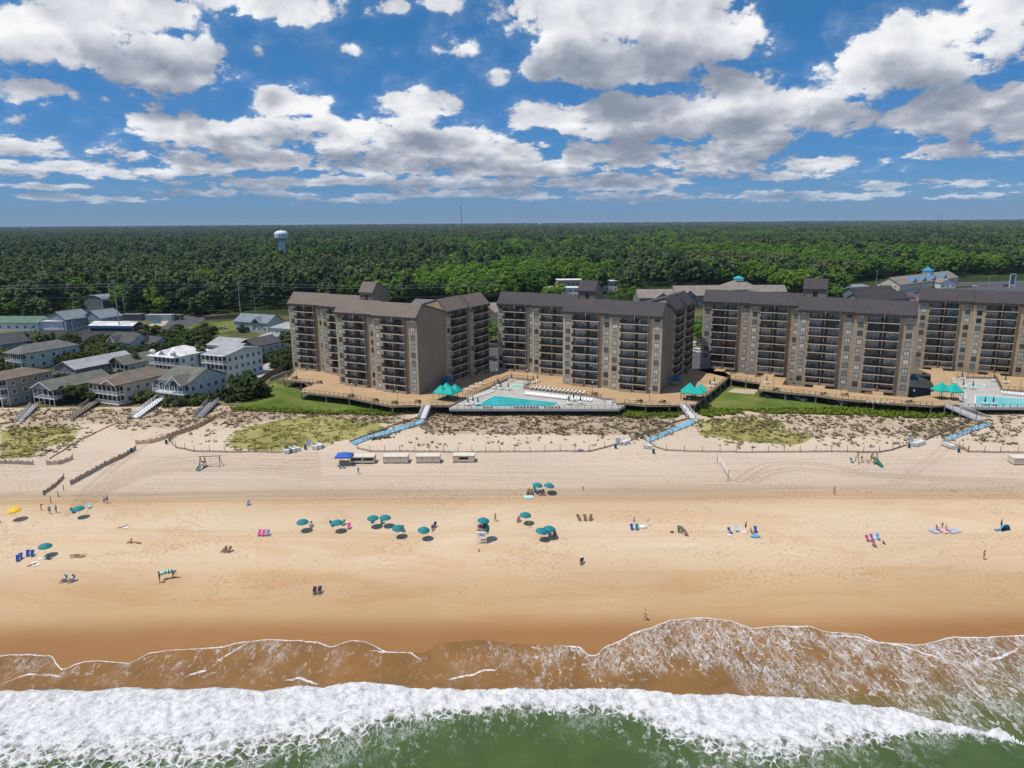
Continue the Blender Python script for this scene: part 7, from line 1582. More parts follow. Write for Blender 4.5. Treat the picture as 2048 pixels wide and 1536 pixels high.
for a, b, t in ((580, 906, 'between the stacks at the left beach entrance'), (611, 899, 'below the left entrance board'), (1231, 897, 'beside the middle entrance board'), (1307, 907, 'standing free right of the middle entrance'), (1818, 896, 'beside the right entrance board'), (1917, 905, 'at the fence end of the right entrance'), (263, 905, 'at the slatted fence gap on the left'), (333, 888, 'by the left fence corner')):
    o = link('trash_barrel', ME_bin, None, GS(a, b)); tag(o, f'dark green trash barrel {t}', 'trash barrel', 'trash barrels at the beach entrances')
for a, b, t in ((618, 895, 'left'), (1236, 891, 'middle'), (1821, 889, 'right')):
    g = GS(a, b); root = thing('notice_board', f'pale grey notice board at the {t} beach entrance', 'notice board', g, .05, 'notice boards at the beach entrances'); m = MB(); m.rod((-.5, 0, -.2), (-.5, 0, 1.0), .05); m.rod((.5, 0, -.2), (.5, 0, 1.0), .05); m.obj('post', M_grey, root); m = MB(); m.box(-.62, -.03, .75, .62, .03, 2.0); m.obj('board', flat('pale_board', (.50, .56, .62), .7), root)
# ---- blue mats with rope rail
M_mat = flat('blue_beach_mat', (.20, .40, .54), .85, .2)
def mat_path(label, A, B):
    n = 44; m = MB(); o = None
    for i in range(n):
        q = []
        for (p, r) in ((A, i), (B, i), (B, i + 1), (A, i + 1)):
            t = r / n; k = t * (len(p) - 1); j = min(int(k), len(p) - 2); f = k - j; g = GS(p[j][0] + (p[j + 1][0] - p[j][0]) * f, p[j][1] + (p[j + 1][1] - p[j][1]) * f)
            if o is None: o = g
            g.z = max(hz(g.x + a, g.y + b) for a in (-.4, 0, .4) for b in (-.4, 0, .4))
            q.append(g - o + Vector((0, 0, .18)))
        m.add([q[0], q[1], q[2], q[3]] + [v - Vector((0, 0, .1)) for v in q], [(0, 1, 2, 3), (0, 4, 5, 1), (2, 6, 7, 3), (1, 5, 6, 2), (3, 7, 4, 0)])
    tag(m.obj('beach_mat', M_mat, None, o), label, 'mat', 'blue access mats across the dune')
mat_path('blue access mat from the left ramp towards the storage boxes', [(702, 885), (735, 873), (790, 857), (845, 839)], [(708, 891), (740, 879), (794, 864), (849, 846)])
mat_path('blue access mat from the middle ramp to the middle entrance', [(1291, 880), (1320, 868), (1350, 854), (1389, 838)], [(1298, 886), (1328, 873), (1358, 861), (1395, 846)])
mat_path('blue access mat from the right ramp to the right entrance', [(1884, 880), (1905, 871), (1935, 858), (1976, 846)], [(1892, 885), (1914, 876), (1944, 864), (1982, 852)])
# ---- fences on the sand
M_slat = flat('weathered_fence_slat', (.44, .31, .19), .9); M_slatg = flat('grey_fence_slat', (.36, .30, .24), .9)
def sand_fence(label, pts, post_h=1.25, net_h=.95, step=3.4, mat=None, tilt=.0, slat=.16, group='slatted fences on the dune', name='sand_fence'):
    q = [GS(*p) for p in pts]; o = q[0]; root = thing(name, label, 'fence', o, 0, group); sl = MB(); pm = MB(); pm.rod((0, 0, -.25), (0, 0, post_h), .075, .06, 5); pmesh = pm.mesh('post', [M_tim]); cnt = 0
    for i in range(len(q) - 1):
        a, b = q[i], q[i + 1]; L = (b - a).length; k = max(1, round(L / step)); d = (b - a) / L; d2 = Vector((d.x, d.y, 0)).normalized(); nn = Vector((-d2.y, d2.x, 0)) * .018
        for j in range(k + (1 if i == len(q) - 2 else 0)):
            if cnt > 97: break
            p = a + (b - a) * (j / k); z = hz(p.x, p.y); link('post', pmesh, root, (p.x - o.x, p.y - o.y, z - o.z)).rotation_euler = (rnd.uniform(-.06, .06), rnd.uniform(-.06, .06), 0); cnt += 1
        if net_h:
            m = int(L / slat)
            for j in range(m):
                p = a + d * ((j + .5) * slat); z = hz(p.x, p.y); h = net_h * (.85 + .15 * math.sin(j * .7)); w = d2 * slat * .36; c = Vector((p.x - o.x, p.y - o.y, z - o.z))
                sl.add([c - w - nn, c + w - nn, c + w + nn, c - w + nn] + [v + Vector((0, 0, h)) for v in (c - w - nn, c + w - nn, c + w + nn, c - w + nn)], [(4, 5, 6, 7), (0, 1, 5, 4), (1, 2, 6, 5), (2, 3, 7, 6), (3, 0, 4, 7)])
            for hh in (.2, net_h * .8):
                for j in range(max(1, int(L / 1.5))):
                    s0 = a + (b - a) * (j / max(1, int(L / 1.5))); s1 = a + (b - a) * ((j + 1) / max(1, int(L / 1.5)))
                    sl.rod(Vector((s0.x - o.x, s0.y - o.y, hz(s0.x, s0.y) - o.z + hh)), Vector((s1.x - o.x, s1.y - o.y, hz(s1.x, s1.y) - o.z + hh)), .02, None, 4, cap=False)
    if sl.v: sl.obj('slats', mat or M_slat, root)
    return root
def lowf(label, pts): return sand_fence(label, pts, 1.75, .52, 3.7, M_slatg, group='low rope fences along the dune foot', name='rope_fence')
lowf('low post fence along the dune foot from the left corner to the left entrance', [(340, 884), (352, 896), (389, 904), (450, 905), (543, 906), (568, 905)])
lowf('long low post fence behind the storage boxes', [(716, 898), (740, 904), (860, 904.5), (1000, 905), (1150, 904.5), (1178, 904), (1208, 897), (1238, 889)])
lowf('low post fence from the middle to the right entrance', [(1300, 886), (1308, 894), (1332, 902), (1440, 905), (1600, 905), (1758, 905.5), (1785, 901), (1812, 892)])
lowf('low post fence running out of the right edge', [(1925, 900), (1937, 905), (2000, 906), (2070, 907)])
sand_fence('orange-brown rope rail beside the left blue mat', [(714, 897), (708, 889), (725, 882), (790, 866), (850, 848)], 1.2, 0, 3.0, name='rope_fence', group='rope rails beside the mats'); sand_fence('rope rail beside the middle blue mat', [(1300, 887), (1330, 874), (1360, 862), (1396, 847)], 1.2, 0, 3.0, name='rope_fence', group='rope rails beside the mats'); sand_fence('rope rail beside the right blue mat', [(1893, 886), (1914, 877), (1944, 865), (1984, 852)], 1.2, 0, 3.0, name='rope_fence', group='rope rails beside the mats')
sand_fence('short slatted fence panel at the right entrance', [(1888, 882), (1896, 890), (1918, 897), (1936, 905)], 1.6, 1.0, 3.4, M_slat)
sand_fence('slatted fence at the left edge below the green dune patch', [(-15, 928), (67, 930)], 1.4, 1.1, 3.0, M_slatg); sand_fence('short grey slatted fence right of the left edge one', [(94, 930), (119, 929), (146, 919)], 1.5, 1.1, 3.0, M_slatg); sand_fence('long leaning slatted fence beside the turning tracks', [(142, 970), (175, 952), (210, 932), (240, 918), (272, 900)], 1.3, 1.15, 3.0, M_slatg); sand_fence('short buried slatted fence left of the turning tracks', [(87, 991), (106, 977), (128, 956)], 1.2, .9, 3.0, M_slatg)
sand_fence('orange-brown slatted fence rising to the grey walkover, lower line', [(272, 889), (300, 887), (335, 876), (385, 858), (428, 840)], 1.3, 1.15, 3.4, M_slat); sand_fence('orange-brown slatted fence rising to the grey walkover, upper line', [(338, 884), (345, 874), (385, 860), (432, 836)], 1.3, 1.1, 3.4, M_slat); sand_fence('thin brown fence line crossing the left dune diagonally', [(100, 918), (145, 890), (190, 867), (236, 846)], .5, .35, 4.0, M_slat)
sand_fence('dark fence along the dune side of the left blue mat', [(700, 884), (760, 862), (836, 836)], 1.0, .55, 3.0, M_slatg); sand_fence('dark fence along the dune side of the middle blue mat', [(1262, 882), (1310, 862), (1376, 838)], 1.0, .55, 3.0, M_slatg); sand_fence('dark fence along the dune side of the right blue mat', [(1846, 884), (1890, 864), (1940, 842)], 1.0, .55, 3.0, M_slatg)
sand_fence('grey wire fence above the scrub in front of the leftmost deck', [(600, 822), (700, 822), (830, 819)], 1.5, 0, 3.2, name='wire_fence')
for k, (a, b) in enumerate(((83, 1021), (102, 1006), (117, 994), (128, 982))):
    m = MB(); m.rod((0, 0, -.3), (0, 0, 1.35), .09, .08, 6); o = m.obj('wooden_post', M_tim, None, GS(a, b)); tag(o, f'single wooden post left of the tracks, {ORD[k]} counted from the sea', 'post', 'single posts left of the tracks')
    if k == 0: m = MB(); m.box(-.1, -.04, 1.2, .5, .04, 1.35); m.obj('crosspiece', M_tim, o)
m = MB(); m.rod((0, 0, -.2), (-.75, 0, 2.3), .03); g = GS(12, 1066); o = m.obj('flag_pole', M_white, None, g); tag(o, 'leaning pole with a dark flag at the left edge', 'flag pole'); m = MB(); m.box(-.95, -.02, 1.95, -.62, .02, 2.45); m.obj('flag', CLOTH['charcoal'], o)
# walkovers from the houses
M_walkg = flat('grey_walkover', (.20, .20, .21), .9)
ramp('white wooden walkover from the tan and pale blue houses down the dune', ((322, 790), (338, 789)), ((262, 833), (275, 836)), 6.0, M_whitep, name='dune_walkover', cat='walkover'); ramp('brown wooden walkover in front of the tan house', ((190, 796), (205, 798)), ((135, 834), (147, 837)), 5.6, M_brownwood, name='dune_walkover', cat='walkover', cap=M_grey); ramp('short grey stair at the far left of the dune', ((62, 810), (76, 810)), ((32, 842), (45, 842)), 5.3, M_grey, name='dune_walkover', cat='walkover'); ramp('dark grey walkover right of the pale blue house', ((418, 801), (438, 801)), ((388, 833), (406, 834)), 5.4, M_walkg, name='dune_walkover', cat='walkover', cap=M_grey)

# ================================================================== trees, shrubs, dune plants
def leaf_mat(name, stops, trans=.25, var=.5):
    t = NT(name); r = t.rand(); v = t.geo(); n = t.noise(v, .9, 3, .6); n2 = t.noise(v, .012, 3, .6)
    c = t.ramp(t.math('ADD', t.math('MULTIPLY', r, .62), t.math('ADD', t.math('MULTIPLY', t.math('SUBTRACT', n, .5), var), t.math('MULTIPLY', n2, .38))), stops)
    t.p.inputs['Specular IOR Level'].default_value = .12
    m = t.done(c, .8)
    tr = t.n('ShaderNodeBsdfTranslucent'); t.l(c, tr.inputs[0]); mx = t.n('ShaderNodeMixShader'); mx.inputs[0].default_value = trans
    t.l(t.p.outputs[0], mx.inputs[1]); t.l(tr.outputs[0], mx.inputs[2]); t.l(mx.outputs[0], t.out.inputs[0]); return m
L_pine = leaf_mat('pine_needles', [(.05, (.042, .076, .038)), (.4, (.082, .122, .054)), (.65, (.125, .170, .066)), (.95, (.185, .225, .080))])
L_leaf = leaf_mat('broad_leaves', [(.05, (.065, .135, .026)), (.4, (.105, .205, .034)), (.65, (.15, .26, .036)), (.95, (.22, .33, .046))], .3)
L_shrub = leaf_mat('shrub_leaves', [(.05, (.028, .048, .014)), (.5, (.055, .080, .022)), (.95, (.11, .135, .035))])
M_bark = flat('pine_bark', (.10, .075, .055), .95)
def crown_mesh(name, kind, seed, nclump, per, qs, mat):
    r = np.random.RandomState(seed); co = []; q = []
    cl = []
    for i in range(nclump):
        if kind == 'pine':
            t = (i + .5) / nclump; z = 6.2 + 8.6 * t; R = 3.7 * (1 - .55 * t) * (.55 + .45 * math.sin(min(1, t * 2.2 + .25) * math.pi / 2)); a = r.rand() * 6.28; d = R * math.sqrt(r.rand()) * .95
            cl.append((d * math.cos(a), d * math.sin(a), z + r.randn() * .4, 1.15 + .5 * r.rand(), .75))
        elif kind == 'leaf':
            a = r.rand() * 6.28; u = r.rand() * 1.75 - .75; s = math.sqrt(max(0, 1 - min(1, abs(u)) ** 2)); rr = .55 + .45 * r.rand() ** .4
            cl.append((4.3 * rr * s * math.cos(a), 4.3 * rr * s * math.sin(a), 8.8 + 4.6 * u * rr, 1.35 + .7 * r.rand(), .9))
        else:
            a = r.rand() * 6.28; u = r.rand(); s = math.sqrt(1 - u * u * .8); rr = .5 + .5 * r.rand() ** .5
            cl.append((1.35 * rr * s * math.cos(a), 1.35 * rr * s * math.sin(a), .25 + 1.55 * u * rr, .50 + .25 * r.rand(), .9))
    for cx, cyy, cz, cr, fl in cl:
        for k in range(per):
            d = r.randn(3); d /= np.linalg.norm(d); d[2] = d[2] * .8 + .25
            p = np.array([cx, cyy, cz]) + d * np.array([1, 1, fl]) * cr * (.6 + .45 * r.rand())
            n = d + r.randn(3) * .32 + np.array([0, 0, .35]); n /= np.linalg.norm(n)
            u = np.cross(n, r.randn(3)); u /= np.linalg.norm(u); w = np.cross(n, u); s = qs * (.55 + .7 * r.rand()); s2 = s * (.6 + .5 * r.rand())
            b = len(co); co += [p - u * s - w * s2 * .4, p + u * s * .2 - w * s2, p + u * s + w * s2 * .4, p - u * s * .2 + w * s2]; q.append((b, b + 1, b + 2, b + 3))
    return tri_mesh(name, np.array(co), np.array(q), mat)
def trunk_mesh(kind, seed):
    r = random.Random(seed); m = MB(); h = 13.5 if kind == 'pine' else 8.5
    p = Vector((0, 0, -.3)); rad = .28
    for i in range(5):
        q = Vector((r.uniform(-.25, .25), r.uniform(-.25, .25), h * (i + 1) / 5)); m.rod(p, q, rad, rad * .8, 6, cap=False)
        if i >= 1:
            for j in range(3):
                a = r.uniform(0, 6.28); L = r.uniform(1.6, 3.2) * (1 - .12 * i); m.rod(q, q + Vector((L * math.cos(a), L * math.sin(a), r.uniform(.4, 1.6))), rad * .4, .04, 4, cap=False)
        p = q; rad *= .8
    return m.mesh('trunk', [M_bark])
NEAR = {'pine': [crown_mesh('crown', 'pine', 10 + i, 26, 20, .74, L_pine) for i in range(4)], 'leaf': [crown_mesh('crown', 'leaf', 30 + i, 26, 22, .72, L_leaf) for i in range(4)], 'shrub': [crown_mesh('foliage', 'shrub', 50 + i, 16, 20, .24, L_shrub) for i in range(4)]}
TRUNK = {'pine': [trunk_mesh('pine', 3), trunk_mesh('pine', 4)], 'leaf': [trunk_mesh('leaf', 5), trunk_mesh('leaf', 6)]}
def stem_mesh():
    m = MB(); r = random.Random(9)
    for i in range(5): a = i * 1.26; m.rod((0, 0, -.2), (math.cos(a) * .7, math.sin(a) * .7, 1.2), .06, .02, 4, cap=False)
    return m.mesh('stems', [M_bark])
ME_stem = stem_mesh()
def tree(kind, x, y, z, s, label, group, cat='tree', name=None, sx=1.0):
    nm = name or {'pine': 'pine_tree', 'leaf': 'broadleaf_tree', 'shrub': 'shrub'}[kind]
    root = thing(nm, label, cat, (x, y, z), rnd.uniform(0, 6.28), group); root.scale = (s * sx, s * sx, s)
    link('foliage' if kind == 'shrub' else 'crown', rnd.choice(NEAR[kind]), root); link('stems' if kind == 'shrub' else 'trunk', ME_stem if kind == 'shrub' else rnd.choice(TRUNK[kind]), root)
    return root
def proj(x, y, z):
    q = np.array([x, y, z - CAMZ]); d = q @ _f; return 1024 + FPX * (q @ _r) / d, 768 - FPX * (q @ _u) / d
# ---- plants among the houses
def plant(px, py, kind, h, label, sx=1.0, group='trees and shrubs among the beach houses'):
    g = GS(px, py) if py > 800 else P(px, py, GZ); base = {'pine': 15.2, 'leaf': 13.6, 'shrub': 2.1}[kind]
    tree(kind, g.x, g.y, g.z - .05, h / base, label, group, 'shrub' if kind == 'shrub' else 'tree', None, sx)
for a in [(162, 804, 'shrub', 5.6, 'big dark shrub between the low grey-roofed house and the tan house', 1.5), (148, 803, 'shrub', 4.0, 'dark shrub left of the big one beside the low grey-roofed house', 1.2), (177, 801, 'shrub', 3.2, 'shrub touching the left porch of the tan house', 1.2),
  (80, 800, 'shrub', 2.4, 'small shrub at the porch foot of the low grey-roofed house', 1.2), (78, 784, 'pine', 8.5, 'young pine between the two leftmost front houses', .8), (27, 806, 'shrub', 2.2, 'shrub in front of the three-storey house, right one', 1.4), (8, 808, 'shrub', 2.0, 'shrub in front of the three-storey house, left one', 1.4), (100, 806, 'shrub', 2.0, 'low shrub below the blue porch railing', 1.6), (125, 808, 'shrub', 1.8, 'low pale shrub left of the brown walkover', 1.5),
  (294, 805, 'shrub', 3.8, 'round dark shrub between the tan and the pale blue house', 1.4), (282, 803, 'shrub', 3.0, 'shrub at the right corner of the tan house', 1.3), (349, 812, 'shrub', 3.4, 'dark shrub in front of the pale blue house, left one', 1.3), (396, 808, 'shrub', 3.2, 'yellowish shrub in front of the pale blue house, middle one', 1.4), (412, 806, 'shrub', 2.8, 'shrub in front of the pale blue house, right one', 1.4), (376, 811, 'shrub', 2.0, 'lowest shrub in front of the pale blue house', 1.3), (450, 797, 'shrub', 3.6, 'dark shrub behind the right corner of the pale blue house', 1.0),
  (468, 772, 'shrub', 4.0, 'thin small tree on the gravel drive', .9), (490, 796, 'shrub', 7.4, 'large dark shrub beside the grey walkover, left half', 1.2), (503, 794, 'shrub', 6.2, 'large dark shrub beside the grey walkover, right half', 1.3), (497, 772, 'leaf', 5.5, 'light green small tree behind the large dark shrub', .9), (515, 786, 'shrub', 3.5, 'shrub right of the large dark one on the lawn edge', 1.4),
  (274, 742, 'pine', 7.5, 'pine in front of the screened gable house', 1.0), (213, 760, 'shrub', 3.5, 'shrub behind the brown roof of the tan house', 1.2), (250, 748, 'shrub', 3.0, 'shrub beside the screened gable', 1.2), (122, 762, 'shrub', 3.0, 'shrub in front of the long light grey roof', 1.2), (8, 735, 'shrub', 4.0, 'pale shrub at the left edge beside the teal house', 1.5), (18, 745, 'shrub', 3.2, 'pale shrub below the teal house', 1.5)]:
    plant(*a)
_i = 0
for (x0, y0, x1, y1, n, kind, h, txt) in [(8, 682, 118, 706, 17, 'pine', 6.5, 'among the low pines behind the teal house'), (120, 684, 212, 716, 17, 'shrub', 5.0, 'in the dense green thicket below the small lawn'), (215, 708, 308, 728, 13, 'shrub', 5.4, 'in the thicket before the dark-roofed house'), (300, 664, 420, 694, 20, 'shrub', 5.0, 'in the hedge thicket beside the road'), (394, 705, 416, 742, 5, 'pine', 7.5, 'between the white and the light blue house'), (532, 712, 588, 742, 10, 'shrub', 4.2, 'in the path hedge left of the condo'), (480, 652, 535, 666, 7, 'shrub', 4.0, 'before the long pale grey house'), (566, 690, 586, 706, 4, 'pine', 9, 'in the dark clump touching the condo'), (120, 735, 210, 748, 6, 'shrub', 3.0, 'between the teal house and the light grey roof'), (300, 622, 410, 631, 12, 'shrub', 4.5, 'in the pale hedge before the woods'), (150, 646, 166, 652, 3, 'pine', 15, 'between the two slate blue gables'), (965, 680, 996, 692, 5, 'leaf', 8.5, 'in the bright clump between the two left blocks'), (1378, 676, 1410, 690, 5, 'leaf', 9, 'in the clump between the tan and browner blocks'), (1088, 594, 1120, 600, 5, 'leaf', 9, 'before the white apartment rows'), (1215, 592, 1285, 606, 10, 'leaf', 7, 'in the bushes right of the tan lift tower'), (1655, 592, 1700, 604, 5, 'leaf', 9, 'left of the grey-roofed restaurant'), (1708, 596, 1730, 600, 2, 'leaf', 7, 'beside the grey-roofed restaurant'), (0, 712, 30, 735, 6, 'shrub', 4.5, 'left of the teal house'), (128, 716, 215, 732, 12, 'shrub', 4.6, 'behind the long light grey roof'), (205, 690, 225, 712, 5, 'shrub', 5.0, 'beside the pale blue gable'), (300, 694, 400, 712, 14, 'shrub', 4.8, 'behind the white metal roofs'), (520, 700, 562, 716, 6, 'shrub', 3.6, 'below the white gazebo'), (60, 640, 100, 650, 5, 'pine', 11, 'behind the white warehouse'), (238, 624, 262, 630, 4, 'pine', 12, 'right of the arched barn'), (330, 600, 345, 628, 3, 'leaf', 10, 'behind the dark brown shed'), (1290, 612, 1360, 620, 6, 'shrub', 3, 'below the long tan-roofed building')]:
    pts = sorted((rnd.uniform(x0, x1), rnd.uniform(y0, y1)) for _ in range(n))
    for k, (a, b) in enumerate(pts):
        nm = {'pine': 'dark pine', 'shrub': 'dark green shrub', 'leaf': 'bright green tree'}[kind]
        plant(a, b, kind, h * rnd.uniform(.75, 1.2), f'{ORD[k]} {nm} from the left {txt}' if n > 1 else f'{nm} {txt}', rnd.uniform(1.0, 1.5))
# ---- the woods
TL = [(-900, 630), (-100, 628), (0, 630), (95, 632), (100, 622), (165, 612), (232, 611), (238, 628), (290, 627), (345, 628), (410, 632), (414, 626), (470, 622), (500, 618), (580, 612), (640, 612), (800, 612), (815, 612), (862, 605), (950, 618), (1000, 606), (1085, 596), (1088, 572), (1165, 572), (1170, 590), (1205, 590), (1208, 570), (1230, 570), (1236, 588), (1275, 596), (1280, 576), (1440, 574), (1450, 572), (1520, 574), (1560, 582), (1568, 600), (1690, 596), (1694, 572), (1750, 564), (1900, 562), (1960, 557), (2048, 556), (2900, 556)]
tlx = np.array([a for a, b in TL]); tly = np.array([b for a, b in TL])
def dist_of(py): return 53.4 / np.tan(PITCH - np.arctan((768 - np.asarray(py, float)) / FPX))
rs = np.random.RandomState(5)
BR = [(P(a, b, 12), r) for a, b, r in ((150, 545, 26), (290, 548, 22), (420, 572, 26), (385, 560, 22), (540, 560, 18), (930, 560, 40), (1000, 560, 40), (1060, 575, 40), (960, 585, 30), (1030, 590, 30), (690, 520, 30), (850, 530, 30), (1200, 545, 30), (1330, 540, 30), (1460, 545, 40), (1600, 560, 40), (1560, 575, 30), (1660, 580, 30), (1860, 545, 40), (1990, 545, 40), (480, 608, 16), (560, 605, 14))]
def make_points(y0, y1, sp, sc, s0):
    xs = np.arange(-y1 * .86, y1 * .86, sp); ys = np.arange(y0, y1, sp); X, Y = np.meshgrid(xs, ys)
    X = X + (rs.rand(*X.shape) - .5) * sp * .95; Y = Y + (rs.rand(*Y.shape) - .5) * sp * .95
    X = X.ravel(); Y = Y.ravel(); m = (np.abs(X) < Y * .80 + 30); X = X[m]; Y = Y[m]
    w = _f[1] * Y + _f[2] * (-53.4); px = 1024 + FPX * (_r[0] * X + _r[1] * Y + _r[2] * (-53.4)) / w
    d = dist_of(np.interp(px, tlx, tly) + (1024 - px) * (15 / 2048) * 0)
    keep = Y > d
    # a few clearings and streets
    nz = fbm(X * .0035, Y * .0022, 4, 40); keep &= ~((nz > .70) & (Y > 700))
    X = X[keep]; Y = Y[keep]; px = px[keep]
    br = fbm(X * .006, Y * .004, 4, 60) + np.interp(px, [0, 700, 1000, 2048], [-.14, -.10, .02, .05]) + (rs.rand(len(X)) - .5) * .22
    kind = (br > .53).astype(int)
    for p, r in BR:
        near = np.hypot(X - p.x, (Y - p.y) * .6) < r * .85; kind[near & (rs.rand(len(X)) < .70)] = 1
    s = s0 * (.64 + .66 * rs.rand(len(X)) ** 1.2) * np.where(kind == 1, .95, 1.0) * (.86 + .28 * fbm(X * .02, Y * .02, 3, 77))
    return X, Y, kind, s, px
bands = [make_points(340, 900, 7.4, 1, 1.18), make_points(900, 2200, 12.5, 1, 1.35), make_points(2200, 6000, 30, 1, 2.4), make_points(6000, 17000, 90, 1, 5.0)]
X0, Y0, K0, S0, PX0 = bands[0]
# the 300 trees that show largest become objects of their own
roof = np.interp(PX0, [0, 578, 582, 970, 975, 985, 990, 1385, 1390, 1402, 1406, 2048], [640, 640, 600, 600, 640, 640, 596, 596, 640, 640, 592, 585])
toppy = 768 - FPX * ((_u[1] * Y0 + _u[0] * X0 + _u[2] * (15.2 * S0 - 53.4)) / (_f[1] * Y0 + _f[2] * (15.2 * S0 - 53.4)))
vis = (toppy < roof - 6) & (PX0 > -20) & (PX0 < 2068)
order = np.argsort(np.where(vis, Y0 / S0 ** .5, 1e9))[:300]
REG = [(100, 'the left edge of the photo'), (230, 'the slate blue gabled houses'), (420, 'the event tent and the road'), (590, 'the long pale grey house'), (830, 'the left half of the leftmost condo'), (985, 'the right wing of the leftmost condo'), (1160, 'the left half of the tan condo'), (1290, 'the lift tower of the tan condo'), (1450, 'the tan-roofed buildings with front gables'), (1600, 'the teal cupola'), (1760, 'the grey-roofed restaurant'), (3000, 'the motel and highway')]
for i in order:
    k = 'leaf' if K0[i] else 'pine'; reg = next(t for a, t in REG if PX0[i] < a)
    tree(k, X0[i], Y0[i], GZ - .1, S0[i], ('tall ' if S0[i] > 1.08 else 'mid-sized ' if S0[i] > .9 else 'low ') + ('bright broadleaf tree' if K0[i] else 'dark pine') + (' fronting the woods' if Y0[i] < dist_of(np.interp(PX0[i], tlx, tly)) + 9 else ' just inside the woods') + f' behind {reg}', 'front trees of the woods', 'tree')
rest = np.ones(len(X0), bool); rest[order] = False
FX = np.concatenate([X0[rest]] + [b[0] for b in bands[1:]]); FY = np.concatenate([Y0[rest]] + [b[1] for b in bands[1:]])
FK = np.concatenate([K0[rest]] + [b[2] for b in bands[1:]]); FS = np.concatenate([S0[rest]] + [b[3] for b in bands[1:]])
def forest():
    n = len(FX); FZ = np.full(n, GZ)
    flat_ = np.where(FS > 4, .42, np.where(FS > 1.9, .62, 1.0))
    rise = np.interp(FY, [4000, 16000], [0, 22]) * (.4 + .6 * fbm(FX * .0006, FY * .0004, 3, 91))   # land rises a little far inland
    me = bpy.data.meshes.new('forest'); me.vertices.add(n)
    me.vertices.foreach_set('co', np.stack([FX, FY, FZ + rise - (FS > 1.9) * 1.5], 1).astype(np.float32).ravel())
    for nm, a in (('fs', FS), ('fz', FS * flat_), ('fr', rs.rand(n) * 6.28)):
        at = me.attributes.new(nm, 'FLOAT', 'POINT'); at.data.foreach_set('value', a.astype(np.float32))
    idx = FK * 3 + rs.randint(0, 3, n); at = me.attributes.new('fi', 'INT', 'POINT'); at.data.foreach_set('value', idx.astype(np.int32))
    me.update(); o = link('forest', me); tag(o, 'dark and bright green woods stretching to the horizon behind the buildings', 'woods', None, 'stuff')
    ng = bpy.data.node_groups.new('forest_scatter', 'GeometryNodeTree'); ng.interface.new_socket('Geometry', in_out='INPUT', socket_type='NodeSocketGeometry'); ng.interface.new_socket('Geometry', in_out='OUTPUT', socket_type='NodeSocketGeometry')
    N = ng.nodes; L = ng.links; gi = N.new('NodeGroupInput'); go = N.new('NodeGroupOutput')
    j = N.new('GeometryNodeJoinGeometry')
    src = [next(c for c in bpy.data.objects if c.data == m) for m in (NEAR['pine'][:3] + NEAR['leaf'][:3])]
    insts = []
    for s in src:
        oi = N.new('GeometryNodeObjectInfo'); oi.inputs['Object'].default_value = s; oi.inputs['As Instance'].default_value = False; oi.transform_space = 'ORIGINAL'
        gti = N.new('GeometryNodeGeometryToInstance'); L.new(oi.outputs['Geometry'], gti.inputs[0]); insts.append(gti)
    for g in reversed(insts): L.new(g.outputs[0], j.inputs[0])
    ip = N.new('GeometryNodeInstanceOnPoints'); L.new(gi.outputs[0], ip.inputs['Points']); L.new(j.outputs[0], ip.inputs['Instance']); ip.inputs['Pick Instance'].default_value = True
    def named(nm, ty):
        a = N.new('GeometryNodeInputNamedAttribute'); a.data_type = ty; a.inputs['Name'].default_value = nm; return a.outputs['Attribute']
    L.new(named('fi', 'INT'), ip.inputs['Instance Index'])
    cx = N.new('ShaderNodeCombineXYZ'); L.new(named('fr', 'FLOAT'), cx.inputs[2])
    e2r = N.new('FunctionNodeEulerToRotation'); L.new(cx.outputs[0], e2r.inputs[0]); L.new(e2r.outputs[0], ip.inputs['Rotation'])
    cs = N.new('ShaderNodeCombineXYZ'); fs = named('fs', 'FLOAT'); L.new(fs, cs.inputs[0]); L.new(fs, cs.inputs[1]); L.new(named('fz', 'FLOAT'), cs.inputs[2]); L.new(cs.outputs[0], ip.inputs['Scale'])
    L.new(ip.outputs[0], go.inputs[0])
    md = o.modifiers.new('scatter', 'NODES'); md.node_group = ng
forest()
# ---- dune plants
def tufts(name, label, polys, per_m2, mat, size, seed, blades=8, hgt=1.0, cat='dune plants', margin=2.0, noise_cut=.0):
    r = np.random.RandomState(seed); co = []; q = []
    P_ = []
    for poly, dens in polys:
        p = np.array(poly); x0, y0 = p.min(0); x1, y1 = p.max(0); n = int((x1 - x0) * (y1 - y0) * per_m2 * dens)
        x = x0 + (x1 - x0) * r.rand(n); y = y0 + (y1 - y0) * r.rand(n)
        jx = x + (fbm(x * .15, y * .15, 3, 71) - .5) * 2 * margin * 2; jy = y + (fbm(x * .15, y * .15, 3, 72) - .5) * 2 * margin
        m = inpoly(jx, jy, poly) & (y < 206)
        if noise_cut: m &= fbm(x * .35, y * .35, 4, 73) > noise_cut
        P_ += list(zip(x[m], y[m]))
    for x, y in P_:
        z = hz(x, y); s = size * (.5 + .9 * r.rand()); c = np.array([x, y, z])
        for k in range(blades):
            a = r.rand() * 6.28; d = np.array([math.cos(a), math.sin(a), 0]); t = np.array([-d[1], d[0], 0]); rad = s * r.rand() * .55
            b0 = c + d * rad * .5; tip = c + d * (rad + s * .45) + np.array([0, 0, s * hgt * (.35 + .6 * r.rand())]); wd = t * s * (.12 + .16 * r.rand())
            b = len(co); co += [b0 - wd, b0 + wd, tip + wd * .6, tip - wd * .6]; q.append((b, b + 1, b + 2, b + 3))
    me = tri_mesh(name, np.array(co), np.array(q), mat); o = link(name, me); tag(o, label, cat, None, 'stuff'); return o
M_scrub = leaf_mat('brown_dune_scrub', [(.05, (.11, .080, .050)), (.5, (.185, .140, .085)), (.8, (.20, .165, .085)), (.95, (.15, .15, .06))], .1, .9)
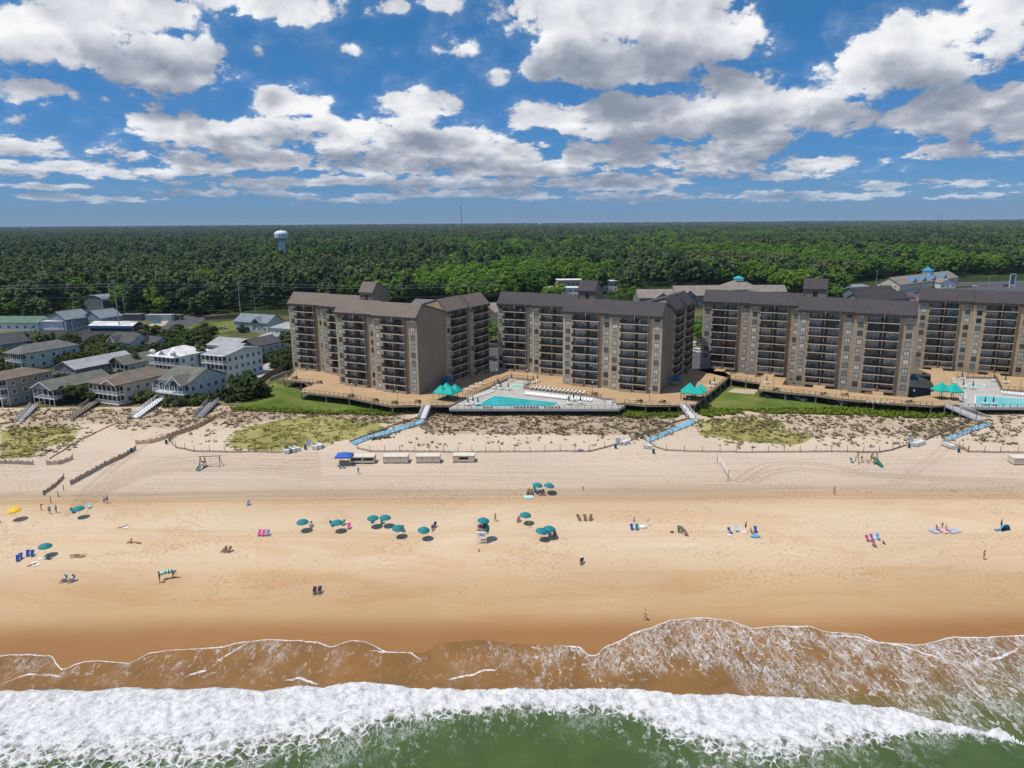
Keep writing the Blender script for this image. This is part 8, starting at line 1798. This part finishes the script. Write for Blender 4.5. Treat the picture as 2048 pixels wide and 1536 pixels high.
M_dgrass = leaf_mat('dune_grass', [(.05, (.20, .20, .045)), (.5, (.32, .30, .080)), (.95, (.44, .40, .15))], .2, .9)
M_vine = leaf_mat('beach_vine', [(.05, (.05, .095, .012)), (.5, (.10, .165, .020)), (.95, (.19, .24, .03))], .2, .9)
SC = [(p, d) for p, d in SCRUB]
tufts('dune_scrub', 'low brown scrub dotted over the pale dune sand', SC, 1.15, M_scrub, .62, 1, 7, .62, margin=4.5, noise_cut=.36)
tufts('dune_grass', 'yellow-green beach grass in patches on the dune', [(p, 1.0) for p in MEADOWS] + [(gpoly([(300, 850), (440, 838), (470, 880), (400, 892), (330, 880)]), .10), (gpoly([(1500, 884), (1800, 876), (1790, 892), (1500, 896)]), .2), (gpoly([(850, 880), (1230, 880), (1230, 893), (860, 893)]), .06)], 1.0, M_dgrass, .75, 2, 6, .30, margin=6.0, noise_cut=.38)
VINES = [gpoly(p) for p in ([(690, 822), (800, 818), (838, 818), (832, 828), (770, 832), (700, 828)], [(868, 818), (930, 820), (960, 821), (950, 826), (880, 826)], [(1165, 822), (1245, 820), (1360, 812), (1372, 828), (1358, 836), (1280, 838), (1220, 832)], [(1392, 816), (1480, 818), (1480, 828), (1420, 834), (1394, 828)], [(1480, 819), (1640, 815), (1800, 814), (1905, 816), (1918, 834), (1880, 838), (1780, 836), (1640, 828), (1520, 828)], [(1928, 818), (2060, 818), (2060, 825), (1950, 825)], [(462, 816), (540, 812), (600, 820), (690, 824), (680, 830), (560, 826), (470, 822)])]
tufts('beach_vine', 'bright green creeping plants in a strip along the deck front', [(p, 1.0) for p in VINES], 3.2, M_vine, .85, 3, 7, .75, margin=1.0)

# ================================================================== air
def haze():
    m = bpy.data.materials.new('haze'); m.use_nodes = True; nt = m.node_tree; nt.nodes.clear()
    o = nt.nodes.new('ShaderNodeOutputMaterial'); v = nt.nodes.new('ShaderNodeVolumePrincipled'); v.inputs['Color'].default_value = (.55, .74, 1.0, 1); v.inputs['Density'].default_value = HAZE
    nt.links.new(v.outputs[0], o.inputs['Volume']); b = MB(); b.box(-42000, -4000, -12, 42000, 75000, 150)
    h = b.obj('haze', m); h['kind'] = 'stuff'
HAZE = 3.8e-5
haze()
